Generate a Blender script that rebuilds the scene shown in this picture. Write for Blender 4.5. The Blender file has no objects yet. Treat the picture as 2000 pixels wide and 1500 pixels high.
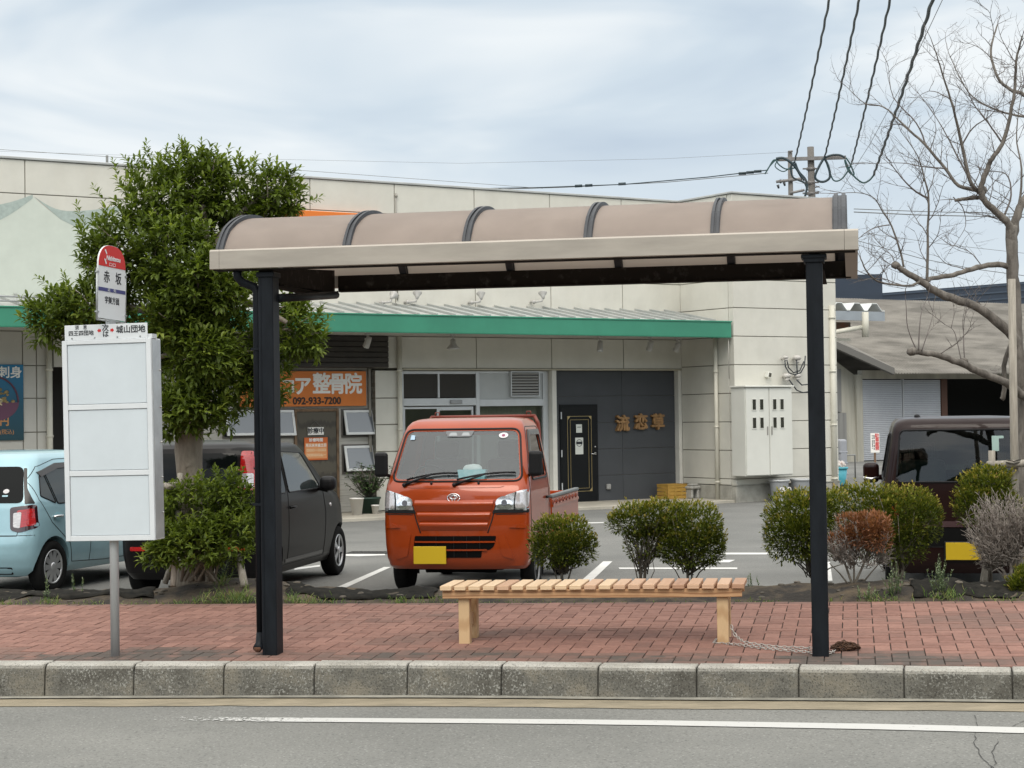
import bpy, bmesh, math, random
from mathutils import Vector, Matrix, noise
from mathutils.bvhtree import BVHTree
from mathutils.geometry import delaunay_2d_cdt
rnd = random.Random(7)
scene = bpy.context.scene
COL = scene.collection
PI = math.pi

# ------------------------------------------------------------------ camera
FPX, PITCH, ROLL, EYE = 3500.0, 62 / 3500.0, 0.0142, 1.78
cF = Vector((0, math.cos(PITCH), math.sin(PITCH)))
_R0 = Vector((1, 0, 0)); _U0 = Vector((0, -math.sin(PITCH), math.cos(PITCH)))
cU = _U0 * math.cos(ROLL) + _R0 * math.sin(ROLL)
cR = _R0 * math.cos(ROLL) - _U0 * math.sin(ROLL)
CAM = Vector((0, 0, EYE))
cd = bpy.data.cameras.new('camera'); cam = bpy.data.objects.new('camera', cd); COL.objects.link(cam)
cd.sensor_width = 36; cd.lens = 36 * FPX / 2000; cd.clip_end = 3000; cd.clip_start = 0.1
m = Matrix((cR, cU, -cF)).transposed().to_4x4(); m.translation = CAM; cam.matrix_world = m
scene.camera = cam

# ------------------------------------------------------------------ sky and sun (overcast)
SUN_EL, SUN_AZ = math.radians(50), math.radians(186)      # azimuth clockwise from +Y (the view direction)
w = bpy.data.worlds.new('World'); scene.world = w; w.use_nodes = True
nt = w.node_tree; nt.nodes.clear(); N = nt.nodes.new; L = nt.links.new
out = N('ShaderNodeOutputWorld'); mixs = N('ShaderNodeMixShader'); b1 = N('ShaderNodeBackground'); b2 = N('ShaderNodeBackground')
sky = N('ShaderNodeTexSky'); sky.sky_type = 'NISHITA'; sky.sun_disc = False; sky.sun_elevation = SUN_EL; sky.sun_rotation = SUN_AZ
sky.dust_density = 2.0
L(sky.outputs[0], b1.inputs[0]); b1.inputs[1].default_value = 0.12
tc = N('ShaderNodeTexCoord'); mp = N('ShaderNodeMapping'); mp.inputs['Scale'].default_value = (2.3, 1.0, 8.5); mp.inputs['Rotation'].default_value = (0.0, 0.05, 0.0)
mp.inputs['Location'].default_value = (1.22, 0.3, 0.35)
n1 = N('ShaderNodeTexNoise'); n1.inputs['Scale'].default_value = 1.7; n1.inputs['Detail'].default_value = 4.5; n1.inputs['Roughness'].default_value = 0.5; n1.inputs['Distortion'].default_value = 0.45
L(tc.outputs['Generated'], mp.inputs[0]); L(mp.outputs[0], n1.inputs['Vector'])
cr = N('ShaderNodeValToRGB'); e = cr.color_ramp.elements
e[0].position = 0.30; e[0].color = (0.45, 0.535, 0.635, 1)
e[1].position = 0.66; e[1].color = (0.83, 0.86, 0.865, 1)
el = cr.color_ramp.elements.new(0.5); el.color = (0.59, 0.67, 0.735, 1)
L(n1.outputs['Fac'], cr.inputs[0])
# towards the horizon the cloud sheet thickens to an even pale white-blue
sep = N('ShaderNodeSeparateXYZ'); L(tc.outputs['Generated'], sep.inputs[0])
mr = N('ShaderNodeMapRange'); mr.inputs['From Min'].default_value = 0.0; mr.inputs['From Max'].default_value = 0.19; mr.inputs['To Min'].default_value = 0.85; mr.inputs['To Max'].default_value = 0.0
L(sep.outputs['Z'], mr.inputs[0])
mx = N('ShaderNodeMixRGB'); mx.inputs[2].default_value = (0.67, 0.73, 0.785, 1); L(mr.outputs[0], mx.inputs[0]); L(cr.outputs[0], mx.inputs[1])
zc = N('ShaderNodeMapRange'); zc.inputs['From Min'].default_value = 0.26; zc.inputs['From Max'].default_value = 0.6; L(sep.outputs['Z'], zc.inputs[0])
mz = N('ShaderNodeMixRGB'); L(zc.outputs[0], mz.inputs[0]); L(mx.outputs[0], mz.inputs[1]); mz.inputs[2].default_value = (0.80, 0.79, 0.76, 1); L(mz.outputs[0], b2.inputs[0])
zen = N('ShaderNodeMapRange'); zen.inputs['From Min'].default_value = 0.24; zen.inputs['From Max'].default_value = 0.9; zen.inputs['To Min'].default_value = 1.0; zen.inputs['To Max'].default_value = 1.9   # an overcast sky is brightest overhead
L(sep.outputs['Z'], zen.inputs[0])
# the cloud is thinner and brighter on the sun's side of the sky (behind the camera)
sdv = N('ShaderNodeVectorMath'); sdv.operation = 'DOT_PRODUCT'; sdv.inputs[1].default_value = (math.sin(SUN_AZ) * math.cos(SUN_EL), math.cos(SUN_AZ) * math.cos(SUN_EL), math.sin(SUN_EL)); L(tc.outputs['Generated'], sdv.inputs[0])
gl = N('ShaderNodeMapRange'); gl.inputs['From Min'].default_value = 0.0; gl.inputs['From Max'].default_value = 1.0; gl.inputs['To Min'].default_value = 0.0; gl.inputs['To Max'].default_value = 1.1; L(sdv.outputs['Value'], gl.inputs[0])
ad2 = N('ShaderNodeMath'); ad2.operation = 'ADD'; L(zen.outputs[0], ad2.inputs[0]); L(gl.outputs[0], ad2.inputs[1]); L(ad2.outputs[0], b2.inputs[1])
mixs.inputs[0].default_value = 0.9; L(b1.outputs[0], mixs.inputs[1]); L(b2.outputs[0], mixs.inputs[2]); L(mixs.outputs[0], out.inputs[0])
sd = bpy.data.lights.new('sun', 'SUN'); sd.energy = 1.15; sd.angle = math.radians(28); sd.color = (1.0, 0.93, 0.82)
so = bpy.data.objects.new('sun', sd); COL.objects.link(so)
sdir = Vector((math.sin(SUN_AZ) * math.cos(SUN_EL), math.cos(SUN_AZ) * math.cos(SUN_EL), math.sin(SUN_EL)))
so.rotation_euler = sdir.to_track_quat('Z', 'Y').to_euler(); so.location = (0, -5, 30)
scene.view_settings.view_transform = 'Standard'; scene.view_settings.look = 'None'
scene.view_settings.exposure = 0.2; scene.view_settings.gamma = 1.0
scene.cycles.max_bounces = 8; scene.cycles.transparent_max_bounces = 16

# ------------------------------------------------------------------ pixel -> point helpers (photo pixels, 2000 wide)
def ray(px, py): return cF * FPX + cR * (px - 1000) - cU * (py - 750)
def at(px, py, Y):
    d = ray(px, py); return CAM + d * (Y / d.y)
RB, SC, YK = 0.015, 0.03, 11.4
def ground(px, py, a=0.0, b=0.0, c=0.0):
    d = ray(px, py); t = (a - c * YK - EYE) / (d.z - b * d.x - c * d.y); return CAM + d * t
def road_z(x): return RB * x
def walk_z(x, y): return 0.2 + RB * x + SC * (y - YK)
class Frame:
    def __init__(s, O, deg):
        s.O = Vector(O); t = math.radians(deg); s.rz = t
        s.x = Vector((math.cos(t), math.sin(t), 0)); s.y = Vector((-math.sin(t), math.cos(t), 0))
    def on(s, px, py, yl=0.0):           # local (x, z) where the line of sight meets the local plane y = yl
        d = ray(px, py); t = (yl - (CAM - s.O).dot(s.y)) / d.dot(s.y); P = CAM + d * t - s.O
        return P.dot(s.x), P.z
    def u(s, px, py=800, yl=0.0): return s.on(px, py, yl)[0]
    def w(s, x, y, z): return s.O + s.x * x + s.y * y + Vector((0, 0, z))

# ------------------------------------------------------------------ object bookkeeping
def tag(o, label=None, cat=None, group=None, kind=None):
    if label: o['label'] = label
    if cat: o['category'] = cat
    if group: o['group'] = group
    if kind: o['kind'] = kind
    return o
def thing(name, label, cat, loc=(0, 0, 0), rz=0.0, group=None):
    o = bpy.data.objects.new(name, None); COL.objects.link(o); o.empty_display_size = 0.2
    o.location = loc; o.rotation_euler = (0, 0, rz)
    return tag(o, label, cat, group)
def copy_tree(o, parent=None):
    c = o.copy(); COL.objects.link(c)
    if parent: c.parent = parent
    for ch in list(o.children): copy_tree(ch, c)
    return c

# ------------------------------------------------------------------ materials
MATS = {}
def mat(name, col, rough=0.6, metal=0.0, var=0.0, vscale=8.0, col2=None, bump=0.0, bscale=60.0, coat=0.0, spec=0.5, stretch=(1, 1, 1), detail=5.0, ramp=(0.35, 0.65), attr=None, rvar=0.0, obj=True):
    if name in MATS: return MATS[name]
    m = bpy.data.materials.new(name); m.use_nodes = True; MATS[name] = m
    t = m.node_tree; p = t.nodes['Principled BSDF']; N = t.nodes.new; L = t.links.new
    p.inputs['Roughness'].default_value = rough; p.inputs['Metallic'].default_value = metal
    p.inputs['Coat Weight'].default_value = coat; p.inputs['Coat Roughness'].default_value = 0.04
    p.inputs['Specular IOR Level'].default_value = spec
    c4 = (*col, 1); p.inputs['Base Color'].default_value = c4
    tc = N('ShaderNodeTexCoord'); mp = N('ShaderNodeMapping'); mp.inputs['Scale'].default_value = stretch; L(tc.outputs['Object'], mp.inputs[0])
    src = None
    if var or col2:
        n = N('ShaderNodeTexNoise'); n.inputs['Scale'].default_value = vscale; n.inputs['Detail'].default_value = detail; n.inputs['Roughness'].default_value = 0.62; L(mp.outputs[0], n.inputs['Vector'])
        r = N('ShaderNodeValToRGB'); r.color_ramp.elements[0].position = ramp[0]; r.color_ramp.elements[1].position = ramp[1]
        if col2: a, b = col, col2
        else: a, b = [c * (1 - var) for c in col], [min(1, c * (1 + var)) for c in col]
        r.color_ramp.elements[0].color = (*a, 1); r.color_ramp.elements[1].color = (*b, 1)
        L(n.outputs['Fac'], r.inputs[0]); src = r.outputs[0]
        if rvar:
            q = N('ShaderNodeMapRange'); q.inputs['To Min'].default_value = max(0, rough - rvar); q.inputs['To Max'].default_value = rough + rvar
            L(n.outputs['Fac'], q.inputs[0]); L(q.outputs[0], p.inputs['Roughness'])
    if attr:      # per-face value 'v' multiplies / shifts the colour between attr[0] and attr[1]
        an = N('ShaderNodeAttribute'); an.attribute_name = 'v'
        r2 = N('ShaderNodeValToRGB'); els = r2.color_ramp.elements
        while len(els) < len(attr): els.new(0.5)
        for i, c in enumerate(attr): els[i].position = i / (len(attr) - 1); els[i].color = (*c, 1)
        L(an.outputs['Fac'], r2.inputs[0])
        if src:
            mm = N('ShaderNodeMixRGB'); mm.blend_type = 'MULTIPLY'; mm.inputs[0].default_value = 1; L(src, mm.inputs[1]); L(r2.outputs[0], mm.inputs[2]); src = mm.outputs[0]
        else: src = r2.outputs[0]
    if src: L(src, p.inputs['Base Color'])
    if bump:
        n2 = N('ShaderNodeTexNoise'); n2.inputs['Scale'].default_value = bscale; n2.inputs['Detail'].default_value = 4; L(mp.outputs[0], n2.inputs['Vector'])
        b = N('ShaderNodeBump'); b.inputs['Strength'].default_value = bump; b.inputs['Distance'].default_value = 0.01; L(n2.outputs['Fac'], b.inputs['Height']); L(b.outputs[0], p.inputs['Normal'])
    return m
def glass(name, tint=(0.75, 0.85, 0.82), refl=1.0, milk=0.0, milkcol=(0.5, 0.55, 0.55)):
    if name in MATS: return MATS[name]
    m = bpy.data.materials.new(name); m.use_nodes = True; MATS[name] = m
    t = m.node_tree; t.nodes.clear(); N = t.nodes.new; L = t.links.new
    o = N('ShaderNodeOutputMaterial'); tr = N('ShaderNodeBsdfTransparent'); tr.inputs[0].default_value = (*tint, 1)
    g = N('ShaderNodeBsdfGlossy'); g.inputs['Roughness'].default_value = 0.015
    fr = N('ShaderNodeFresnel'); fr.inputs[0].default_value = 1.5
    mul = N('ShaderNodeMath'); mul.operation = 'MULTIPLY'; mul.inputs[1].default_value = refl; L(fr.outputs[0], mul.inputs[0])
    mx = N('ShaderNodeMixShader'); L(mul.outputs[0], mx.inputs[0]); L(g.outputs[0], mx.inputs[2])
    if milk:
        df = N('ShaderNodeBsdfDiffuse'); df.inputs[0].default_value = (*milkcol, 1)
        m2 = N('ShaderNodeMixShader'); m2.inputs[0].default_value = milk; L(tr.outputs[0], m2.inputs[1]); L(df.outputs[0], m2.inputs[2]); L(m2.outputs[0], mx.inputs[1])
    else: L(tr.outputs[0], mx.inputs[1])
    L(mx.outputs[0], o.inputs[0]); return m

# ------------------------------------------------------------------ mesh builder
class MB:
    def __init__(s): s.bm = bmesh.new(); s.mi = 0
    def _merge(s, b, smooth=False):
        for f in b.faces: f.material_index = s.mi; f.smooth = smooth
        me = bpy.data.meshes.new('tmp'); b.to_mesh(me); b.free(); s.bm.from_mesh(me); bpy.data.meshes.remove(me); return s
    def box(s, lo, hi, bev=0.0, rot=None, piv=None, seg=1):
        lo, hi = Vector(lo), Vector(hi); b = bmesh.new(); bmesh.ops.create_cube(b, size=1)
        c = (lo + hi) / 2; d = hi - lo
        for v in b.verts: v.co = Vector((v.co.x * d.x, v.co.y * d.y, v.co.z * d.z))
        if bev > 0: bmesh.ops.bevel(b, geom=list(b.edges), offset=min(bev, 0.49 * min(abs(d.x), abs(d.y), abs(d.z))), segments=seg, profile=0.5, affect='EDGES')
        for v in b.verts:
            v.co += c
            if rot is not None:
                pv = Vector(piv) if piv is not None else c; v.co = rot @ (v.co - pv) + pv
        return s._merge(b)
    def tube(s, pts, r, n=8, caps=True, smooth=True):
        pts = [Vector(p) for p in pts]; k = len(pts)
        rs = r if isinstance(r, (list, tuple)) else [r] * k
        b = bmesh.new(); rings = []; prev = None
        for i in range(k):
            t = (pts[min(i + 1, k - 1)] - pts[max(i - 1, 0)])
            if t.length < 1e-9: t = Vector((0, 0, 1))
            t.normalize()
            if prev is None:
                a = Vector((0, 0, 1)) if abs(t.z) < 0.9 else Vector((1, 0, 0)); x = a.cross(t).normalized()
            else:
                x = prev - t * prev.dot(t)
                x = x.normalized() if x.length > 1e-6 else t.orthogonal().normalized()
            prev = x; y = t.cross(x)
            rings.append([b.verts.new(pts[i] + (x * math.cos(2 * PI * j / n) + y * math.sin(2 * PI * j / n)) * rs[i]) for j in range(n)])
        for i in range(k - 1):
            for j in range(n): b.faces.new((rings[i][j], rings[i][(j + 1) % n], rings[i + 1][(j + 1) % n], rings[i + 1][j]))
        if caps: b.faces.new(rings[0][::-1]); b.faces.new(rings[-1])
        return s._merge(b, smooth)
    def lathe(s, prof, c=(0, 0, 0), axis='Z', n=20, smooth=True):   # prof = [(radius, height)]
        b = bmesh.new(); c = Vector(c); rings = []
        for (r, h) in prof:
            ring = []
            for j in range(n):
                a = 2 * PI * j / n; p = (r * math.cos(a), r * math.sin(a), h)
                if axis == 'X': p = (h, p[0], p[1])
                if axis == 'Y': p = (p[0], h, p[1])
                ring.append(b.verts.new(Vector(p) + c))
            rings.append(ring)
        for i in range(len(rings) - 1):
            for j in range(n): b.faces.new((rings[i][j], rings[i][(j + 1) % n], rings[i + 1][(j + 1) % n], rings[i + 1][j]))
        b.faces.new(rings[0][::-1]); b.faces.new(rings[-1]); bmesh.ops.recalc_face_normals(b, faces=b.faces)
        return s._merge(b, smooth)
    def prism(s, poly, vec, smooth=False):
        b = bmesh.new(); vs = [b.verts.new(Vector(p)) for p in poly]; f = b.faces.new(vs)
        ex = bmesh.ops.extrude_face_region(b, geom=[f]); bmesh.ops.translate(b, vec=Vector(vec), verts=[g for g in ex['geom'] if isinstance(g, bmesh.types.BMVert)])
        bmesh.ops.recalc_face_normals(b, faces=b.faces); return s._merge(b, smooth)
    def raw(s, vs, fs, smooth=False):
        b = bmesh.new(); v = [b.verts.new(p) for p in vs]
        for f in fs: b.faces.new([v[i] for i in f])
        return s._merge(b, smooth)
    def ball(s, c, r, sx=1, sy=1, sz=1, sub=2):
        b = bmesh.new(); bmesh.ops.create_icosphere(b, subdivisions=sub, radius=1)
        for v in b.verts: v.co = Vector((v.co.x * r * sx, v.co.y * r * sy, v.co.z * r * sz)) + Vector(c)
        return s._merge(b, True)
    def build(s, name, mats, parent=None, loc=None, rz=None, sharp=None):
        me = bpy.data.meshes.new(name); s.bm.to_mesh(me); s.bm.free()
        for mm in (mats if isinstance(mats, (list, tuple)) else [mats]): me.materials.append(mm)
        if sharp is not None:
            for p in me.polygons: p.use_smooth = True
            me.set_sharp_from_angle(angle=math.radians(sharp))
        o = bpy.data.objects.new(name, me); COL.objects.link(o)
        if parent: o.parent = parent
        if loc is not None: o.location = loc
        if rz is not None: o.rotation_euler = (0, 0, rz)
        return o
def mesh_obj(name, vs, fs, mats, parent=None, vals=None, smooth=False):
    me = bpy.data.meshes.new(name); me.from_pydata(vs, [], fs); me.update()
    for mm in (mats if isinstance(mats, (list, tuple)) else [mats]): me.materials.append(mm)
    if vals is not None:
        a = me.attributes.new('v', 'FLOAT', 'FACE'); a.data.foreach_set('value', vals)
    if smooth: me.polygons.foreach_set('use_smooth', [True] * len(me.polygons))
    o = bpy.data.objects.new(name, me); COL.objects.link(o)
    if parent: o.parent = parent
    return o
def text(body, size, material, parent, loc, extrude=0.002, name='lettering', sx=1.0, bold=0.0, rot=(PI / 2, 0, 0), align='CENTER', shear=0.0):
    cu = bpy.data.curves.new('t', 'FONT'); cu.body = body; cu.size = size; cu.extrude = extrude; cu.align_x = align; cu.align_y = 'CENTER'; cu.shear = shear
    o = bpy.data.objects.new('t', cu); COL.objects.link(o)
    me = bpy.data.meshes.new_from_object(o.evaluated_get(bpy.context.evaluated_depsgraph_get()))
    bpy.data.objects.remove(o); bpy.data.curves.remove(cu); me.name = name
    if bold:                             # thicker strokes: shifted copies, each a hair behind the last
        bm = bmesh.new()
        for k, (ax, ay) in enumerate(((0, 0), (1, 0), (-1, 0), (0, 1), (0, -1), (.7, .7), (-.7, .7), (.7, -.7), (-.7, -.7))):
            n0 = len(bm.verts); bm.from_mesh(me); bm.verts.ensure_lookup_table()
            for v in bm.verts[n0:]: v.co.x += ax * bold; v.co.y += ay * bold; v.co.z -= k * extrude * 0.06
        bm.to_mesh(me); bm.free()
    me.materials.clear(); me.materials.append(material)
    r = bpy.data.objects.new(name, me); COL.objects.link(r); r.parent = parent; r.location = loc; r.rotation_euler = rot; r.scale = (sx, 1, 1)
    return r
def inside(p, poly):
    c = False; j = len(poly) - 1
    for i in range(len(poly)):
        a, b = poly[i], poly[j]
        if (a[1] > p[1]) != (b[1] > p[1]) and p[0] < (b[0] - a[0]) * (p[1] - a[1]) / (b[1] - a[1]) + a[0]: c = not c
        j = i
    return c
def rpoly(pts, r, seg=4):               # rounded polygon outline
    o = []; n = len(pts)
    for i in range(n):
        p0, p1, p2 = Vector(pts[i - 1]), Vector(pts[i]), Vector(pts[(i + 1) % n])
        d0 = (p0 - p1); d2 = (p2 - p1); rr = min(r, 0.45 * d0.length, 0.45 * d2.length)
        a = p1 + d0.normalized() * rr; b = p1 + d2.normalized() * rr
        for k in range(seg + 1):
            t = k / seg; o.append(tuple(a * (1 - t) ** 2 + p1 * 2 * t * (1 - t) + b * t * t))
    return o
# ================================================================== SETTING: ground, road, kerb, pavement
def asphalt(name, base, speck, worn):
    m = bpy.data.materials.new(name); m.use_nodes = True; t = m.node_tree; p = t.nodes['Principled BSDF']; N = t.nodes.new; L = t.links.new
    tc = N('ShaderNodeTexCoord')
    def noise_(s, d=3, rough=0.6):
        n = N('ShaderNodeTexNoise'); n.inputs['Scale'].default_value = s; n.inputs['Detail'].default_value = d; n.inputs['Roughness'].default_value = rough; L(tc.outputs['Object'], n.inputs['Vector']); return n
    def mixc(f, a, b, lo, hi):
        r = N('ShaderNodeMapRange'); r.inputs['From Min'].default_value = lo; r.inputs['From Max'].default_value = hi; L(f, r.inputs[0])
        x = N('ShaderNodeMixRGB'); L(r.outputs[0], x.inputs[0])
        for i, c in ((1, a), (2, b)):
            if isinstance(c, tuple): x.inputs[i].default_value = (*c, 1)
            else: L(c, x.inputs[i])
        return x.outputs[0]
    big = noise_(0.55, 5); c0 = mixc(big.outputs['Fac'], base, worn, 0.38, 0.64)
    fine = noise_(52, 3, 0.85); dark = tuple(x * 0.45 for x in base)
    c1 = mixc(fine.outputs['Fac'], dark, c0, 0.30, 0.48)
    v = N('ShaderNodeTexVoronoi'); v.inputs['Scale'].default_value = 33; L(tc.outputs['Object'], v.inputs['Vector'])
    sp = N('ShaderNodeMapRange'); sp.inputs['From Min'].default_value = 0.10; sp.inputs['From Max'].default_value = 0.26; sp.inputs['To Min'].default_value = 1; sp.inputs['To Max'].default_value = 0; L(v.outputs['Distance'], sp.inputs[0])
    mid = noise_(9, 2); sm = N('ShaderNodeMath'); sm.operation = 'MULTIPLY'; L(sp.outputs[0], sm.inputs[0]); L(mid.outputs['Fac'], sm.inputs[1])
    x = N('ShaderNodeMixRGB'); L(sm.outputs[0], x.inputs[0]); L(c1, x.inputs[1]); x.inputs[2].default_value = (*speck, 1)
    L(x.outputs[0], p.inputs['Base Color']); p.inputs['Roughness'].default_value = 0.9; p.inputs['Specular IOR Level'].default_value = 0.25
    b = N('ShaderNodeBump'); b.inputs['Strength'].default_value = 0.5; b.inputs['Distance'].default_value = 0.008; L(fine.outputs['Fac'], b.inputs['Height']); L(b.outputs[0], p.inputs['Normal'])
    return m
M_road = asphalt('road_asphalt', (0.165, 0.166, 0.155), (0.36, 0.36, 0.34), (0.205, 0.205, 0.19))
M_park = asphalt('parking_asphalt', (0.145, 0.147, 0.14), (0.30, 0.30, 0.29), (0.19, 0.19, 0.18))
M_gnd = mat('far_ground', (0.16, 0.16, 0.15), 0.95, var=0.3, vscale=0.3)
def sheet(name, pts, m, kind='structure'):
    o = mesh_obj(name, [tuple(p) for p in pts], [tuple(range(len(pts)))], m); return tag(o, kind=kind)
sheet('ground', [(-700, -300, -0.6), (700, -300, -0.6), (700, 1500, -0.6), (-700, 1500, -0.6)], M_gnd)
sheet('parking_lot', [(-45, 19.5, 0), (45, 10.5, 0), (60, 140, 0), (-60, 140, 0)], M_park)
sheet('road', [(-26, -12, road_z(-26)), (26, -12, road_z(26)), (26, 9.0, road_z(26)), (3.4, 11.0, road_z(3.4)), (-3.6, 12.4, road_z(-3.6)), (-26, 13.2, road_z(-26))], M_road)

KB = [(0, 1364), (85, 1363.5), (259, 1363), (435, 1362.5), (612, 1362), (794, 1362), (978, 1363), (1167, 1365), (1360, 1366.5), (1560, 1367.5), (1766, 1369), (1978, 1371)]
kp = [ground(x, y, 0, RB, 0) for x, y in KB]
d0 = (kp[1] - kp[2]).normalized(); d1 = (kp[-1] - kp[-2]).normalized()
jl = [kp[1] + d0 * 0.62 * i for i in range(26, 0, -1)] + kp[1:]
dd = d1.copy(); q = kp[-1].copy()
for i in range(26):
    dd = (Matrix.Rotation(math.radians(-0.3), 3, 'Z') @ dd); q = q + dd * 0.625; jl.append(q.copy())
for v in jl: v.z = road_z(v.x)
def kerb_mat():
    m = bpy.data.materials.new('kerb_concrete'); m.use_nodes = True; t = m.node_tree; p = t.nodes['Principled BSDF']; N = t.nodes.new; L = t.links.new
    tc = N('ShaderNodeTexCoord')
    def nz(s, d=4, st=(1, 1, 1)):
        mp = N('ShaderNodeMapping'); mp.inputs['Scale'].default_value = st; L(tc.outputs['Object'], mp.inputs[0])
        n = N('ShaderNodeTexNoise'); n.inputs['Scale'].default_value = s; n.inputs['Detail'].default_value = d; n.inputs['Roughness'].default_value = 0.65; L(mp.outputs[0], n.inputs['Vector']); return n.outputs['Fac']
    def ramp(f, stops):
        r = N('ShaderNodeValToRGB'); e = r.color_ramp.elements
        while len(e) < len(stops): e.new(0.5)
        for i, (q, c) in enumerate(stops): e[i].position = q; e[i].color = (*c, 1)
        L(f, r.inputs[0]); return r.outputs[0]
    def mix(f, a, b, mode='MIX'):
        x = N('ShaderNodeMixRGB'); x.blend_type = mode
        for i, c in ((0, f), (1, a), (2, b)):
            if isinstance(c, (int, float)): x.inputs[i].default_value = c
            elif isinstance(c, tuple): x.inputs[i].default_value = (*c, 1)
            else: L(c, x.inputs[i])
        return x.outputs[0]
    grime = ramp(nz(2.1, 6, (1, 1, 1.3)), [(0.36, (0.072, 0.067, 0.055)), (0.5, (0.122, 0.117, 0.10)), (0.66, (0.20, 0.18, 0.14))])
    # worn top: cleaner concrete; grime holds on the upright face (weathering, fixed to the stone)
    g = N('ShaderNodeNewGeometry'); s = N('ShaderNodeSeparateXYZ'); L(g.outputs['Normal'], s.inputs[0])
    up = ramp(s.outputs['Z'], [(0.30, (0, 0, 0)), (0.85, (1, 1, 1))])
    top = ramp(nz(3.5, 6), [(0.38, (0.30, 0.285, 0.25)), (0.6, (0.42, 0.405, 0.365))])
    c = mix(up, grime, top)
    sp = nz(70, 2); pebble = ramp(sp, [(0.54, (0, 0, 0)), (0.64, (1, 1, 1))])
    patch = ramp(nz(2.8, 3), [(0.42, (0.15, 0.15, 0.15)), (0.6, (0.8, 0.8, 0.8))])
    pm = mix(1.0, pebble, patch, 'MULTIPLY'); c = mix(pm, c, (0.33, 0.33, 0.30))
    pit = ramp(nz(95, 2), [(0.36, (0.45, 0.45, 0.45)), (0.46, (1, 1, 1))]); c = mix(1.0, c, pit, 'MULTIPLY')
    L(c, p.inputs['Base Color']); p.inputs['Roughness'].default_value = 0.92
    b = N('ShaderNodeBump'); b.inputs['Strength'].default_value = 0.6; b.inputs['Distance'].default_value = 0.006; L(sp, b.inputs['Height']); L(b.outputs[0], p.inputs['Normal'])
    return m
M_kerb = kerb_mat(); M_mortar = mat('kerb_joint', (0.05, 0.047, 0.04), 0.95)
KW = 0.185
nrm = []
for i in range(len(jl)):
    d = jl[min(i + 1, len(jl) - 1)] - jl[max(i - 1, 0)]; d.z = 0; d.normalize(); nrm.append(Vector((-d.y, d.x, 0)))
kb = MB(); sec = [(0.0, -0.12), (0.022, 0.155), (0.026, 0.172), (0.036, 0.188), (0.05, 0.197), (0.068, 0.2), (KW, 0.2), (KW, -0.12)]
for i in range(len(jl) - 1):
    A, B = jl[i], jl[i + 1]; t = (B - A).normalized(); vs = []
    jz = rnd.uniform(-0.003, 0.003); jy = rnd.uniform(-0.003, 0.003)
    for (P, nn, s) in ((A, nrm[i], 0.004), (B, nrm[i + 1], -0.004)):
        for e2, (ins) in ((0, 1), (1, 0)) if s > 0 else ((0, 0), (1, 1)):
            for (y, z) in sec:
                k = 0.005 if ins else 0.0
                ht = (walk_z(*(P + nn * KW).to_2d()) - road_z(P.x)) / 0.2; yy = y + (k if y < 0.1 else 0); zz = (z * ht if z > 0 else z) - (k if z > 0.1 else 0)
                off = s + (0.0 if ins else math.copysign(0.006, s))
                vs.append(P + t * off + nn * (yy + jy) + Vector((0, 0, zz + jz)))
    n = len(sec); fs = []
    for r in range(3):
        for j in range(n): fs.append((r * n + j, r * n + (j + 1) % n, (r + 1) * n + (j + 1) % n, (r + 1) * n + j))
    fs.append(tuple(range(n))[::-1]); fs.append(tuple(range(3 * n, 4 * n)))
    kb.raw(vs, fs)
kb.mi = 1
for i in range(len(jl) - 1):      # dark mortar behind the joints
    A, B = jl[i], jl[i + 1]
    lo = [A + nrm[i] * y + Vector((0, 0, z)) for (y, z) in ((0.03, -0.1), (0.035, 0.15), (KW - 0.01, 0.17), (KW - 0.01, -0.1))]
    hi = [B + nrm[i + 1] * y + Vector((0, 0, z)) for (y, z) in ((0.03, -0.1), (0.035, 0.15), (KW - 0.01, 0.17), (KW - 0.01, -0.1))]
    kb.raw(lo + hi, [(0, 4, 5, 1), (1, 5, 6, 2)])
o = kb.build('kerb', [M_kerb, M_mortar]); bm_ = bmesh.new(); bm_.from_mesh(o.data); bmesh.ops.recalc_face_normals(bm_, faces=bm_.faces); bm_.to_mesh(o.data); bm_.free(); tag(o, kind='structure')
# concrete gutter lip, sandy band beside it
M_lip = mat('gutter_concrete', (0.24, 0.23, 0.195), 0.95, var=0.3, vscale=5, bump=0.4, bscale=120)
M_sand = mat('gutter_sand', (0.20, 0.172, 0.12), 0.95, col2=(0.30, 0.255, 0.18), vscale=3.0, bump=0.4, bscale=150, stretch=(1, 2.5, 1))
def along(off0, off1, dz, name, m, wob=0.0):
    vs, fs = [], []; n = 0; random.seed(5)
    for i in range(18, len(jl) - 18):
        for s in range(4):
            if i == len(jl) - 19 and s > 0: break
            t = s / 4; P = jl[i].lerp(jl[min(i + 1, len(jl) - 1)], t); nn = nrm[i].lerp(nrm[min(i + 1, len(jl) - 1)], t)
            a, b = off0, off1 + wob * noise.noise((P.x * 3, 0, 7)) + 0.6 * wob * noise.noise((P.x * 15, 0, 3))
            for q in (a, b):
                v = P - nn * q; vs.append((v.x, v.y, road_z(v.x) + dz)); 
            if n: fs.append((2 * n - 2, 2 * n, 2 * n + 1, 2 * n - 1))
            n += 1
    return tag(mesh_obj(name, vs, [f[::-1] for f in fs], m), kind='structure')
along(-0.03, 0.36, 0.004, 'gutter', M_sand, 0.035)
along(-0.03, 0.075, 0.012, 'gutter_edge', M_lip, 0.012)
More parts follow.
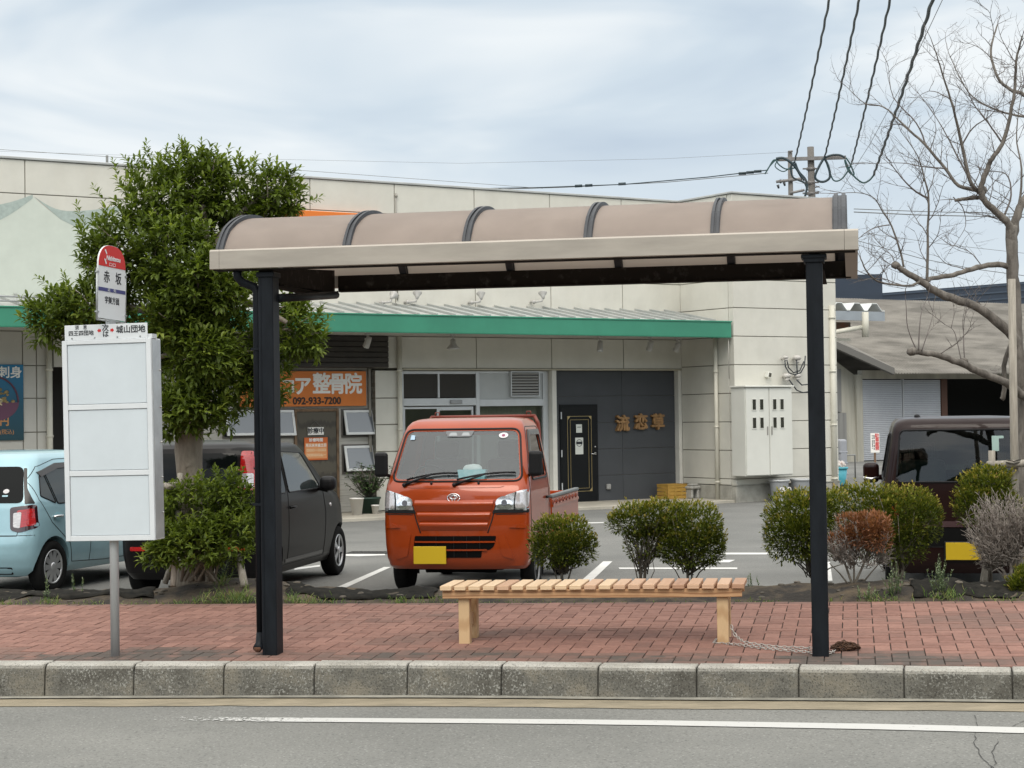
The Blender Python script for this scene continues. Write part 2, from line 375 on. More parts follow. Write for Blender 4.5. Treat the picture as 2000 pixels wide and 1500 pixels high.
# ---- white edge line of the road, worn away at its left end
def worn_paint(name, x0, x1):
    m = bpy.data.materials.new(name); m.use_nodes = True; t = m.node_tree; p = t.nodes['Principled BSDF']; N = t.nodes.new; L = t.links.new
    p.inputs['Base Color'].default_value = (0.48, 0.48, 0.46, 1); p.inputs['Roughness'].default_value = 0.7
    tc = N('ShaderNodeTexCoord'); s = N('ShaderNodeSeparateXYZ'); L(tc.outputs['Object'], s.inputs[0])
    r = N('ShaderNodeMapRange'); r.inputs['From Min'].default_value = x0; r.inputs['From Max'].default_value = x1; r.inputs['To Min'].default_value = 0.66; r.inputs['To Max'].default_value = 0.33; L(s.outputs['X'], r.inputs[0])
    n = N('ShaderNodeTexNoise'); n.inputs['Scale'].default_value = 34; n.inputs['Detail'].default_value = 4; n.inputs['Roughness'].default_value = 0.7; L(tc.outputs['Object'], n.inputs['Vector'])
    g = N('ShaderNodeMath'); g.operation = 'GREATER_THAN'; L(n.outputs['Fac'], g.inputs[0]); L(r.outputs[0], g.inputs[1]); L(g.outputs[0], p.inputs['Alpha'])
    return m
ln = [(300, 1404), (480, 1406.5), (700, 1408), (900, 1409.5), (1100, 1411), (1300, 1413.5), (1500, 1417), (1700, 1420.5), (1850, 1424), (2000, 1428), (2200, 1434)]
vs, fs = [], []
for i, (x, y) in enumerate(ln):
    h = 3.6 + 2.1 * (x - 300) / 1700
    for s in (-h, h): P = ground(x, y + s, 0, RB, 0); vs.append((P.x, P.y, road_z(P.x) + 0.005))
    if i: fs.append((2 * i - 2, 2 * i - 1, 2 * i + 1, 2 * i))
tag(mesh_obj('road_edge_line', vs, fs, worn_paint('worn_line_paint', -2.35, -1.0)), kind='structure')
# ---- cracks in the road at the right
M_crack = mat('crack', (0.035, 0.035, 0.033), 0.95)
ck = MB(); random.seed(3)
for pts in ([(1905, 1398), (1910, 1425), (1903, 1450), (1915, 1480), (1940, 1500), (1935, 1530)], [(1950, 1445), (1938, 1470), (1946, 1492), (1933, 1500), (1940, 1510)], [(1978, 1420), (2010, 1404), (2040, 1400)]):
    pp = []
    for a, b in zip(pts, pts[1:]):
        for k in range(4):
            t = k / 4; pp.append(ground(a[0] + (b[0] - a[0]) * t + random.uniform(-3, 3), a[1] + (b[1] - a[1]) * t, 0, RB, 0))
    for a, b in zip(pp, pp[1:]):
        wd = random.uniform(0.0006, 0.0026); dv = (b - a).normalized(); sx = Vector((-dv.y, dv.x, 0)) * wd
        ck.raw([(v.x, v.y, road_z(v.x) + 0.0035) for v in (a - sx, a + sx, b + sx, b - sx)], [(0, 1, 2, 3)])
tag(ck.build('road_cracks', M_crack), kind='structure')

# ---- pavement: herringbone clay pavers
WA = math.radians(-10.8); wx = Vector((math.cos(WA), math.sin(WA))); wy = Vector((-math.sin(WA), math.cos(WA)))
WO = Vector((-4.347, 15.153))                     # point on the pavement's rear edge (against the planting strip)
def kerb_back(P):
    best = 0
    for i in range(len(jl) - 1):
        if jl[i].x <= P.x: best = i
    nn = nrm[best]; A = jl[best].to_2d() + nn.to_2d() * (KW + 0.004); return A, nn.to_2d()
def clip(poly, A, n):
    o = []
    for i in range(len(poly)):
        p, q = poly[i], poly[(i + 1) % len(poly)]; a, b = (p - A).dot(n), (q - A).dot(n)
        if a >= 0: o.append(p)
        if (a >= 0) != (b >= 0): o.append(p + (q - p) * (a / (a - b)))
    return o
BR = 0.1045; J = 0.0068
vs, fs, va, vd = [], [], [], []
def paver(poly):
    c = sum(poly, Vector((0, 0))) / len(poly)
    A, n = kerb_back(c); poly = clip(poly, A, n)
    if len(poly) >= 3: poly = clip(poly, WO, -wy)
    if len(poly) < 3: return
    ar = abs(sum(p.x * q.y - q.x * p.y for p, q in zip(poly, poly[1:] + poly[:1]))) / 2
    if ar < 0.0006: return
    c = sum(poly, Vector((0, 0))) / len(poly)
    dz = rnd.gauss(0, 0.0008); tx, ty = rnd.gauss(0, 0.004), rnd.gauss(0, 0.004)
    i0 = len(vs); k = len(poly)
    for ins, dep in ((0.0022, 0.0), (0.0, -0.0025), (0.0, -0.02)):
        for p in poly:
            d = c - p; q = p + d.normalized() * ins; r = q - c
            vs.append((q.x, q.y, walk_z(q.x, q.y) + dz + tx * r.x + ty * r.y + dep))
    new = [tuple(range(i0, i0 + k))]
    for r in range(2):
        for j in range(k): new.append((i0 + r * k + j, i0 + (r + 1) * k + j, i0 + (r + 1) * k + (j + 1) % k, i0 + r * k + (j + 1) % k))
    dist = (c - A).dot(n)
    nz = noise.noise((c.x * 0.75, c.y * 1.6, 3.1)) + 0.35 * noise.noise((c.x * 3, c.y * 3, 9))
    dirt = max(0.0, min(1.0, (1.0 - abs(dist - 0.24) / 0.45) * 1.3 + nz * 1.6 - 0.15)) if dist < 0.8 else max(0, nz - 0.2)
    rear = (WO - c).dot(wy); dirt = max(dirt, 0.75 - rear / 0.16) if rear < 0.2 else dirt
    v = min(1, max(0, rnd.gauss(0.5, 0.2)))
    for f in new: fs.append(f); va.append(v); vd.append(dirt)
for i in range(-90, 185):
    for j in range(-60, 3):
        k = (i - j) % 4
        if k == 0: w_, h_, x0, y0 = 2, 1, i, j
        elif k == 2: w_, h_, x0, y0 = 1, 2, i, j - 1
        else: continue
        xa, xb, ya, yb = x0 * BR + J / 2, (x0 + w_) * BR - J / 2, y0 * BR + J * 0.85, (y0 + h_) * BR - J * 0.85
        c = WO + wx * ((xa + xb) / 2) + wy * ((ya + yb) / 2)
        if abs(c.x) > 9: continue
        paver([WO + wx * a + wy * b for a, b in ((xa, ya), (xb, ya), (xb, yb), (xa, yb))])
def paver_mat():
    m = bpy.data.materials.new('clay_pavers'); m.use_nodes = True; t = m.node_tree; p = t.nodes['Principled BSDF']; N = t.nodes.new; L = t.links.new
    tc = N('ShaderNodeTexCoord'); a = N('ShaderNodeAttribute'); a.attribute_name = 'v'; d = N('ShaderNodeAttribute'); d.attribute_name = 'd'
    r = N('ShaderNodeValToRGB'); e = r.color_ramp.elements; e[0].color = (0.190, 0.098, 0.077, 1); e[1].color = (0.290, 0.158, 0.124, 1); L(a.outputs['Fac'], r.inputs[0])
    n = N('ShaderNodeTexNoise'); n.inputs['Scale'].default_value = 22; n.inputs['Detail'].default_value = 6; n.inputs['Roughness'].default_value = 0.7; L(tc.outputs['Object'], n.inputs['Vector'])
    rr = N('ShaderNodeMapRange'); rr.inputs['From Min'].default_value = 0.3; rr.inputs['From Max'].default_value = 0.7; rr.inputs['To Min'].default_value = 0.8; rr.inputs['To Max'].default_value = 1.16; L(n.outputs['Fac'], rr.inputs[0])
    x = N('ShaderNodeMixRGB'); x.blend_type = 'MULTIPLY'; x.inputs[0].default_value = 1; L(r.outputs[0], x.inputs[1]); L(rr.outputs[0], x.inputs[2])
    n2 = N('ShaderNodeTexNoise'); n2.inputs['Scale'].default_value = 5; n2.inputs['Detail'].default_value = 7; n2.inputs['Roughness'].default_value = 0.7; L(tc.outputs['Object'], n2.inputs['Vector'])
    k = N('ShaderNodeMapRange'); k.inputs['From Min'].default_value = 0.2; k.inputs['From Max'].default_value = 0.5; L(n2.outputs['Fac'], k.inputs[0])
    mm = N('ShaderNodeMath'); mm.operation = 'MULTIPLY'; L(k.outputs[0], mm.inputs[0]); L(d.outputs['Fac'], mm.inputs[1])
    y = N('ShaderNodeMixRGB'); L(mm.outputs[0], y.inputs[0]); L(x.outputs[0], y.inputs[1]); y.inputs[2].default_value = (0.085, 0.070, 0.060, 1)
    L(y.outputs[0], p.inputs['Base Color']); p.inputs['Roughness'].default_value = 0.85; p.inputs['Specular IOR Level'].default_value = 0.3
    b = N('ShaderNodeBump'); b.inputs['Strength'].default_value = 0.35; b.inputs['Distance'].default_value = 0.004; L(n.outputs['Fac'], b.inputs['Height']); L(b.outputs[0], p.inputs['Normal'])
    return m
o = mesh_obj('pavement', vs, fs, paver_mat(), None, va); a = o.data.attributes.new('d', 'FLOAT', 'FACE'); a.data.foreach_set('value', vd); tag(o, kind='structure')
M_joint = mat('paver_joint_sand', (0.022, 0.018, 0.015), 0.97, col2=(0.045, 0.036, 0.028), vscale=9)
sheet('pavement_bed', [(x, y, walk_z(x, y) - 0.009) for (x, y) in ((-9, 11.9), (-4, 12.1), (0, 11.45), (3, 10.75), (9, 9.0), (9, 12.75), (-4.3, 15.3), (-9, 16.2))], M_joint)

# ---- planting strip of soil behind the pavement
M_soil = mat('soil', (0.022, 0.018, 0.014), 0.97, col2=(0.105, 0.078, 0.048), vscale=4.5, bump=1.0, bscale=35, ramp=(0.42, 0.68), detail=8)
vs, fs, nx, ny = [], [], 150, 26
def strip_z(s, t):                    # s along, t = 0..1 across
    x, y = WO + wx * s + wy * (t * 1.75)
    base = walk_z(*(WO + wx * s)) - 0.02
    h = base + 0.075 * math.sin(min(1, t * 1.6) * PI) + 0.045 * noise.noise((x * 1.3, y * 1.6, 1)) * min(1, t * 6) + 0.03 * noise.noise((x * 4.5, y * 4.5, 2)) * min(1, t * 6) + 0.012 * noise.noise((x * 14, y * 14, 5)) * min(1, t * 6)
    h += 0.10 * math.exp(-((s - 1.95) / 0.55) ** 2) * math.sin(PI * min(1, t * 1.3)) + 0.05 * math.exp(-((s - 7.4) / 0.8) ** 2) * math.sin(PI * min(1, t * 1.3))
    if t > 0.72: h = h * max(0, (1 - (t - 0.72) / 0.28)) - 0.03 * (t - 0.72) / 0.28
    return h
for i in range(nx + 1):
    for j in range(ny + 1):
        s = -3.6 + i * 15.5 / nx; t = j / ny; P = WO + wx * s + wy * (t * 1.75); vs.append((P.x, P.y, strip_z(s, t)))
for i in range(nx):
    for j in range(ny):
        a = i * (ny + 1) + j; fs.append((a, a + ny + 1, a + ny + 2, a + 1))
tag(mesh_obj('planting_strip', vs, fs, M_soil, smooth=True), kind='structure')
def strip_pt(px, t):                  # world point on the strip under picture column px at crosswise fraction t
    lo, hi = -3.5, 11.5
    for _ in range(40):
        s = (lo + hi) / 2; P = WO + wx * s + wy * (t * 1.75); v = Vector((P.x, P.y, 0.3)) - CAM
        x = 1000 + FPX * v.dot(cR) / v.dot(cF)
        if x < px: lo = s
        else: hi = s
    return Vector((P.x, P.y, strip_z(s, t)))
# ---- paint on the parking lot
M_paint = mat('parking_paint', (0.52, 0.52, 0.50), 0.75, col2=(0.62, 0.62, 0.60), vscale=3)
pl = MB()
for q in ([(652, 1150), (672, 1150), (764, 1108), (750, 1108)], [(1120, 1148), (1142, 1148), (1196, 1097), (1178, 1097)], [(1320, 1099), (1424, 1099), (1436, 1094), (1330, 1094)], [(1405, 1083.5), (1530, 1083.5), (1530, 1080), (1405, 1080)],
          [(1612, 1135), (1626, 1135), (1621, 1098), (1612, 1098)], [(664, 1086), (700, 1087), (752, 1085), (752, 1082), (664, 1082.5)], [(575, 1110), (625, 1104), (625, 1107), (575, 1114)], [(1140, 1021), (1180, 1020), (1180, 1022), (1140, 1023)],
          [(1440, 1112), (1210, 1112), (1208, 1109), (1440, 1109)]):
    pl.raw([tuple(ground(x, y) + Vector((0, 0, 0.004))) for x, y in q], [(0, 1, 2, 3) if len(q) == 4 else (0, 1, 2, 3, 4)])
o = pl.build('parking_line', M_paint); bm_ = bmesh.new(); bm_.from_mesh(o.data)
for f in bm_.faces:
    f.normal_update()
    if f.normal.z < 0: f.normal_flip()
bm_.to_mesh(o.data); bm_.free(); tag(o, kind='structure')
# drain grate
g = ground(720, 1080.5); dg = thing('drain_grate', 'dark steel drain grate set in the parking lot left of the orange truck', 'drain grate', (g.x, g.y, 0.0), math.radians(-10.8))
M_iron = mat('iron_grate', (0.06, 0.06, 0.058), 0.6, 0.6)
b = MB()
for i in range(9): b.box((-0.22 + i * 0.055 - 0.018, -0.14, 0.001), (-0.22 + i * 0.055 + 0.018, 0.14, 0.012))
b.build('bars', M_iron, dg)
b = MB(); b.box((-0.27, -0.17, 0.0), (0.27, -0.14, 0.014)); b.box((-0.27, 0.14, 0.0), (0.27, 0.17, 0.014)); b.box((-0.27, -0.14, 0.0), (-0.245, 0.14, 0.014)); b.box((0.245, -0.14, 0.0), (0.27, 0.14, 0.014)); b.build('frame', M_iron, dg)

# unseen ridge added behind the camera to darken reflections in paint and glass
vs, fs = [], []; nx = 60
for i in range(nx + 1):
    x = -400 + 800 * i / nx; h = 36 + 12 * noise.noise((x * 0.012, 0, 4)) + 4 * noise.noise((x * 0.05, 0, 8))
    vs += [(x, -70, -1), (x, -95, h * 0.75), (x, -130, h), (x, -200, -1)]
    if i:
        a = 4 * i
        for k in range(3): fs.append((a - 4 + k, a - 3 + k, a + 1 + k, a + k))
tag(mesh_obj('blocker_ridge', vs, fs, mat('blocker_ridge_green', (0.02, 0.03, 0.015), 0.95, col2=(0.05, 0.06, 0.03), vscale=0.4)), kind='structure')
# ================================================================== BUS SHELTER
M_beige = mat('beige_aluminium', (0.36, 0.325, 0.28), 0.45, 0.25, var=0.10, vscale=3, stretch=(0.6, 3, 3), rvar=0.1)
M_black = mat('black_steel', (0.008, 0.010, 0.013), 0.5, 0.0, spec=0.16, var=0.25, vscale=6, stretch=(3, 3, 0.7), rvar=0.08)
M_blk2 = mat('sooty_beam', (0.016, 0.013, 0.011), 0.9, 0.0, spec=0.1, col2=(0.05, 0.045, 0.04), vscale=16, ramp=(0.55, 0.75))
M_ribs = mat('grey_roof_rib', (0.028, 0.031, 0.037), 0.5, 0.1, var=0.25, vscale=7)
def roof_sheet_mat():
    m = bpy.data.materials.new('smoked_polycarbonate'); m.use_nodes = True; t = m.node_tree; t.nodes.clear(); N = t.nodes.new; L = t.links.new
    o = N('ShaderNodeOutputMaterial'); p = N('ShaderNodeBsdfPrincipled'); tl = N('ShaderNodeBsdfTranslucent'); mx = N('ShaderNodeMixShader'); mx.inputs[0].default_value = 0.5
    tc = N('ShaderNodeTexCoord'); n = N('ShaderNodeTexNoise'); n.inputs['Scale'].default_value = 2.5; n.inputs['Detail'].default_value = 9; n.inputs['Roughness'].default_value = 0.68; L(tc.outputs['Object'], n.inputs['Vector'])
    r = N('ShaderNodeValToRGB'); r.color_ramp.elements[0].position = 0.3; r.color_ramp.elements[1].position = 0.7
    r.color_ramp.elements[0].color = (0.285, 0.245, 0.218, 1); r.color_ramp.elements[1].color = (0.385, 0.332, 0.296, 1); L(n.outputs['Fac'], r.inputs[0])
    L(r.outputs[0], p.inputs['Base Color']); p.inputs['Roughness'].default_value = 0.5; tl.inputs[0].default_value = (0.80, 0.73, 0.66, 1)
    L(p.outputs[0], mx.inputs[1]); L(tl.outputs[0], mx.inputs[2]); L(mx.outputs[0], o.inputs[0]); return m
SF = Frame((-1.639, 12.121, 0.197), -10.8)
sh = thing('bus_shelter', 'bus shelter with curved beige roof on two black posts over the brick pavement', 'bus shelter', SF.O, SF.rz)
zz = -0.197
FZ0, FZ1 = 2.797 + zz, 2.928 + zz
XR = 3.645; XE0, XE1 = -0.37, 3.925; YR = 1.52
# posts
b = MB(); b.box((-0.052, -0.07, -0.03), (0.052, 0.07, 2.56), 0.006); b.box((-0.062, -0.08, 2.54), (0.062, 0.08, 2.575), 0.004); b.box((-0.035, -0.074, 0.0), (-0.031, -0.06, 2.54)); b.build('post', M_black, sh)
b = MB(); zb = walk_z(*(SF.w(XR, 0, 0).to_2d())) - 0.197
b.box((XR - 0.052, -0.07, zb - 0.04), (XR + 0.052, 0.07, 2.54), 0.006); b.box((XR - 0.066, -0.082, 2.53), (XR + 0.066, 0.082, 2.56), 0.004); b.box((XR - 0.08, -0.09, 2.556), (XR + 0.08, 0.09, 2.582), 0.004); b.build('post', M_black, sh)
# front gutter beam (fascia) with end caps
for (xa, xb, nm) in ((XE0 + 0.068, XE1 - 0.088, 'front_gutter'), (XE0, XE0 + 0.066, 'end_cap'), (XE1 - 0.086, XE1, 'end_cap')):
    b = MB(); y0 = -0.13
    b.prism([(xa, y0, FZ0), (xa, y0 + 0.002, FZ1 - 0.012), (xa, y0 + 0.016, FZ1), (xa, y0 + 0.10, FZ1 + 0.002), (xa, y0 + 0.10, FZ0 + 0.004), (xa, y0 + 0.012, FZ0 - 0.004)], (xb - xa, 0, 0)); b.build(nm, M_beige, sh)
b = MB(); b.box((XE0 + 0.02, -0.115, FZ0 - 0.012), (XE1 - 0.02, -0.02, FZ0 - 0.0045)); b.build('gutter_bottom', M_blk2, sh)
# arch profile
def arch(y):                         # local z of the roof skin at local y
    t = (y + 0.06) / (YR + 0.06); return 2.945 + zz - (0.035 * (1 - t / 0.08) if t < 0.08 else 0) - (0.085 * ((t - 0.5) / 0.5) ** 2 if t > 0.5 else 0) + 0.275 * (1 - (2 * t - 1) ** 2) ** 0.72
ys = [-0.06 + (YR + 0.06) * (0.5 - 0.5 * math.cos(PI * k / 26)) for k in range(27)]
RX = [-0.325, 0.566, 1.384, 2.195, 3.02, 3.81]
M_sheet = roof_sheet_mat()
for i in range(5):
    b = MB(); v, f = [], []
    for k, y in enumerate(ys):
        for x in (RX[i], RX[i + 1]): v.append((x, y, arch(y)))
        for x in (RX[i], RX[i + 1]): v.append((x, y, arch(y) - 0.004))
        if k: a = 4 * k; f += [(a - 4, a - 3, a + 1, a), (a - 2, a + 2, a + 3, a - 1)]
    b.raw(v, f, True); b.build('roof_panel', M_sheet, sh)
for i, x in enumerate(RX):
    b = MB(); wd = 0.030 if i < 5 else 0.046
    for (dx, hw, up, dn) in ((0, wd, 0.012, 0.016), (-wd * 0.55, wd * 0.28, 0.026, 0.0), (wd * 0.55, wd * 0.28, 0.026, 0.0)):
        v, f = [], []
        for k, y in enumerate(ys):
            z = arch(y); ty = 1.0
            v += [(x + dx - hw, y, z - dn), (x + dx + hw, y, z - dn), (x + dx + hw, y, z + up), (x + dx - hw, y, z + up)]
            if k:
                a = 4 * k
                for j in range(4): f.append((a - 4 + j, a - 4 + (j + 1) % 4, a + (j + 1) % 4, a + j))
        f += [(0, 1, 2, 3), (len(v) - 1, len(v) - 2, len(v) - 3, len(v) - 4)]; b.raw(v, f)
    # lower rafter seen from below
    v, f = [], []
    for k, y in enumerate(ys):
        z = arch(y) - 0.017
        v += [(x - 0.026, y, z - 0.05), (x + 0.026, y, z - 0.05), (x + 0.026, y, z), (x - 0.026, y, z)]
        if k:
            a = 4 * k
            for j in range(4): f.append((a - 4 + j, a - 4 + (j + 1) % 4, a + (j + 1) % 4, a + j))
    f += [(0, 1, 2, 3), (len(v) - 1, len(v) - 2, len(v) - 3, len(v) - 4)]; b.raw(v, f)
    b.build('roof_rib', M_ribs, sh)
# rear beam, end gable plates, arms
b = MB(); b.box((0.06, YR - 0.06, 2.742 + zz), (XE1 - 0.05, YR - 0.01, 2.858 + zz), 0.004); b.box((0.06, YR - 0.09, 2.736 + zz), (XE1 - 0.05, YR + 0.02, 2.7415 + zz)); b.build('rear_beam', M_blk2, sh)
b = MB(); b.box((XE0 + 0.05, YR - 0.009, 2.77 + zz), (XE1 - 0.05, YR + 0.06, 2.862 + zz), 0.004); b.build('rear_gutter', M_beige, sh)
for x, w0, nm in ((0.0, 0.045, 'arm'), (XR, 0.03, 'arm')):
    b = MB(); b.prism([(x - w0, -0.06, 2.575), (x - w0, -0.06, 2.60), (x - w0, YR - 0.092, 2.70), (x - w0, YR - 0.092, 2.53), (x - w0, 0.12, 2.50)], (2 * w0, 0, 0)); b.box((x - w0 - 0.03, 0.1, 2.492), (x + w0 + 0.03, YR - 0.10, 2.4995)); b.build(nm, M_blk2, sh)
b = MB(); b.prism([(XE1 - 0.086, -0.02, FZ0 - 0.001), (XE1 - 0.086, YR + 0.05, 2.735 + zz), (XE1 - 0.086, YR + 0.05, 2.87 + zz), (XE1 - 0.086, -0.02, FZ1 - 0.003)], (0.082, 0, 0)); b.build('gable_plate', M_beige, sh)
# rain pipe: elbow from the gutter, down the left post, with an outlet shoe at the bottom
b = MB(); b.tube([(-0.2, -0.06, FZ0 + 0.01), (-0.2, -0.055, FZ0 - 0.05), (-0.18, -0.03, FZ0 - 0.085), (-0.10, 0.0, FZ0 - 0.12), (-0.083, 0.0, FZ0 - 0.16), (-0.083, 0.0, 0.12)], 0.03, 12)
b.tube([(-0.083, 0.0, 0.14), (-0.083, -0.02, 0.07), (-0.083, -0.075, 0.045)], 0.031, 12)
for z in (1.0, 2.05): b.box((-0.12, -0.034, z), (-0.052, 0.036, z + 0.018))
b.build('rain_pipe', M_black, sh)
b = MB(); b.lathe([(0.024, -0.079), (0.024, -0.0775)], (-0.083, 0, 0.045), 'Y', 12); b.build('pipe_mouth', mat('rust', (0.12, 0.055, 0.03), 0.9), sh)
b = MB(); b.tube([(0.055, 0.05, 2.405), (0.06, 0.7, 2.455), (0.066, 1.38, 2.51)], 0.03, 10); b.build('cross_pipe', M_black, sh)
# ---- thin notice hanging on the post
P = SF.w(-0.098, 0.24, 0.95)
nb = thing('notice_board', 'thin white board hung by a tie behind the left shelter post, seen edge on', 'notice board', P, SF.rz)
M_wplate = mat('white_plate', (0.7, 0.71, 0.70), 0.5, var=0.04, vscale=6)
b = MB(); b.box((-0.012, -0.1, 0.0), (-0.004, 0.1, 0.225), 0.002); b.build('board', M_wplate, nb)
b = MB(); b.tube([(-0.008, -0.05, 0.22), (-0.01, -0.02, 0.25), (0.0, 0.0, 0.26), (0.01, 0.03, 0.24)], 0.005, 6); b.build('tie', M_wplate, nb)

# ================================================================== BENCH
WOOD = [(0.52, 0.34, 0.19), (0.66, 0.47, 0.29)]
def wood(name, a, bcol, scale=9):
    m = bpy.data.materials.new(name); m.use_nodes = True; t = m.node_tree; p = t.nodes['Principled BSDF']; N = t.nodes.new; L = t.links.new
    tc = N('ShaderNodeTexCoord'); oi = N('ShaderNodeObjectInfo'); ad = N('ShaderNodeVectorMath'); ad.operation = 'ADD'; cm = N('ShaderNodeCombineXYZ')
    ml = N('ShaderNodeMath'); ml.operation = 'MULTIPLY'; ml.inputs[1].default_value = 37.0; L(oi.outputs['Random'], ml.inputs[0]); L(ml.outputs[0], cm.inputs[0]); L(ml.outputs[0], cm.inputs[2])
    L(tc.outputs['Object'], ad.inputs[0]); L(cm.outputs[0], ad.inputs[1])
    return m, t, p, ad, N, L
def wood_mat(name, light, dark, stretch, scale=7.0, dist=5.0):
    m, t, p, ad, N, L = wood(name, light, dark)
    mp = N('ShaderNodeMapping'); mp.inputs['Scale'].default_value = stretch; L(ad.outputs[0], mp.inputs[0])
    wv = N('ShaderNodeTexWave'); wv.wave_type = 'RINGS'; wv.inputs['Scale'].default_value = scale; wv.inputs['Distortion'].default_value = dist; wv.inputs['Detail'].default_value = 2; wv.inputs['Detail Scale'].default_value = 0.8; L(mp.outputs[0], wv.inputs['Vector'])
    r = N('ShaderNodeValToRGB'); e = r.color_ramp.elements; e[0].position = 0.02; e[0].color = (*dark, 1); e[1].position = 0.45; e[1].color = (*light, 1); L(wv.outputs['Fac'], r.inputs[0])
    n = N('ShaderNodeTexNoise'); n.inputs['Scale'].default_value = 60; n.inputs['Detail'].default_value = 4; L(mp.outputs[0], n.inputs['Vector'])
    q = N('ShaderNodeMapRange'); q.inputs['To Min'].default_value = 0.85; q.inputs['To Max'].default_value = 1.12; L(n.outputs['Fac'], q.inputs[0])
    x = N('ShaderNodeMixRGB'); x.blend_type = 'MULTIPLY'; x.inputs[0].default_value = 1; L(r.outputs[0], x.inputs[1]); L(q.outputs[0], x.inputs[2])
    L(x.outputs[0], p.inputs['Base Color']); p.inputs['Roughness'].default_value = 0.62; return m
M_rail = wood_mat('bench_rail_wood', (0.50, 0.29, 0.145), (0.31, 0.15, 0.065), (1.2, 7, 7), 1.7, 6.0)
M_leg = wood_mat('bench_leg_wood', (0.55, 0.38, 0.21), (0.45, 0.285, 0.145), (9, 9, 0.5), 3.0, 2.0)
SLW = [wood_mat('bench_slat_pale', (0.68, 0.50, 0.32), (0.60, 0.41, 0.24), (10, 0.7, 10), 2.2, 2.0), wood_mat('bench_slat_pink', (0.58, 0.38, 0.25), (0.50, 0.30, 0.18), (10, 0.7, 10), 2.2, 2.0), wood_mat('bench_slat_brown', (0.43, 0.25, 0.155), (0.36, 0.19, 0.11), (10, 0.7, 10), 2.2, 2.0)]
BF = Frame((-0.40, 12.262, 0.22), -9.9)      # origin: outer front corner of the left leg
bn = thing('bench', 'pale wooden slatted bench on the brick pavement under the shelter', 'bench', BF.O, BF.rz)
HT = 0.402; slope = 0.0095
X0, X1 = -0.115, 1.95
def bz(x): return slope * x
b = MB(); b.box((X0 + 0.01, 0.03, 0), (X1 - 0.015, 0.06, 0.058), 0.003)
for v in b.bm.verts: v.co.z += HT - 0.03 - 0.0585 + bz(v.co.x)
b.build('rail', M_rail, bn)
b = MB(); b.box((X0 + 0.01, 0.40, 0), (X1 - 0.015, 0.43, 0.058), 0.003)
for v in b.bm.verts: v.co.z += HT - 0.03 - 0.0585 + bz(v.co.x)
b.build('rail', M_rail, bn)
for i in range(21):
    x = X0 + i * (X1 - X0 - 0.079) / 20; yo = rnd.uniform(-0.004, 0.004)
    b = MB(); b.box((x, yo, HT - 0.03 + bz(x)), (x + 0.079, 0.46 + yo, HT + bz(x) + rnd.uniform(-0.001, 0.001)), 0.0025)
    k = 0 if i < 12 else (1 if i < 16 else (2 if i in (16, 20) else 1)); k = 1 if i in (4, 10) else k
    b.build('slat', SLW[k], bn)
for x in (0.0, 1.765):
    for y in (0.061, 0.323):
        g = walk_z(*BF.w(x, y, 0).to_2d()) - 0.22
        b = MB(); b.box((x, y, g - 0.004), (x + 0.076, y + 0.076, HT - 0.031 + bz(x)), 0.003); b.build('leg', M_leg, bn)
    b = MB(); b.box((x + 0.02, 0.1375, 0.11 + bz(x)), (x + 0.056, 0.3225, 0.195 + bz(x)), 0.003); b.build('stretcher', M_leg, bn)
# ================================================================== CHAINS
def chain_links(path, pitch, r, hw, hl):
    b = MB(); pts = [Vector(p) for p in path]; acc = []; 
    for a, c in zip(pts, pts[1:]):
        n = max(1, int((c - a).length / 0.004))
        for k in range(n): acc.append(a.lerp(c, k / n))
    d = 0; last = acc[0]; i = 0; prev = None
    for p in acc[1:]:
        d += (p - last).length; last = p
        if d >= pitch or prev is None:
            if prev is not None:
                t = (p - prev).normalized(); c = (p + prev) / 2; up = Vector((0, 0, 1)); s = t.cross(up).normalized(); u2 = s.cross(t)
                ax = (s * math.cos(0.5) + u2 * math.sin(0.5)) if i % 2 else (u2 * math.cos(0.5) - s * math.sin(0.5))
                ring = [c + t * (math.cos(2 * PI * k / 10) * hl) + ax * (math.sin(2 * PI * k / 10) * hw) for k in range(11)]
                b.tube(ring, r, 5, False); i += 1
            prev = p; d = 0
    return b
M_chain = mat('galvanised_chain', (0.45, 0.43, 0.40), 0.4, 0.4, var=0.2, vscale=30)
M_rchain = mat('rusty_chain', (0.055, 0.032, 0.022), 0.9, 0.2, col2=(0.11, 0.055, 0.03), vscale=40)
def wg(px, py, up=0.012):
    P = ground(px, py, 0.2, RB, SC); P.z = walk_z(P.x, P.y) + up; return P
PL = BF.w(1.765, 0.061, 0)
def bl(x, y, z): return BF.w(x, y, z)
path1 = [bl(1.75, 0.30, 0.02), bl(1.74, 0.06, 0.018), bl(1.80, 0.045, 0.02)] + [wg(x, y) for x, y in ((1440, 1262), (1480, 1268), (1520, 1272), (1560, 1275.5), (1600, 1279), (1625, 1278), (1632, 1273))]
path2 = [bl(1.856, 0.10, 0.14), bl(1.865, 0.09, 0.10)] + [wg(x, y, u) for x, y, u in ((1437, 1255, 0.045), (1452, 1261, 0.025), (1480, 1263, 0.014), (1520, 1267, 0.012), (1560, 1268.5, 0.012), (1590, 1270, 0.012))]
ch = thing('chain', 'shiny steel chain tying the bench leg to the right shelter post', 'chain', (0, 0, 0))
o = path1[6].copy(); ch.location = o
b = chain_links([p - o for p in path1], 0.028, 0.0029, 0.0085, 0.018); b.build('links', M_chain, ch)
b = chain_links([p - o for p in path2], 0.028, 0.0029, 0.0085, 0.018); b.build('links', M_chain, ch)
o = wg(1650, 1270, 0.0); rc = thing('rusty_chain', 'heap of dark rusty chain lying beside the right shelter post', 'chain', o)
random.seed(11); pp = []
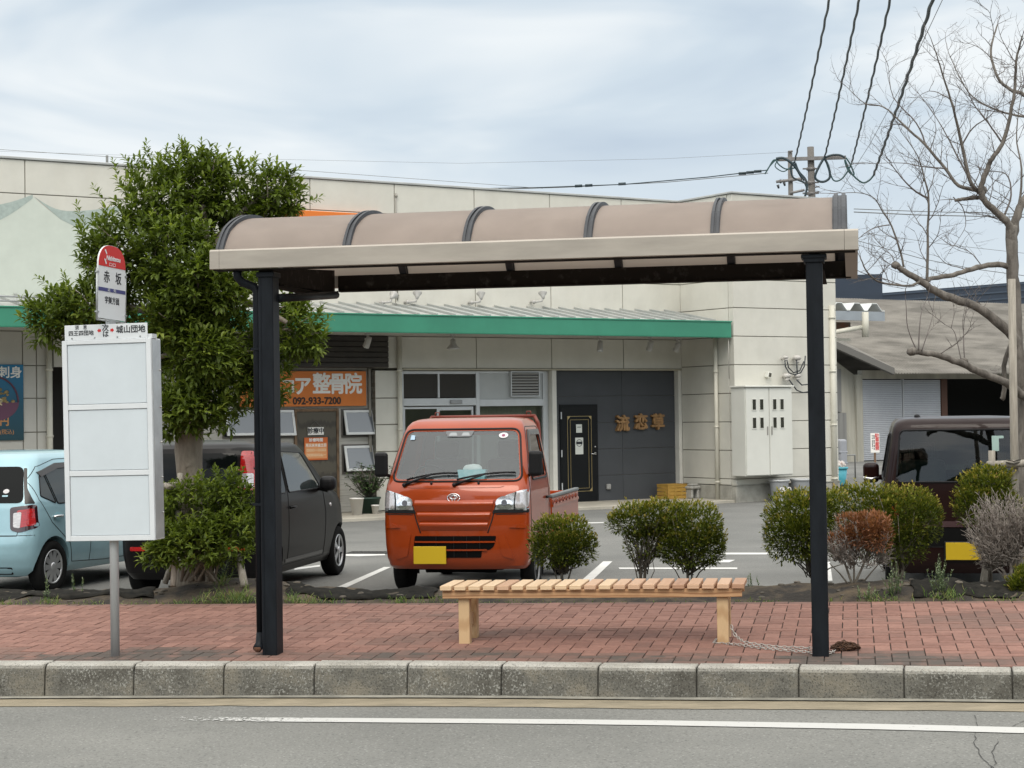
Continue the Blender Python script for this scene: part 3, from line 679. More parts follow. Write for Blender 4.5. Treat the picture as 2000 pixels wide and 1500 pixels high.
for k in range(70):
    a = k * 0.83 + random.uniform(-0.3, 0.3); rr = random.uniform(0.1, 1.0)
    pp.append(Vector((math.cos(a) * 0.085 * rr + (0.03 if k > 50 else -0.015), math.sin(a) * 0.055 * rr, 0.008 + 0.055 * (1 - rr) * random.random() + (0.012 if k % 3 else 0))))
pp += [Vector((0.06, -0.02, 0.02)), Vector((0.09, -0.01, 0.012)), Vector((0.115, -0.005, 0.008))]
b = chain_links(pp, 0.026, 0.0042, 0.011, 0.0175); b.build('links', M_rchain, rc)

# ================================================================== BUS STOP SIGN
M_alu = mat('aluminium', (0.42, 0.43, 0.435), 0.45, 0.15, var=0.08, vscale=5, stretch=(4, 4, 0.5))
M_white = mat('white_enamel', (0.62, 0.645, 0.66), 0.35, var=0.04, vscale=3.5, stretch=(1, 1, 0.6))
M_panel = mat('white_panel', (0.56, 0.61, 0.64), 0.30, var=0.03, vscale=3)
M_ink = mat('black_ink', (0.012, 0.014, 0.018), 0.6); M_red = mat('red_enamel', (0.50, 0.022, 0.02), 0.4); M_navy = mat('navy_band', (0.045, 0.05, 0.17), 0.5)
M_galv = mat('galvanised_steel', (0.38, 0.40, 0.40), 0.5, 0.6, var=0.25, vscale=20)
KF = Frame((-2.727, 12.23, 0.184), -10.8)
bs = thing('bus_stop_sign', 'white three panel bus stop board on a grey pole with red topped head sign', 'bus stop sign', KF.O, KF.rz)
tilt = Matrix.Rotation(math.radians(-0.45), 4, 'Y')
b = MB(); b.tube([(0, 0, -0.05), (0, 0, 1.0), (-0.006, 0, 2.05)], 0.0305, 20); b.build('pole', M_alu, bs)
cx0, cz0 = KF.on(131, 1057, -0.06); cx1, cz1 = KF.on(303, 1055, -0.06); tx0, tz0 = KF.on(121, 665.5, -0.06); tx1, tz1 = KF.on(296, 661, -0.06)
wid = ((cx1 - cx0) + (tx1 - tx0)) / 2; hgt = ((tz0 - cz0) + (tz1 - cz1)) / 2; lean = math.atan2(((tx0 - cx0) + (tx1 - cx1)) / 2, hgt)
RT = Matrix.Rotation(lean, 4, 'Y'); c0 = Vector(((cx0 + cx1) / 2, -0.06, (cz0 + cz1) / 2))
cs = bpy.data.objects.new('timetable_case', None)
def kbox(lo, hi, bev=0.0): b = MB(); b.box(lo, hi, bev); return b
b = MB(); hw = wid / 2; D = 0.165; fw = 0.035
b.box((-hw, 0.004, 0), (hw, D, hgt), 0.004)
for lo, hi in (((-hw, -0.012, 0), (-hw + fw, 0.0038, hgt)), ((hw - fw, -0.012, 0), (hw, 0.0038, hgt)), ((-hw + fw, -0.0118, 0), (hw - fw, 0.0036, fw)), ((-hw + fw, -0.0118, hgt - fw * 0.8), (hw - fw, 0.0036, hgt))): b.box(lo, hi, 0.002)
zr = [fw, hgt * 0.322, hgt * 0.337, hgt * 0.652, hgt * 0.667, hgt - fw * 0.8]
for z0, z1 in ((zr[1] + 0.001, zr[2] + 0.016), (zr[3] + 0.001, zr[4] + 0.016)): b.box((-hw + fw, -0.010, z0), (hw - fw, 0.0034, z1), 0.002)
case = b.build('timetable_case', M_white, bs, c0); case.rotation_euler = (0, lean, 0)
for z0, z1 in ((zr[0], zr[1]), (zr[2] + 0.017, zr[3]), (zr[4] + 0.017, zr[5])):
    b = MB(); b.box((-hw + fw + 0.004, -0.004, z0 + 0.003), (hw - fw - 0.004, 0.003, z1 - 0.003), 0.001); b.build('panel', M_panel, case)
b = MB(); b.box((hw + 0.0005, 0.01, 0.01), (hw + 0.003, D - 0.01, hgt - 0.01)); 
for z in (0.18, 0.42, 0.66, 0.9, 1.15): b.ball((hw + 0.006, D - 0.03, z), 0.007)
b.build('side_panel', mat('dull_aluminium', (0.5, 0.5, 0.49), 0.3, 0.8, var=0.15, vscale=4), case)
# destination strip on top of the case
sw = (KF.on(288, 650, -0.06)[0] - KF.on(126.5, 650, -0.06)[0]); shh = 0.105; sx = -hw + 0.018 + sw / 2
b = MB(); b.box((sx - sw / 2, -0.002, hgt + 0.001), (sx + sw / 2, 0.006, hgt + shh), 0.002); b.box((sx - sw / 2 + 0.02, 0.0065, hgt - 0.0), (sx + sw / 2 + 0.03, 0.09, hgt + 0.03)); db = b.build('destination_board', M_white, case)
for k in range(4):
    b = MB(); b.lathe([(0.0055, -0.006), (0.0055, -0.0022)], (sx - sw * 0.41 + k * sw * 0.275, 0, hgt + 0.016), 'Y', 8); b.build('screw', M_galv, case)
def kt(body, px, py, hpx, sx_=1.0, mt=M_ink, bold=0.0):
    # px,py in photo; map onto the strip
    u = sx - sw / 2 + (px - 126.5) / (288 - 126.5) * sw; tt = (py - (636.5 - (px - 127) * 0.031)) / 29.5
    return text(body, hpx / 289 * 1.12, mt, case, (u, -0.0035, hgt + shh * (1 - tt)), 0.0006, sx=sx_, bold=bold)
kt('須　恵', 159, 640.5, 8.5, 0.9); kt('四王四団地', 159, 651.5, 9.5, 1.0, bold=0.0006); kt('次', 207, 642, 13, bold=0.0008); kt('は', 207, 653.5, 12, bold=0.0008); kt('城山団地', 256, 644.5, 14, 0.98, bold=0.001)
for (px, s) in ((195, -1), (219.5, 1)):
    u = sx - sw / 2 + (px - 126.5) / 161.5 * sw; z = hgt + shh * 0.60; a = 0.016
    b = MB(); b.prism([(u + s * a, -0.0025, z), (u + s * 0.001, -0.0025, z + 0.015), (u + s * 0.001, -0.0025, z + 0.008), (u - s * 0.011, -0.0025, z + 0.009), (u - s * 0.011, -0.0025, z - 0.009), (u + s * 0.001, -0.0025, z - 0.008), (u + s * 0.001, -0.0025, z - 0.015)], (0, -0.001, 0)); b.build('arrow', M_red, case)
# head sign, turned on its pole
HP = KF.on(218.5, 624, 0.0); hd = MB()
Hrot = math.radians(73 + 10.8)
hw2, hh = 0.182, 0.505
def arc_top(n=14, w_=hw2, z0=0.32, z1=hh):
    return [(w_ * math.copysign(abs(math.cos(a)) ** 0.75, math.cos(a)), z0 + (z1 - z0) * math.sin(a) ** 0.9 if math.sin(a) > 0 else z0) for a in [PI * k / n for k in range(n + 1)]]
ZR = 0.352
prof = [(-hw2, 0.0), (hw2, 0.0), (hw2, ZR)] + arc_top(16, hw2, ZR, hh)[1:-1] + [(-hw2, ZR)]
b = MB(); b.prism([(x, 0.0, z) for x, z in prof], (0, 0.012, 0)); head = b.build('head_sign', M_white, bs, (HP[0], 0.0, HP[1])); head.rotation_euler = (0, math.radians(1.6), Hrot)
b = MB(); b.prism([(x, -0.0022, z) for x, z in [(-hw2 + 0.002, ZR + 0.004), (hw2 - 0.002, ZR + 0.004)] + arc_top(16, hw2 - 0.002, ZR + 0.004, hh - 0.002)[1:-1]], (0, 0.002, 0)); b.build('red_top', M_red, head)
b = MB(); b.box((-hw2 + 0.001, -0.002, 0.185), (hw2 - 0.001, -0.0003, 0.21)); b.build('navy_band', M_navy, head)
text('Nishitetsu', 0.045, M_white, head, (0.012, -0.0035, ZR + 0.063), 0.0005, sx=1.02, bold=0.0012, shear=0.15)
b = MB(); b.prism([(-0.105, -0.0026, ZR + 0.115), (-0.09, -0.0026, ZR + 0.12), (-0.07, -0.0026, ZR + 0.09), (-0.08, -0.0026, ZR + 0.085)], (0, -0.0008, 0)); b.prism([(-0.11, -0.0026, ZR + 0.055), (-0.096, -0.0026, ZR + 0.055), (-0.075, -0.0026, ZR + 0.022), (-0.09, -0.0026, ZR + 0.02)], (0, -0.0008, 0)); b.build('logo_mark', M_white, head)
for x in (-0.04, 0.006):
    b = MB()
    for lo, hi in (((x, -0.0032, ZR + 0.012), (x + 0.036, -0.0024, ZR + 0.015)), ((x, -0.0032, ZR + 0.03), (x + 0.036, -0.0024, ZR + 0.033)), ((x, -0.0032, ZR + 0.015), (x + 0.003, -0.0024, ZR + 0.03)), ((x + 0.033, -0.0032, ZR + 0.015), (x + 0.036, -0.0024, ZR + 0.03))): b.box(lo, hi)
    b.build('ticket_mark', M_white, head)
text('赤', 0.088, M_ink, head, (-0.072, -0.0015, 0.28), 0.0005, bold=0.001, sx=0.95); text('坂', 0.088, M_ink, head, (0.085, -0.0015, 0.28), 0.0005, bold=0.001, sx=0.95)
text('志　免', 0.024, M_white, head, (-0.005, -0.003, 0.197), 0.0004, sx=1.6); text('宇美方面', 0.052, M_ink, head, (0.0, -0.0015, 0.125), 0.0005, bold=0.0008, sx=0.95)
b = MB()
for x in (-hw2 - 0.012, hw2 + 0.008): b.tube([(x, 0.004, -0.012), (x, 0.004, 0.335)], 0.0065, 8)
b.tube([(-hw2 - 0.012, 0.004, -0.012), (hw2 + 0.008, 0.004, -0.012)], 0.0065, 8)
for x, z in ((-hw2 - 0.008, 0.04), (-hw2 - 0.008, 0.31), (hw2 + 0.005, 0.04), (hw2 + 0.005, 0.31)): b.box((x - 0.014, -0.004, z - 0.005), (x + 0.014, 0.014, z + 0.005))
b.box((-0.05, -0.004, -0.035), (0.05, 0.02, -0.003), 0.002); b.build('head_frame', M_galv, head)
# ================================================================== SHOP BUILDING
BFm = Frame((2.48, 36.2, 0.0), 32.6)
def streaky(name, base, streak, sc=(1.2, 1.2, 0.12)):
    m = mat(name, base, 0.75, var=0.05, vscale=2.0)
    t = m.node_tree; p = t.nodes['Principled BSDF']; N = t.nodes.new; L = t.links.new
    src = p.inputs['Base Color'].links[0].from_socket
    tc = N('ShaderNodeTexCoord'); mp = N('ShaderNodeMapping'); mp.inputs['Scale'].default_value = sc; L(tc.outputs['Object'], mp.inputs[0])
    n = N('ShaderNodeTexNoise'); n.inputs['Scale'].default_value = 3.2; n.inputs['Detail'].default_value = 7; n.inputs['Roughness'].default_value = 0.6; L(mp.outputs[0], n.inputs['Vector'])
    r = N('ShaderNodeMapRange'); r.inputs['From Min'].default_value = 0.46; r.inputs['From Max'].default_value = 0.78; r.inputs['To Max'].default_value = 0.20; L(n.outputs['Fac'], r.inputs[0])
    x = N('ShaderNodeMixRGB'); L(r.outputs[0], x.inputs[0]); L(src, x.inputs[1]); x.inputs[2].default_value = (*streak, 1); L(x.outputs[0], p.inputs['Base Color']); return m
M_wall = streaky('cream_wall_panel', (0.57, 0.558, 0.50), (0.50, 0.47, 0.39))
M_wallj = mat('wall_joint', (0.20, 0.19, 0.16), 0.9)
M_cop = mat('coping_metal', (0.42, 0.43, 0.42), 0.5, 0.3, var=0.1, vscale=2)
M_green = mat('green_metal', (0.036, 0.215, 0.135), 0.5, var=0.08, vscale=1.5)
M_awroof = mat('awning_metal', (0.36, 0.38, 0.37), 0.5, 0.3, col2=(0.43, 0.44, 0.42), vscale=2.5)
M_soffit = mat('soffit', (0.42, 0.41, 0.37), 0.8, var=0.08, vscale=3)
M_dark = mat('dark_interior', (0.012, 0.012, 0.011), 0.8)
M_alf = mat('window_aluminium', (0.52, 0.54, 0.55), 0.4, 0.3, var=0.05, vscale=3)
M_gpan = mat('grey_wall_panel', (0.066, 0.071, 0.078), 0.7, spec=0.25, var=0.07, vscale=1.5)
M_gl = glass('shop_glass', (0.80, 0.83, 0.81), 2.2)
bd = thing('shop_building', 'long cream panelled shop building with a green awning behind the parking lot', 'building', BFm.O, BFm.rz)
def panels(lo, hi, us, zs, y0, depth, m, name, parent=bd, gap=0.017, bev=0.004, axis='x'):
    b = MB(); us, zs = sorted(us), sorted(zs); us = [lo[0]] + [u for u in us if lo[0] + 0.05 < u < hi[0] - 0.05] + [hi[0]]; zs = [lo[1]] + [z for z in zs if lo[1] + 0.05 < z < hi[1] - 0.05] + [hi[1]]
    for i in range(len(us) - 1):
        for j in range(len(zs) - 1):
            a, c, z0, z1 = us[i] + gap / 2, us[i + 1] - gap / 2, zs[j] + gap / 2, zs[j + 1] - gap / 2
            if axis == 'x': b.box((a, y0, z0), (c, y0 + depth, z1), bev)
            else: b.box((y0, a, z0), (y0 + depth, c, z1), bev)
    b.mi = 1
    if axis == 'x': b.box((us[0] + 0.01, y0 + 0.014, zs[0] + 0.002), (us[-1] - 0.01, y0 + depth - 0.01, zs[-1] - 0.01))
    else: b.box((y0 + (0.014 if depth > 0 else -0.014), us[0] + 0.01, zs[0] + 0.002), (y0 + depth * 0.8, us[-1] - 0.01, zs[-1] - 0.01))
    return b.build(name, [m, M_wallj], parent)
VJ = [-0.27 - 1.7365 * i for i in range(12)]; ZJ = [6.12 - 0.5655 * i for i in range(1, 11)]
RBX = 1.19; RBY = -1.69
panels((-21.0, 3.30), (RBX + 0.10, 6.12), VJ, ZJ, 0.0, 0.15, M_wall, 'upper_wall')
b = MB(); b.box((-21.0, -0.03, 6.121), (RBX + 0.1, 0.17, 6.16), 0.006); b.box((RBX - 0.03, RBY - 0.03, 6.122), (3.95, RBY + 0.17, 6.162), 0.006); b.box((RBX - 0.031, RBY + 0.171, 6.1215), (RBX + 0.17, -0.031, 6.161), 0.006); b.build('coping', M_cop, bd)
# projecting right block: return wall and front
panels((RBY + 0.152, 0.34), (-0.002, 6.12), [], ZJ, RBX, 0.15, M_wall, 'return_wall', axis='y')
panels((RBX, 0.34), (3.93, 6.12), [], ZJ, RBY, 0.15, M_wall, 'wing_wall')
b = MB(); b.box((3.78, RBY + 0.152, 0.0), (3.93, 9.0, 6.12)); b.box((-21.0, 0.152, 6.0), (3.775, 9.0, 6.05)); b.box((-21, 8.9, 0), (3.775, 9.0, 5.998)); b.box((-21.0, 0.152, 0), (-20.85, 8.895, 5.998)); b.build('rear_walls', M_wall, bd)
M_base = mat('base_concrete', (0.34, 0.33, 0.29), 0.9, var=0.2, vscale=4, bump=0.3)
b = MB(); b.box((RBX - 0.012, RBY - 0.015, -0.05), (3.94, RBY + 0.13, 0.332), 0.006); b.box((RBX - 0.0122, RBY + 0.131, -0.05), (RBX + 0.12, -0.05, 0.331), 0.006); b.box((RBX - 0.03, RBY - 0.035, 0.332), (3.95, RBY + 0.1, 0.352), 0.003); b.build('wall_base', M_base, bd)
# painted swags on the upper wall at the left
M_mur1 = mat('pale_green_paint', (0.525, 0.565, 0.505), 0.8, var=0.04, vscale=3); M_mur2 = mat('grey_green_paint', (0.35, 0.41, 0.38), 0.8, var=0.1, vscale=14)
def poly_on(frame, pts, yl, name, m, parent, th=-0.002):
    b = MB(); b.prism([(frame.on(x, y, yl)[0], yl, frame.on(x, y, yl)[1]) for x, y in pts], (0, th, 0)); return b.build(name, m, parent)
def swag(x0, y0, x1, y1, sag, n=8): return [(x0 + (x1 - x0) * k / n, y0 + (y1 - y0) * k / n + sag * math.sin(PI * k / n)) for k in range(n + 1)]
topc = swag(-60, 398, 64, 379, 9) + swag(64, 379, 152, 412, 12)[1:] + swag(152, 412, 232, 399, 3)[1:] + [(300, 430)]
botc = swag(-60, 450, 0, 441, 2) + swag(0, 441, 64, 392, 8)[1:] + swag(64, 384, 152, 444, 14) + swag(152, 444, 236, 405, 5)[1:]
poly_on(BFm, swag(-60, 440, 64, 384, 12) + swag(64, 384, 160, 440, 10)[1:] + swag(160, 440, 236, 408, 4)[1:] + [(420, 450), (420, 590), (-60, 590)], -0.001, 'mural', M_mur1, bd)
poly_on(BFm, swag(-60, 402, 64, 380, 8) + [(64, 387)] + swag(64, 387, -60, 446, 12)[1:], -0.0035, 'mural_band', M_mur2, bd)
poly_on(BFm, [(67, 384)] + swag(67, 384, 152, 412, 10)[1:] + swag(152, 412, 228, 402, 2)[1:] + [(236, 410), (190, 436), (165, 447), (150, 444), (118, 428), (90, 404)], -0.0035, 'mural_band', M_mur2, bd)
# ---- lower storey. beam strip above the openings
ZB = 2.69
panels((-5.95, ZB), (RBX + 0.1, 3.29), [-3.74, -2.01, -0.27], [], 0.0, 0.15, M_wall, 'lintel_wall')
b = MB(); b.box((-5.36, -0.02, ZB - 0.03), (RBX - 0.001, 0.12, ZB - 0.001), 0.004); b.build('lintel_trim', mat('beige_trim', (0.44, 0.41, 0.32), 0.6, var=0.1, vscale=3), bd)
panels((-5.94, 0.06), (-5.37, ZB - 0.032), [], [0.65, 1.15, 1.65, 2.14], 0.0, 0.3, M_wall, 'pillar', gap=0.02)
# grey infill wall
panels((-1.92, 0.03), (1.10, ZB - 0.031), [-0.24], [0.56, 1.09, 1.62, 2.15], 0.12, 0.1, M_gpan, 'grey_wall', gap=0.006, bev=0.002)
b = MB(); b.box((-2.03, -0.03, 0.06), (-1.925, 0.2, ZB - 0.031), 0.006); b.build('opening_frame', mat('white_frame', (0.62, 0.61, 0.56), 0.6, var=0.08, vscale=2), bd); b = MB(); b.box((1.105, -0.01, 0.06), (RBX - 0.001, 0.2, ZB - 0.031), 0.006); b.build('opening_frame', mat('white_frame', (0.62, 0.61, 0.56), 0.6, var=0.08, vscale=2), bd)
# black door with gold double line
M_door = mat('black_door', (0.006, 0.007, 0.008), 0.45, spec=0.2, var=0.1, vscale=3); M_gold = mat('gold_trim', (0.42, 0.33, 0.16), 0.4, 0.6)
d0_, d1_ = BFm.u(1097, 880, 0.1), BFm.u(1165, 880, 0.1); dw = d1_ - d0_
b = MB(); b.box((d0_, 0.085, 0.06), (d1_, 0.125, 1.955), 0.004); door = b.build('door', M_door, bd)
b = MB(); b.box((d0_ - 0.03, 0.09, 0.06), (d0_ - 0.001, 0.124, 1.985)); b.box((d1_ + 0.001, 0.09, 0.06), (d1_ + 0.03, 0.124, 1.985)); b.box((d0_ - 0.03, 0.0901, 1.956), (d1_ + 0.03, 0.1239, 1.984)); b.build('door_frame', M_door, door)
for ins, r in ((0.155, 0.008), (0.235, 0.0065)):
    b = MB(); x0, x1, z0, z1 = d0_ + dw * ins, d1_ - dw * (ins), 0.06 + (0.20 if ins < 0.2 else 0.26), 1.955 - (0.20 if ins < 0.2 else 0.27)
    for lo, hi in (((x0, 0.078, z0), (x0 + r, 0.0845, z1)), ((x1 - r, 0.078, z0), (x1, 0.0845, z1)), ((x0 + r, 0.078, z0), (x1 - r, 0.0845, z0 + r)), ((x0 + r, 0.078, z1 - r), (x1 - r, 0.0845, z1))): b.box(lo, hi)
    if ins < 0.2:
        for sx_, sz_ in ((x0, z0), (x1, z0), (x0, z1), (x1, z1)):
            b.prism([(sx_, 0.076, sz_), (sx_ + (0.08 if sx_ == x0 else -0.08), 0.076, sz_), (sx_, 0.076, sz_ + (0.08 if sz_ == z0 else -0.08))], (0, -0.003, 0))
    b.build('gold_line', M_gold, door)
M_paper = mat('paper', (0.62, 0.64, 0.60), 0.8)
for px, py, w_, h_, nm in ((1131, 837, 0.14, 0.165, 'notice'), (1131.5, 871, 0.19, 0.33, 'notice')):
    u, z = BFm.on(px, py, 0.08); b = MB(); b.box((u - w_ / 2, 0.080, z - h_ / 2), (u + w_ / 2, 0.0843, z + h_ / 2)); n_ = b.build(nm, M_paper, door)
    if h_ < 0.2: b = MB(); b.box((u - 0.045, 0.0786, z + 0.018), (u + 0.045, 0.0798, z + 0.036)); b.build('notice_mark', mat('grey_ink', (0.2, 0.22, 0.2), 0.7), n_)
    else:
        b = MB(); ring = [(0.062 + 0.004 * (k % 2)) for k in range(24)]
        b.tube([(u + 0.066 * math.cos(2 * PI * k / 24), 0.0795, z + 0.06 + 0.066 * math.sin(2 * PI * k / 24)) for k in range(25)], 0.006, 5); b.box((u - 0.075, 0.0785, z + 0.035), (u + 0.075, 0.0798, z + 0.085)); b.build('notice_mark', M_ink, n_)
b = MB(); z = 1.0; b.box((d1_ - 0.075, 0.06, z - 0.02), (d1_ - 0.03, 0.084, z + 0.03), 0.004); b.tube([(d1_ - 0.05, 0.055, z), (d1_ - 0.16, 0.055, z)], 0.011, 8); b.ball((d1_ - 0.05, 0.075, z + 0.14), 0.02); b.build('handle', mat('chrome', (0.7, 0.7, 0.7), 0.18, 1.0), door)
b = MB()
for z in (0.3, 0.95, 1.7): b.box((d0_ - 0.02, 0.08, z), (d0_ + 0.004, 0.0895, z + 0.14))
b.build('hinges', M_alf, door)
u, z = BFm.on(1188, 951, 0.1); b = MB(); b.box((u - 0.05, 0.06, z - 0.05), (u + 0.05, 0.119, z + 0.06), 0.02, seg=3); b.build('vent_hood', mat('vent_grey', (0.3, 0.3, 0.29), 0.6), bd)
# ---- glazed shop front
g0, g1 = -5.33, -2.04; zt0, zt1 = 2.12, ZB - 0.04
def frame_bars(name, bars, m=M_alf, y0=0.10, y1=0.16, parent=bd):
    b = MB()
    for (xa, za, xb, zb_) in bars: b.box((xa, y0, za), (xb, y1, zb_), 0.003)
    return b.build(name, m, parent)
xm = BFm.u(932, 800, 0.12); xd = BFm.u(856, 750, 0.12); xv = BFm.u(996, 750, 0.12)
sf = frame_bars('storefront_frame', [(g0, 0.06, g0 + 0.05, zt1), (g1 - 0.12, 0.06, g1, zt1), (xm - 0.03, 0.06, xm + 0.05, zt1 - 0.001), (g0 + 0.05, zt1 - 0.06, xm - 0.03, zt1 - 0.001), (xd - 0.02, 2.14, xd + 0.02, zt1 - 0.061), (xm + 0.051, 1.97, g1 - 0.121, 2.10), (g0 + 0.051, 1.99, xm - 0.031, 2.13), (xm + 0.051, zt1 - 0.05, g1 - 0.121, zt1 - 0.002)])
b = MB(); 
for k in range(24): b.box((g0 + 0.05, 0.125, 2.15 + k * 0.0185), (xd - 0.021, 0.150, 2.155 + k * 0.0185 + 0.006)); b.box((xd + 0.021, 0.125, 2.15 + k * 0.0185), (xm - 0.031, 0.150, 2.155 + k * 0.0185 + 0.006))
b.build('louvre_blinds', mat('bronze_louvre', (0.055, 0.05, 0.042), 0.6), sf)
b = MB(); b.box((g0 + 0.03, 0.151, 2.12), (xm - 0.005, 0.158, zt1 - 0.02)); b.build('louvre_backing', mat('bronze_back', (0.02, 0.018, 0.015), 0.8), sf)
b = MB(); b.box((xm + 0.051, 0.125, 2.101), (g1 - 0.121, 0.15, zt1 - 0.051)); b.build('infill_panel', mat('grey_infill', (0.40, 0.42, 0.42), 0.5, var=0.05, vscale=3), sf)
x0 = xv; x1 = BFm.u(1049, 750, 0.12); b = MB(); b.box((x0, 0.085, 2.17), (x1, 0.09, 2.62)); 
for (lo, hi) in (((x0 - 0.02, 0.05, 2.15), (x0, 0.124, 2.64)), ((x1, 0.05, 2.15), (x1 + 0.02, 0.124, 2.64)), ((x0, 0.05, 2.15), (x1, 0.124, 2.17)), ((x0, 0.05, 2.62), (x1, 0.124, 2.64))): b.box(lo, hi)
vent = b.build('vent_louvre', M_alf, sf)
b = MB()
for k in range(8): b.box((x0 + 0.005, 0.052, 2.185 + k * 0.056), (x1 - 0.005, 0.082, 2.215 + k * 0.056), 0, rot=Matrix.Rotation(-0.5, 3, 'X'))
b.build('vent_slats', mat('slat_grey', (0.33, 0.33, 0.32), 0.6), vent)
b = MB(); b.box((x0 + 0.001, 0.083, 2.171), (x1 - 0.001, 0.0848, 2.619)); b.build('vent_dark', M_dark, vent)
frame_bars('sliding_door', [(g0 + 0.06, 0.08, g0 + 0.09, 1.97), (xd - 0.03, 0.08, xd + 0.03, 1.97), (xm - 0.12, 0.08, xm - 0.08, 1.97), (g0 + 0.0901, 1.93, xd - 0.031, 1.97), (xd + 0.031, 1.90, xm - 0.121, 1.97), (g0 + 0.0901, 0.08, xd - 0.031, 0.2), (xd + 0.031, 0.08, xm - 0.121, 0.2)], M_alf, 0.13, 0.17)
u, z = BFm.on(890, 785, 0.1); b = MB(); b.box((u - 0.13, 0.06, z - 0.035), (u + 0.13, 0.099, z + 0.035), 0.008); b.build('door_sensor', mat('sensor_grey', (0.30, 0.31, 0.32), 0.4), sf)
for nm, xa, xb, za, zb_ in (('window_pane', g0 + 0.0905, xd - 0.0305, 0.2005, 1.9295), ('window_pane', xd + 0.0305, xm - 0.1205, 0.2005, 1.8995), ('window_pane', xm + 0.0505, g1 - 0.1205, 0.3, 1.9695)):
    b = MB(); b.box((xa, 0.148, za), (xb, 0.154, zb_)); b.build(nm, M_gl, sf)
b = MB(); b.box((xm + 0.0505, 0.101, 0.06), (g1 - 0.1205, 0.159, 0.299)); b.build('kick_panel', M_alf, sf)
# interior seen through the glass: light curtain on the right pane, a counter and rear wall
M_int = mat('interior_wall', (0.55, 0.53, 0.47), 0.9, var=0.1, vscale=1.5); M_curt = mat('curtain', (0.42, 0.40, 0.33), 0.9, var=0.08, vscale=6, stretch=(6, 1, 0.3))
b = MB(); b.box((g0 + 0.03, 2.4, 0.05), (g1 - 0.05, 2.45, 2.6)); b.box((g0 - 0.02, 0.2, 0.05), (g0 + 0.029, 2.39, 2.6)); b.box((g1 - 0.045, 0.2, 0.05), (g1, 2.39, 2.6)); b.box((g0 + 0.03, 0.2, 2.601), (g1 - 0.05, 2.39, 2.65)); b.box((g0 + 0.03, 0.2, 0.02), (g1 - 0.05, 2.39, 0.06)); b.build('interior', M_int, sf)
b = MB(); b.box((xm + 0.07, 0.3, 0.3), (g1 - 0.15, 0.33, 1.96)); b.build('curtain', M_curt, sf)
b = MB(); b.box((g0 + 0.3, 1.2, 0.07), (xm - 0.4, 1.6, 0.95)); b.box((g0 + 0.25, 1.15, 0.951), (xm - 0.35, 1.65, 1.0)); b.build('counter', mat('counter_brown', (0.12, 0.07, 0.04), 0.5), sf)
# ---- clinic front: board siding, windows, door, roller shutter box
c0_, c1_ = BFm.u(310, 800, 0.2), -5.945
M_sid = mat('grey_board_siding', (0.42, 0.405, 0.365), 0.75, var=0.10, vscale=5, stretch=(0.5, 1, 6))
b = MB(); z = 0.06
while z < 2.68: b.box((c0_, 0.2 + 0.0, z), (c1_, 0.30, z + 0.098), 0.004); z += 0.1
b.build('board_siding', M_sid, bd)
b = MB(); b.box((c1_ - 0.05, 0.13, 0.06), (c1_ - 0.001, 0.1985, 2.69), 0.006); b.build('door_jamb', mat('jamb_grey', (0.27, 0.255, 0.22), 0.7, var=0.1, vscale=3), bd)
M_shut = mat('dark_shutter', (0.028, 0.023, 0.018), 0.6, var=0.2, vscale=3)
sx0, sx1 = BFm.u(330, 690), BFm.u(755, 690); b = MB()
for k in range(6): b.box((sx0, -0.09, 2.70 + k * 0.098), (sx1, 0.195, 2.70 + k * 0.098 + 0.09), 0.012)
b.box((sx0 + 0.01, -0.07, 2.70), (sx1 - 0.01, 0.19, 3.28)); b.build('shutter_box', M_shut, bd)
def clinic_window(x0, x1, y0, y1):
    ua, za = BFm.on(x0, y1, 0.19); ub, zb_ = BFm.on(x1, y0, 0.19); h = zb_ - za
    b = MB()
    for lo, hi in (((ua - 0.03, 0.175, za - 0.035), (ub + 0.03, 0.199, za - 0.005)), ((ua - 0.03, 0.175, zb_ + 0.005), (ub + 0.03, 0.199, zb_ + 0.03)), ((ua - 0.03, 0.175, za - 0.005), (ua - 0.005, 0.199, zb_ + 0.005)), ((ub + 0.005, 0.175, za - 0.005), (ub + 0.03, 0.199, zb_ + 0.005))): b.box(lo, hi)
    f = b.build('window', mat('bronze_frame', (0.10, 0.09, 0.08), 0.5), bd)
    b = MB(); b.box((ua, 0.193, za), (ub, 0.1985, zb_)); b.build('window_dark', M_dark, f)
    # awning sash hinged at the top, pushed open
    R = Matrix.Rotation(math.radians(-14), 3, 'X'); pv = (0, 0.17, zb_); fr = 0.045
    b = MB()
    for lo, hi in (((ua, 0.15, za), (ub, 0.18, za + fr)), ((ua, 0.15, zb_ - fr), (ub, 0.18, zb_)), ((ua, 0.15, za + fr), (ua + fr, 0.18, zb_ - fr)), ((ub - fr, 0.15, za + fr), (ub, 0.18, zb_ - fr))): b.box(lo, hi, 0.003, rot=R, piv=pv)
    b.build('sash', mat('white_sash', (0.66, 0.67, 0.66), 0.45), f)
    b = MB(); b.box((ua + fr, 0.160, za + fr), (ub - fr, 0.166, zb_ - fr), rot=R, piv=pv); b.build('pane', mat('frosted_pane', (0.14, 0.155, 0.17), 0.06, spec=0.8, coat=0.6), f)
clinic_window(438, 500, 801, 853); clinic_window(520, 572, 801, 853); clinic_window(670, 728, 801, 851); clinic_window(671, 729, 870, 922)
ud0, ud1 = BFm.u(579, 900, 0.2), BFm.u(656, 900, 0.2)
M_oldw = wood_mat('weathered_door_wood', (0.085, 0.075, 0.055), (0.05, 0.043, 0.033), (6, 6, 0.4), 2.5, 3.0); M_oldf = wood_mat('door_frame_wood', (0.16, 0.10, 0.055), (0.10, 0.06, 0.03), (6, 6, 0.4), 2.5, 3.0)
b = MB(); b.box((ud0, 0.165, 0.08), (ud1, 0.199, 1.90), 0.004)
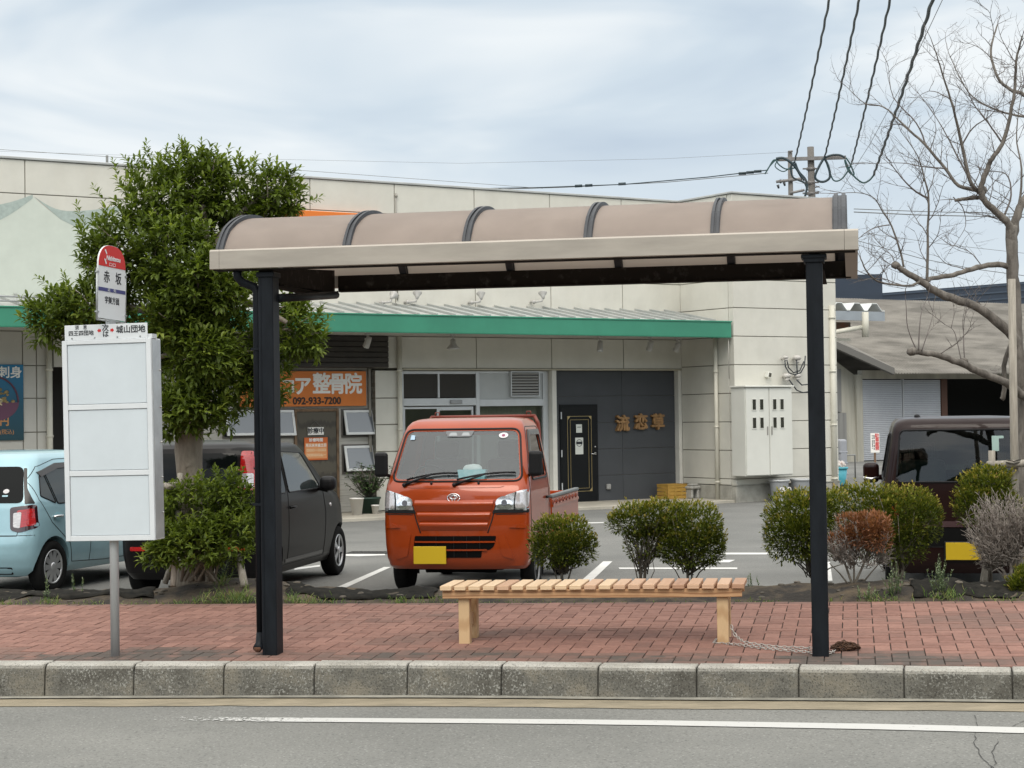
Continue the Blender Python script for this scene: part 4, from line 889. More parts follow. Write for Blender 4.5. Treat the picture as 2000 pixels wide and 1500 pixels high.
for (za, zb_) in ((0.2, 0.68), (0.82, 1.75)):
    for (xa, xb) in ((ud0 + 0.09, (ud0 + ud1) / 2 - 0.04), ((ud0 + ud1) / 2 + 0.04, ud1 - 0.09)):
        if za < 0.5: b.box((xa, 0.155, za), (xb, 0.166, zb_), 0.006)
b.box((ud0 + 0.02, 0.152, 0.70), (ud1 - 0.02, 0.1655, 0.80), 0.005)
cdoor = b.build('door', M_oldw, bd); b = MB(); b.box((ud0 - 0.05, 0.15, 0.07), (ud0 - 0.001, 0.1985, 1.96), 0.004); b.box((ud1 + 0.001, 0.15, 0.07), (ud1 + 0.05, 0.1985, 1.96), 0.004); b.box((ud0, 0.15, 1.905), (ud1, 0.1985, 1.958), 0.004); b.build('door_frame', M_oldf, cdoor)
# ---- left end: tiled wall, dark recess
lw0, lw1 = -21.0, BFm.u(104, 800)
panels((lw0, 0.06), (lw1, 3.29), [BFm.u(45, 800), BFm.u(72, 800)], [0.56, 1.1, 1.62, 2.18, 2.72], 0.0, 0.15, mat('pale_tile_wall', (0.50, 0.485, 0.44), 0.7, var=0.05, vscale=2), 'left_wall')
b = MB(); b.box((lw1 + 0.02, 1.2, 0.05), (c0_ - 0.01, 1.25, 3.25)); b.box((lw1 - 0.05, 0.16, 0.05), (lw1 + 0.015, 1.19, 3.25)); b.box((c0_ - 0.05, 0.31, 0.05), (c0_ - 0.005, 1.19, 3.25)); b.build('entrance_recess', mat('recess_brown', (0.03, 0.027, 0.024), 0.8), bd)
b = MB(); b.box((lw1 + 0.02, 0.01, 2.70), (c0_ - 0.005, 0.15, 3.29)); b.build('lintel_wall', M_wall, bd)
# ---- green awning
A0, A1, AY = -21.0, 1.15, -1.62
aw = MB(); zf = 3.585; zb2 = 3.875
aw.prism([(A0, AY, zf), (A0, 0.0, zb2), (A0, 0.0, zb2 - 0.05), (A0, AY, zf - 0.05)], (A1 - A0 - 0.25, 0, 0))
x = A0 + 0.2
while x < A1 - 0.3:
    aw.prism([(x - 0.014, AY - 0.02, zf + 0.001), (x - 0.014, -0.01, zb2 + 0.001), (x - 0.014, -0.01, zb2 + 0.035), (x - 0.014, AY - 0.02, zf + 0.035)], (0.028, 0, 0)); x += 0.372
aw.raw([(A1 - 0.25, AY, zf), (A1 - 0.25, 0, zb2), (A1 - 0.25, 0, zb2 - 0.05), (A1 - 0.25, AY, zf - 0.05), (A1 - 0.02, AY, zf - 0.012), (A1 - 0.02, -0.3, zf + 0.1)], [(0, 4, 5, 1), (1, 5, 2), (0, 3, 4)])
awn = aw.build('awning', M_awroof, bd)
b = MB(); b.box((A0, AY - 0.06, 3.27), (A1, AY - 0.001, zf - 0.004), 0.006); b.box((A0, AY - 0.075, zf - 0.02), (A1 + 0.01, AY - 0.061, zf + 0.006), 0.003); b.box((A0, AY - 0.066, 3.262), (A1 + 0.005, AY + 0.02, 3.2695)); b.box((A1 - 0.04, AY + 0.0, 3.27), (A1 + 0.0005, RBY + 0.6, zf - 0.01)); b.build('fascia', M_green, awn)
b = MB(); b.box((A0, AY + 0.021, 3.292), (A1 - 0.045, -0.001, 3.32)); b.build('soffit', M_soffit, awn)
M_wire = mat('grey_wire', (0.16, 0.165, 0.16), 0.6, 0.3)
b = MB()
for z in (0.10, 0.17): b.tube([(A0, AY + 0.25, zf + z), (BFm.u(140, 590, AY), AY + 0.25, zf + z)], 0.016, 6)
for k in range(9): x = -15 + k * 0.5; b.tube([(x, AY + 0.25, zf - 0.0), (x, AY + 0.25, zf + 0.17)], 0.011, 5)
b.build('snow_rail', M_cop, awn)
# ---- downpipes and conduits fixed to the wall
M_pipe = mat('cream_pipe', (0.58, 0.56, 0.48), 0.5, var=0.06, vscale=3)
def downpipe(x, y, z0, z1, r, name='downpipe'):
    b = MB(); b.tube([(x, y, z0), (x, y, z1)], r, 12); k = z0 + 0.4
    while k < z1: b.tube([(x, y, k - 0.02), (x, y, k + 0.02)], r * 1.22, 12); b.box((x - 0.01, y, k - 0.012), (x + 0.01, y + r + 0.05, k + 0.012)); k += 1.1
    return b.build(name, M_pipe, bd)
ux, _ = BFm.on(1403, 820, RBY + 0.45); downpipe(RBX - 0.06, RBY + 0.5, 0.0, 3.28, 0.042)
downpipe(-5.45, -0.06, 0.05, 3.29, 0.045); downpipe(BFm.u(97, 800, -0.06), -0.06, 0.05, 3.29, 0.05); downpipe(BFm.u(1626, 800, RBY), RBY - 0.03, 0.0, 3.95, 0.06)
b = MB(); x = BFm.u(773, 380); b.tube([(x, -0.014, 5.95), (x, -0.014, 3.95)], 0.012, 6); b.ball((x, -0.02, 5.9), 0.03); b.ball((x, -0.02, 4.05), 0.03); b.build('conduit', mat('grey_conduit', (0.3, 0.29, 0.26), 0.6), bd); b = MB(); x = BFm.u(1427, 690, RBY); b.tube([(x - 0.06, RBY - 0.012, 3.2), (x - 0.06, RBY - 0.012, 2.45)], 0.008, 6); b.build('conduit', mat('grey_conduit', (0.3, 0.29, 0.26), 0.6), bd)
b = MB(); x = BFm.u(209, 300, 0.5); b.tube([(x, 0.5, 6.05), (x, 0.5, 6.36)], 0.022, 6); b.tube([(x - 6, 0.5, 6.33), (x, 0.5, 6.34), (x + 4, 0.5, 6.33), (x + 9, 0.5, 6.30)], 0.004, 4); b.build('roof_mast', M_wire, bd)
# concrete apron in front of the shops
b = MB(); b.box((-20.9, RBY + 0.02, -0.05), (RBX - 0.02, 0.3, 0.055), 0.008); b.box((RBX - 0.019, RBY + 0.02, -0.05), (RBX + 0.0, RBY + 0.3, 0.05), 0.0)
o = b.build('walkway', mat('walkway_concrete', (0.36, 0.335, 0.28), 0.9, var=0.16, vscale=1.6, bump=0.3)); o.location = BFm.O; o.rotation_euler = (0, 0, BFm.rz); tag(o, kind='structure')

# ================================================================== things on and by the building
def bthing(name, label, cat, u, y, z, group=None, rz=0.0): return thing(name, label, cat, BFm.w(u, y, z), BFm.rz + rz, group)
# orange clinic sign
M_or = mat('orange_board', (0.60, 0.165, 0.018), 0.5, var=0.05, vscale=2); M_wt = mat('sign_white', (0.78, 0.76, 0.72), 0.5); M_bk = mat('sign_black', (0.03, 0.015, 0.01), 0.6)
u0, z0 = BFm.on(470, 795, 0.12); u1, z1 = BFm.on(715, 725, 0.12); sg = bthing('clinic_sign', 'orange clinic sign board with white lettering and phone number above the wooden door', 'sign', u0, 0.12, z0)
W_, H_ = u1 - u0, z1 - z0; b = MB(); b.box((0, 0, 0), (W_, 0.04, H_), 0.004); b.build('board', M_or, sg)
def fx(px, yl=0.118): return BFm.u(px, 760, yl) - u0
def fz(py, px=640): return BFm.on(px, py, 0.118)[1] - z0
for ch, px in (('整', 628), ('骨', 659), ('院', 690)): text(ch, 0.40, M_wt, sg, (fx(px), -0.004, fz(752, px)), 0.003, bold=0.011, sx=0.92)
text('ア', 0.36, M_wt, sg, (fx(591), -0.004, fz(756, 591)), 0.003, bold=0.011); text('コ', 0.30, M_wt, sg, (fx(563), -0.004, fz(756, 563)), 0.003, bold=0.009)
text('092-933-7200', 0.175, M_bk, sg, (fx(619), -0.004, fz(783.5, 619)), 0.003, bold=0.006, sx=0.98); text('TEL', 0.17, M_bk, sg, (fx(545), -0.004, fz(783.5, 545)), 0.003, bold=0.006)
# door plates of the clinic
u, z = BFm.on(617, 842, 0.14); s2 = bthing('door_plate', 'small white plate with black writing hanging on the clinic door', 'door sign', u, 0.14, z - 0.07); b = MB(); b.box((-0.16, 0, 0), (0.16, 0.012, 0.14), 0.002); b.build('plate', M_wt, s2)
text('診療中', 0.11, M_ink, s2, (0, -0.002, 0.07), 0.0008, bold=0.003); b = MB(); b.tube([(-0.12, 0.006, 0.14), (0, 0.012, 0.25), (0.12, 0.006, 0.14)], 0.004, 4); b.build('string', M_wire, s2)
u, z = BFm.on(617.5, 876.5, 0.145); s3 = bthing('hours_board', 'orange opening hours board on the clinic door below the white plate', 'door sign', u, 0.145, z - 0.205); b = MB(); b.box((-0.235, 0, 0), (0.235, 0.012, 0.41), 0.002); b.build('board', mat('orange_red_board', (0.56, 0.12, 0.02), 0.5), s3)
text('診療時間', 0.07, M_wt, s3, (0, -0.002, 0.36), 0.0008, bold=0.002)
M_cell = mat('cream_print', (0.75, 0.62, 0.42), 0.6)
b = MB(); b.box((-0.215, -0.0016, 0.03), (0.215, -0.0004, 0.31)); b.build('table', mat('pale_orange', (0.68, 0.30, 0.12), 0.6), s3)
for r_, row in enumerate(('月火水木金土日', '○○○－○○○', '○○○○○△－')): text(row, 0.06, M_cell if r_ else M_wt, s3, (0, -0.0025, 0.265 - r_ * 0.088), 0.0006, bold=0.002)
# blue restaurant poster at the far left
u0, z0 = BFm.on(-70, 862, -0.03); u1, z1 = BFm.on(45, 712, -0.03); ps = bthing('restaurant_poster', 'blue restaurant poster board with a food basket on the shop wall', 'poster', u0, -0.04, z0)
W_, H_ = u1 - u0, z1 - z0
mp_ = bpy.data.materials.new('blue_poster'); mp_.use_nodes = True; t = mp_.node_tree; p = t.nodes['Principled BSDF']; tc = t.nodes.new('ShaderNodeTexCoord'); sp_ = t.nodes.new('ShaderNodeSeparateXYZ'); rr = t.nodes.new('ShaderNodeValToRGB'); dv = t.nodes.new('ShaderNodeMath'); dv.operation = 'DIVIDE'; dv.inputs[1].default_value = H_
t.links.new(tc.outputs['Object'], sp_.inputs[0]); t.links.new(sp_.outputs['Z'], dv.inputs[0]); t.links.new(dv.outputs[0], rr.inputs[0]); e = rr.color_ramp.elements; e[0].color = (0.008, 0.045, 0.06, 1); e[1].color = (0.01, 0.17, 0.34, 1); el = e.new(0.45); el.color = (0.01, 0.08, 0.13, 1); t.links.new(rr.outputs[0], p.inputs['Base Color']); p.inputs['Roughness'].default_value = 0.5
b = MB(); b.box((0, 0, 0), (W_, 0.03, H_), 0.004); b.build('board', mp_, ps)
text('旨い刺身', 0.20, M_wt, ps, (W_ - 0.42, -0.003, H_ - 0.14), 0.002, bold=0.004)
ox, oz = W_ - 0.48, H_ * 0.50
b = MB(); b.prism([(ox + 0.40 * math.cos(a), -0.004, oz + 0.30 * math.sin(a)) for a in [PI + PI * k / 16 for k in range(17)]], (0, -0.004, 0)); b.build('bowl', mat('print_purple', (0.13, 0.05, 0.09), 0.6), ps)
b = MB(); b.tube([(ox + 0.39 * math.cos(a), -0.006, oz + 0.42 * math.sin(a)) for a in [PI * k / 20 for k in range(21)]], 0.016, 6); b.build('basket_handle', mat('print_plum', (0.10, 0.04, 0.07), 0.6), ps)
random.seed(4); b = MB()
for k in range(46): a = random.uniform(0, PI); r_ = random.uniform(0, 0.33); b.ball((ox + r_ * math.cos(a), -0.006, oz - 0.02 + 0.75 * r_ * math.sin(a)), random.uniform(0.025, 0.055), 1, 0.12, 0.7, 1)
b.build('food', mat('print_food', (0.40, 0.28, 0.12), 0.6, col2=(0.16, 0.13, 0.05), vscale=7), ps)
text('円', 0.16, mat('print_orange', (0.5, 0.24, 0.09), 0.6), ps, (W_ - 0.32, -0.003, H_ * 0.245), 0.002, bold=0.005); text('会', 0.15, mat('print_cream', (0.6, 0.5, 0.3), 0.6), ps, (W_ - 0.42, -0.014, oz + 0.01), 0.002, bold=0.004); text('(税込)', 0.09, mat('print_orange', (0.5, 0.24, 0.09), 0.6), ps, (W_ - 0.28, -0.003, H_ * 0.11), 0.002)
# orange and yellow shop sign above the awning
u0, z1 = BFm.on(560, 409, -0.12); u1, _ = BFm.on(748, 422, -0.12); s4 = bthing('shop_sign', 'orange and yellow sign on the upper wall, its top showing above the shelter roof', 'sign', u0, -0.14, 4.75)
b = MB(); b.box((0, 0, 0), (u1 - u0, 0.135, z1 - 4.75), 0.01); b.build('case', mat('sign_orange', (0.66, 0.17, 0.02), 0.5), s4); b = MB(); b.box((0.10, -0.006, 0.12), (u1 - u0 - 0.16, -0.0005, z1 - 4.75 - 0.13)); b.build('face', mat('sign_yellow', (0.72, 0.50, 0.03), 0.5), s4)
# gold wooden lettering on the grey wall
lt = bthing('wall_lettering', 'raised gold brown wooden characters on the dark grey wall', 'lettering', 0.18, 0.1, 1.42)
M_lw = mat('gold_brown_wood', (0.30, 0.17, 0.07), 0.55, var=0.25, vscale=14)
for ch, px, py in (('流', 1214, 829), ('恋', 1250, 826), ('草', 1283, 826)): u, z = BFm.on(px, py, 0.1); text(ch, 0.335, M_lw, lt, (u - 0.18, -0.03, z - 1.42), 0.03, 'character', bold=0.012)
# meter cabinet
M_cab = mat('ivory_cabinet', (0.62, 0.62, 0.57), 0.45, var=0.03, vscale=2)
u0, u1 = BFm.u(1457, 840, RBY - 0.44), BFm.u(1548, 840, RBY - 0.44); cb = bthing('meter_cabinet', 'white wall cabinet with two doors and eight small meter windows on the right wing', 'cabinet', u0, RBY, 0.53)
CW = u1 - u0; CD = 0.42; b = MB(); b.box((0, -CD, 0), (CW, -0.002, 1.74), 0.006); b.build('body', M_cab, cb); b = MB(); b.box((-0.03, -CD - 0.06, 1.741), (CW + 0.03, -0.002, 1.775), 0.006); b.build('top', M_cab, cb)
for k in range(2):
    xa = 0.012 + k * (CW / 2); xb = xa + CW / 2 - 0.018; b = MB(); b.box((xa, -CD - 0.022, 0.015), (xb, -CD - 0.0005, 1.725), 0.005); dr = b.build('door', M_cab, cb)
    for i in range(2):
        for j in range(2):
            cx = xa + (0.20 if k == 0 else 0.125) + i * 0.19; cz = 1.40 - j * 0.36
            b = MB()
            for lo, hi in (((cx - 0.058, -CD - 0.034, cz - 0.118), (cx + 0.058, -CD - 0.0225, cz - 0.102)), ((cx - 0.058, -CD - 0.034, cz + 0.102), (cx + 0.058, -CD - 0.0225, cz + 0.118)), ((cx - 0.058, -CD - 0.034, cz - 0.102), (cx - 0.044, -CD - 0.0225, cz + 0.102)), ((cx + 0.044, -CD - 0.034, cz - 0.102), (cx + 0.058, -CD - 0.0225, cz + 0.102))): b.box(lo, hi, 0.002)
            wn = b.build('window', M_cab, dr); b = MB(); b.box((cx - 0.0435, -CD - 0.028, cz - 0.1015), (cx + 0.0435, -CD - 0.0228, cz + 0.1015)); b.build('pane', mat('meter_glass', (0.03, 0.03, 0.022), 0.12, var=0.3, vscale=9), wn)
    hx = xb - 0.045 if k == 0 else xa + 0.045; b = MB(); b.box((hx - 0.015, -CD - 0.036, 0.80), (hx + 0.015, -CD - 0.0225, 0.97), 0.005); b.build('handle', mat('handle_grey', (0.25, 0.24, 0.22), 0.5), dr)
# small plate lamp above the cabinet, insulators with cables
u, z = BFm.on(1497, 732, RBY); wl = bthing('wall_box', 'small tilted white box on the wing wall above the cabinet', 'wall box', u, RBY - 0.02, z - 0.06); b = MB(); b.box((-0.05, -0.09, 0), (0.05, 0.02, 0.11), 0.008, rot=Matrix.Rotation(0.25, 3, 'Y')); b.build('case', M_cab, wl); b = MB(); b.box((-0.03, -0.096, 0.015), (0.03, -0.0905, 0.095), 0, rot=Matrix.Rotation(0.25, 3, 'Y')); b.build('lens', mat('lens_dark', (0.06, 0.055, 0.04), 0.3), wl)
M_por = mat('porcelain', (0.46, 0.44, 0.41), 0.5)
for i, (px, py, r_, lb) in enumerate(((1534, 698, 0.06, 'narrow white insulator, upper left of the four on the wing wall'), (1556, 699, 0.10, 'largest white insulator, upper right of the four on the wing wall'), (1536, 734, 0.10, 'wide white insulator, lower left of the four on the wing wall'), (1557, 734, 0.085, 'white insulator, lower right of the four on the wing wall'))):
    u, z = BFm.on(px, py, RBY - 0.12); t_ = bthing('insulator', lb, 'insulator', u, RBY, z, 'insulators on the wing wall')
    b = MB(); b.ball((0, -0.13, 0), r_ * 0.9, 1.1, 0.9, 0.62); b.tube([(0, -0.0, -0.02), (0, -0.12, -0.02)], 0.022, 8); b.lathe([(r_ * 0.4, -r_ * 1.1), (r_ * 0.55, -r_ * 0.5)], (0, -0.13, 0), 'Z', 10); b.build('cap', M_por, t_)
def bw(px, py, yl): u, z = BFm.on(px, py, yl); return BFm.w(u, yl, z)
o = bw(1545, 725, RBY - 0.1); cw = thing('drop_cable', 'dark cables looping between the insulators on the wing wall', 'cable', o); 
for pts in ([(1533, 703), (1534, 716), (1541, 728), (1552, 732), (1564, 728), (1571, 715), (1573, 695)], [(1537, 703), (1540, 718), (1550, 728), (1562, 724), (1570, 706)], [(1556, 703), (1557, 730)], [(1540, 740), (1556, 762), (1568, 767), (1585, 764)], [(1556, 742), (1566, 752), (1585, 750)]):
    b = MB(); b.tube([bw(x, y, RBY - 0.16) - o for x, y in pts], 0.014, 6); b.build('wire', mat('cable_dark', (0.03, 0.035, 0.04), 0.6), cw)
# spotlights
M_spot = mat('spot_white', (0.42, 0.41, 0.39), 0.4, var=0.08, vscale=20); M_lens = mat('spot_lens', (0.75, 0.77, 0.76), 0.12, 0.3)
def spot(px, py, kind, label, tilt=0.0, pan=0.0):
    yl = -0.25 if kind == 'up' else -0.75
    u, z = BFm.on(px, py, yl); t_ = bthing('spotlight', label, 'spotlight', u, yl, z, 'spotlights on the shop front')
    if kind == 'up':
        b = MB(); b.tube([(-0.10, 0.25, -0.10), (-0.10, 0.06, -0.10), (0.0, 0.0, -0.09), (0.02, 0.0, 0.0)], 0.022, 8); b.ball((-0.10, 0.12, -0.10), 0.042); b.build('arm', M_spot, t_)
        b = MB(); b.lathe([(0.025, -0.05), (0.04, 0.0), (0.06, 0.04), (0.085, 0.075), (0.087, 0.085)], (0, 0, 0)); hd_ = b.build('lamp_head', M_spot, t_, (0.03, 0, 0.0)); hd_.rotation_euler = (math.radians(-25), math.radians(tilt), 0)
        b = MB(); b.lathe([(0.08, 0.0855), (0.07, 0.09)], (0, 0, 0)); b.build('lens', M_lens, hd_)
    else:
        zt = 3.291 - z; b = MB(); b.tube([(0, 0, zt), (0, 0, 0.06)], 0.018, 8); b.box((-0.05, -0.03, zt - 0.02), (0.05, 0.03, zt - 0.0005)); b.box((-0.055, -0.01, -0.01), (-0.045, 0.01, 0.07)); b.box((0.045, -0.01, -0.01), (0.055, 0.01, 0.07)); b.box((-0.055, -0.0101, 0.06), (0.055, 0.0101, 0.071)); b.build('arm', M_spot, t_)
        b = MB(); prof = [(0.045, 0.10), (0.055, 0.04), (0.06, -0.05), (0.062, -0.10)] if kind == 'can' else [(0.04, 0.09), (0.05, 0.02), (0.075, -0.03), (0.125, -0.075), (0.125, -0.085)]
        b.lathe(prof); hd_ = b.build('lamp_head', M_spot, t_); hd_.rotation_euler = (math.radians(tilt), math.radians(pan), 0)
        b = MB(); b.lathe([(prof[-1][0] * 0.92, prof[-1][1] - 0.001), (prof[-1][0] * 0.6, prof[-1][1] - 0.012)]); b.build('lens', M_lens, hd_)
spot(763, 580, 'up', 'white spotlight over the awning, turned to the wall, first from the shelter post', 50); spot(812, 579, 'up', 'white spotlight over the awning facing up, second from the left shelter post', 20); spot(937, 580, 'up', 'white spotlight over the awning above the orange truck cab', 12); spot(1058, 579, 'up', 'white spotlight over the awning facing up, farthest right of those over the green edge', 12)
spot(718, 668, 'can', 'grey can spotlight under the awning beside the dark shutter box', 18, 15); spot(885, 672, 'bell', 'bell shaped lamp hanging under the awning above the glazed shop front', 0); spot(1172, 676, 'can', 'dark sided can spotlight under the awning above the black door', -10, 12); spot(1270, 675, 'can', 'white can spotlight under the awning above the gold lettering', 14, 12); spot(1323, 677, 'can', 'white can spotlight under the awning nearest the wall corner', 16, 20)
# crate, stone blocks, buckets
u, _ = BFm.on(1311, 978, -0.2); cr_ = bthing('crate', 'yellow brown plastic crate on the walkway by the grey wall', 'crate', u, -0.25, 0.056)
M_cr = mat('yellow_crate', (0.40, 0.24, 0.05), 0.5, var=0.12, vscale=5); b = MB(); w_, d_, h_ = 0.26, 0.18, 0.29
for k in range(4): z = 0.002 + k * 0.074; b.box((-w_, -d_, z), (w_, -d_ + 0.02, z + 0.060), 0.003); b.box((-w_, d_ - 0.02, z), (w_, d_, z + 0.060), 0.003); b.box((-w_, -d_ + 0.021, z), (-w_ + 0.02, d_ - 0.021, z + 0.060)); b.box((w_ - 0.02, -d_ + 0.021, z), (w_, d_ - 0.021, z + 0.060))
for x in (-w_, -0.09, 0.07, w_ - 0.03): b.box((x, -d_ - 0.004, 0.0), (x + 0.03, -d_ + 0.018, h_))
b.box((-w_ + 0.021, -d_ + 0.021, 0.001), (w_ - 0.021, d_ - 0.021, 0.02)); b.build('crate_body', M_cr, cr_); b = MB(); b.box((-w_ - 0.006, -d_ - 0.007, h_ - 0.012), (w_ + 0.006, -d_ + 0.02, h_ + 0.006), 0.004); b.box((-w_ - 0.006, d_ - 0.02, h_ - 0.012), (w_ + 0.006, d_ + 0.007, h_ + 0.006), 0.004); b.box((-w_ - 0.005, -d_ + 0.021, h_ - 0.0119), (-w_ + 0.02, d_ - 0.021, h_ + 0.0059)); b.box((w_ - 0.02, -d_ + 0.021, h_ - 0.0119), (w_ + 0.005, d_ - 0.021, h_ + 0.0059)); b.build('rim', M_cr, cr_)
M_stone = mat('lantern_stone', (0.33, 0.325, 0.30), 0.9, var=0.2, vscale=14, bump=0.4)
for px, lb, hh_ in ((1350, 'taller carved stone block with a square hole next to the yellow crate', 0.30), (1376, 'lower rounded stone block between the crate and the downpipe', 0.23)):
    u, _ = BFm.on(px, 980, -0.45); st = bthing('stone_block', lb, 'stone block', u, -0.5, 0.056); b = MB(); b.box((-0.11, -0.10, 0), (-0.05, 0.10, hh_ * 0.62), 0.012); b.box((0.05, -0.10, 0), (0.11, 0.10, hh_ * 0.62), 0.012); b.box((-0.05, 0.03, 0.0), (0.05, 0.09, hh_ * 0.615)); b.build('base', M_stone, st); b = MB(); b.box((-0.135, -0.125, hh_ * 0.62), (0.135, 0.125, hh_ * 0.84), 0.03, seg=2); b.box((-0.09, -0.085, hh_ * 0.84), (0.09, 0.085, hh_), 0.03, seg=2); b.build('cap', M_stone, st)
M_bk1 = mat('grey_bucket', (0.34, 0.35, 0.36), 0.5, var=0.06, vscale=4)
def bucket(px, lb, writing):
    u, _ = BFm.on(px, 975, RBY - 0.3); t_ = bthing('bucket', lb, 'bucket', u, RBY - 0.3, 0.0, 'buckets by the wing wall'); b = MB(); b.lathe([(0.15, 0.0), (0.155, 0.02), (0.195, 0.42), (0.20, 0.43), (0.185, 0.43), (0.15, 0.05)], n=24); b.build('pail', M_bk1, t_); b = MB(); b.lathe([(0.197, 0.40), (0.212, 0.402), (0.212, 0.44), (0.19, 0.442), (0.188, 0.43)], n=24); b.build('rim', mat('bucket_rim', (0.45, 0.46, 0.46), 0.5), t_)
    if writing: text(writing, 0.13, M_wt, t_, (0.0, -0.190, 0.24), 0.008, bold=0.002, sx=0.9)
bucket(1522, 'pale grey bucket marked with white letters under the meter cabinet', 'OIAO'); bucket(1564, 'plain pale grey bucket beside the lettered one, behind the shelter post', None)
# plants in pots beside the clinic door
M_lf = mat('pot_leaf', (1, 1, 1), 0.5, attr=[(0.02, 0.045, 0.015), (0.045, 0.09, 0.025), (0.08, 0.13, 0.04)])
def pot(px, yl, r0, r1, h, m, nm, lb): u, _ = BFm.on(px, 1000, yl); t_ = bthing(nm, lb, 'plant pot', u, yl, 0.056); b = MB(); b.lathe([(r0, 0), (r1, h), (r1 * 1.06, h), (r1 * 1.06, h + 0.02), (r1 * 0.9, h + 0.02), (r1 * 0.85, h - 0.03)], n=20); b.build('pot', m, t_); b = MB(); b.lathe([(r1 * 0.86, h - 0.03), (r1 * 0.84, h - 0.02)], n=16); b.build('soil', M_soil, t_); return t_
pot(697, -0.75, 0.085, 0.125, 0.28, mat('white_pot', (0.66, 0.64, 0.60), 0.4), 'plant_pot', 'white tapered plant pot in front of the clinic wall'); pot(733, -0.7, 0.05, 0.07, 0.14, mat('white_pot', (0.66, 0.64, 0.60), 0.4), 'plant_pot', 'small white pot at the edge of the orange truck')
# ================================================================== WAREHOUSE on the right
WF = Frame((12.3, 63.0, 0.0), 32.6)
wh = thing('warehouse', 'old grey warehouse with a corrugated roof and white roller shutters at the right', 'warehouse', WF.O, WF.rz)
M_corr = mat('weathered_slate_roof', (0.105, 0.098, 0.086), 0.95, col2=(0.20, 0.187, 0.165), vscale=0.9, stretch=(0.5, 1.2, 3.5), detail=9, bump=0.6, bscale=14, ramp=(0.38, 0.62))
M_whw = mat('warehouse_board', (0.30, 0.29, 0.245), 0.9, col2=(0.42, 0.40, 0.34), vscale=0.9, stretch=(2.5, 2.5, 0.25)); M_whd = mat('warehouse_grey_metal', (0.15, 0.15, 0.145), 0.7, col2=(0.24, 0.235, 0.22), vscale=1.2, stretch=(3, 3, 0.3))
M_rs = mat('shutter_white', (0.37, 0.385, 0.41), 0.6, var=0.06, vscale=1)
E0, E1 = 0.36, 18.0; EY, EZ = -1.25, 3.22; RY, RZ = 6.0, 6.22; x0 = E0 - 0.0
v, f = [], []; nxx = 520; Lx = 17.6
def roof_prof(t): return (EY + (RY - EY) * t, EZ + (RZ - EZ) * t)
rows = [(EY - 0.02, EZ - 0.16)] + [roof_prof(t) for t in (0.0, 0.035, 0.08, 0.16, 0.3, 0.5, 0.75, 1.0)] + [(RY + 7, EZ)]
rows[1] = (EY, EZ - 0.10); rows[2] = (EY + 0.12, EZ + 0.0); rows[3] = (EY + 0.4, EZ + 0.13)
for i in range(nxx + 1):
    x = x0 + Lx * i / nxx; wv = 0.028 * math.cos(2 * PI * x / 0.135)
    for k, (y, z) in enumerate(rows): v.append((x, y + (wv * 0.6 if k < 3 else 0), z + wv + 0.02 * noise.noise((x * 0.7, y, 2))))
nr = len(rows)
for i in range(nxx):
    for k in range(nr - 1): a = i * nr + k; f.append((a, a + nr, a + nr + 1, a + 1))
o = mesh_obj('roof', v, f, M_corr, wh, smooth=True)
# gable end rising to the left: the roof also runs on beyond the front block
b = MB(); b.prism([(E0 - 3.55, -0.0, 0), (E0 - 3.55, 0.001, 4.6), (E0 - 3.4, 0.1, 4.62), (E0 - 0.37, 0.1, 2.9), (E0 - 0.37, 0.0, 0)], (0, 0.2, 0)); b.build('gable_wall', M_whw, wh)
b = MB(); b.box((-3.2, -0.03, 1.75), (-1.0, -0.002, 3.25)); b.box((-3.2, -0.025, 0.0), (-0.78, -0.0021, 1.72)); b.build('metal_siding', M_whd, wh)
b = MB(); b.box((-0.30, -0.04, 0.0), (-0.005, 0.2, 3.05)); b.box((-0.0049, -0.03, 2.9), (16, 0.2, 3.2)); b.build('front_wall', M_whw, wh)
b = MB(); v = [(-3.7, -0.5, 4.85), (E0, EY, EZ + 0.03), (E0, EY, EZ - 0.2), (-3.7, -0.5, 4.62)]; b.prism(v, (0, 0.16, 0)); b.build('verge_board', mat('verge_grey', (0.13, 0.125, 0.115), 0.8), wh)
b = MB(); b.raw([(-3.7, -0.5, 4.86), (E0, EY, EZ + 0.03), (E0 + 0.02, RY, RZ + 0.02), (-3.7, RY, RZ + 0.03)], [(0, 1, 2, 3)]); b.build('roof_side', M_corr, wh)
for xa, xb in ((0.0, 1.93), (1.99, 3.85)):
    b = MB(); z = 0.03
    while z < 2.86: b.box((xa, -0.02, z), (xb, 0.05, z + 0.062), 0.012); z += 0.066
    b.build('roller_shutter', M_rs, wh)
b = MB(); b.box((1.931, -0.05, 0), (1.989, 0.06, 2.89)); b.build('shutter_rail', mat('rail_grey', (0.36, 0.37, 0.38), 0.5), wh)
b = MB(); b.box((3.86, -0.06, 0), (4.15, 0.12, 2.89)); b.box((8.0, -0.06, 0), (8.3, 0.12, 2.89)); b.build('timber_post', mat('brown_post', (0.075, 0.035, 0.022), 0.8), wh)
b = MB(); b.box((4.2, 5.0, 0), (16, 5.1, 3.2)); b.box((4.151, 0.13, 0.0), (4.2, 4.99, 3.2)); b.box((15.95, 0.13, 0), (16, 4.99, 3.2)); b.box((4.21, 0.21, 3.15), (15.9, 4.98, 3.2)); b.build('dark_bay', M_dark, wh)
b = MB()
for k in range(5): b.box((5.7 + k * 0.92, 1.5, 0.05), (6.58 + k * 0.92, 2.2, 1.05), 0.02)
b.build('stored_crates', mat('olive_crate', (0.085, 0.10, 0.075), 0.7, var=0.1, vscale=2), wh)
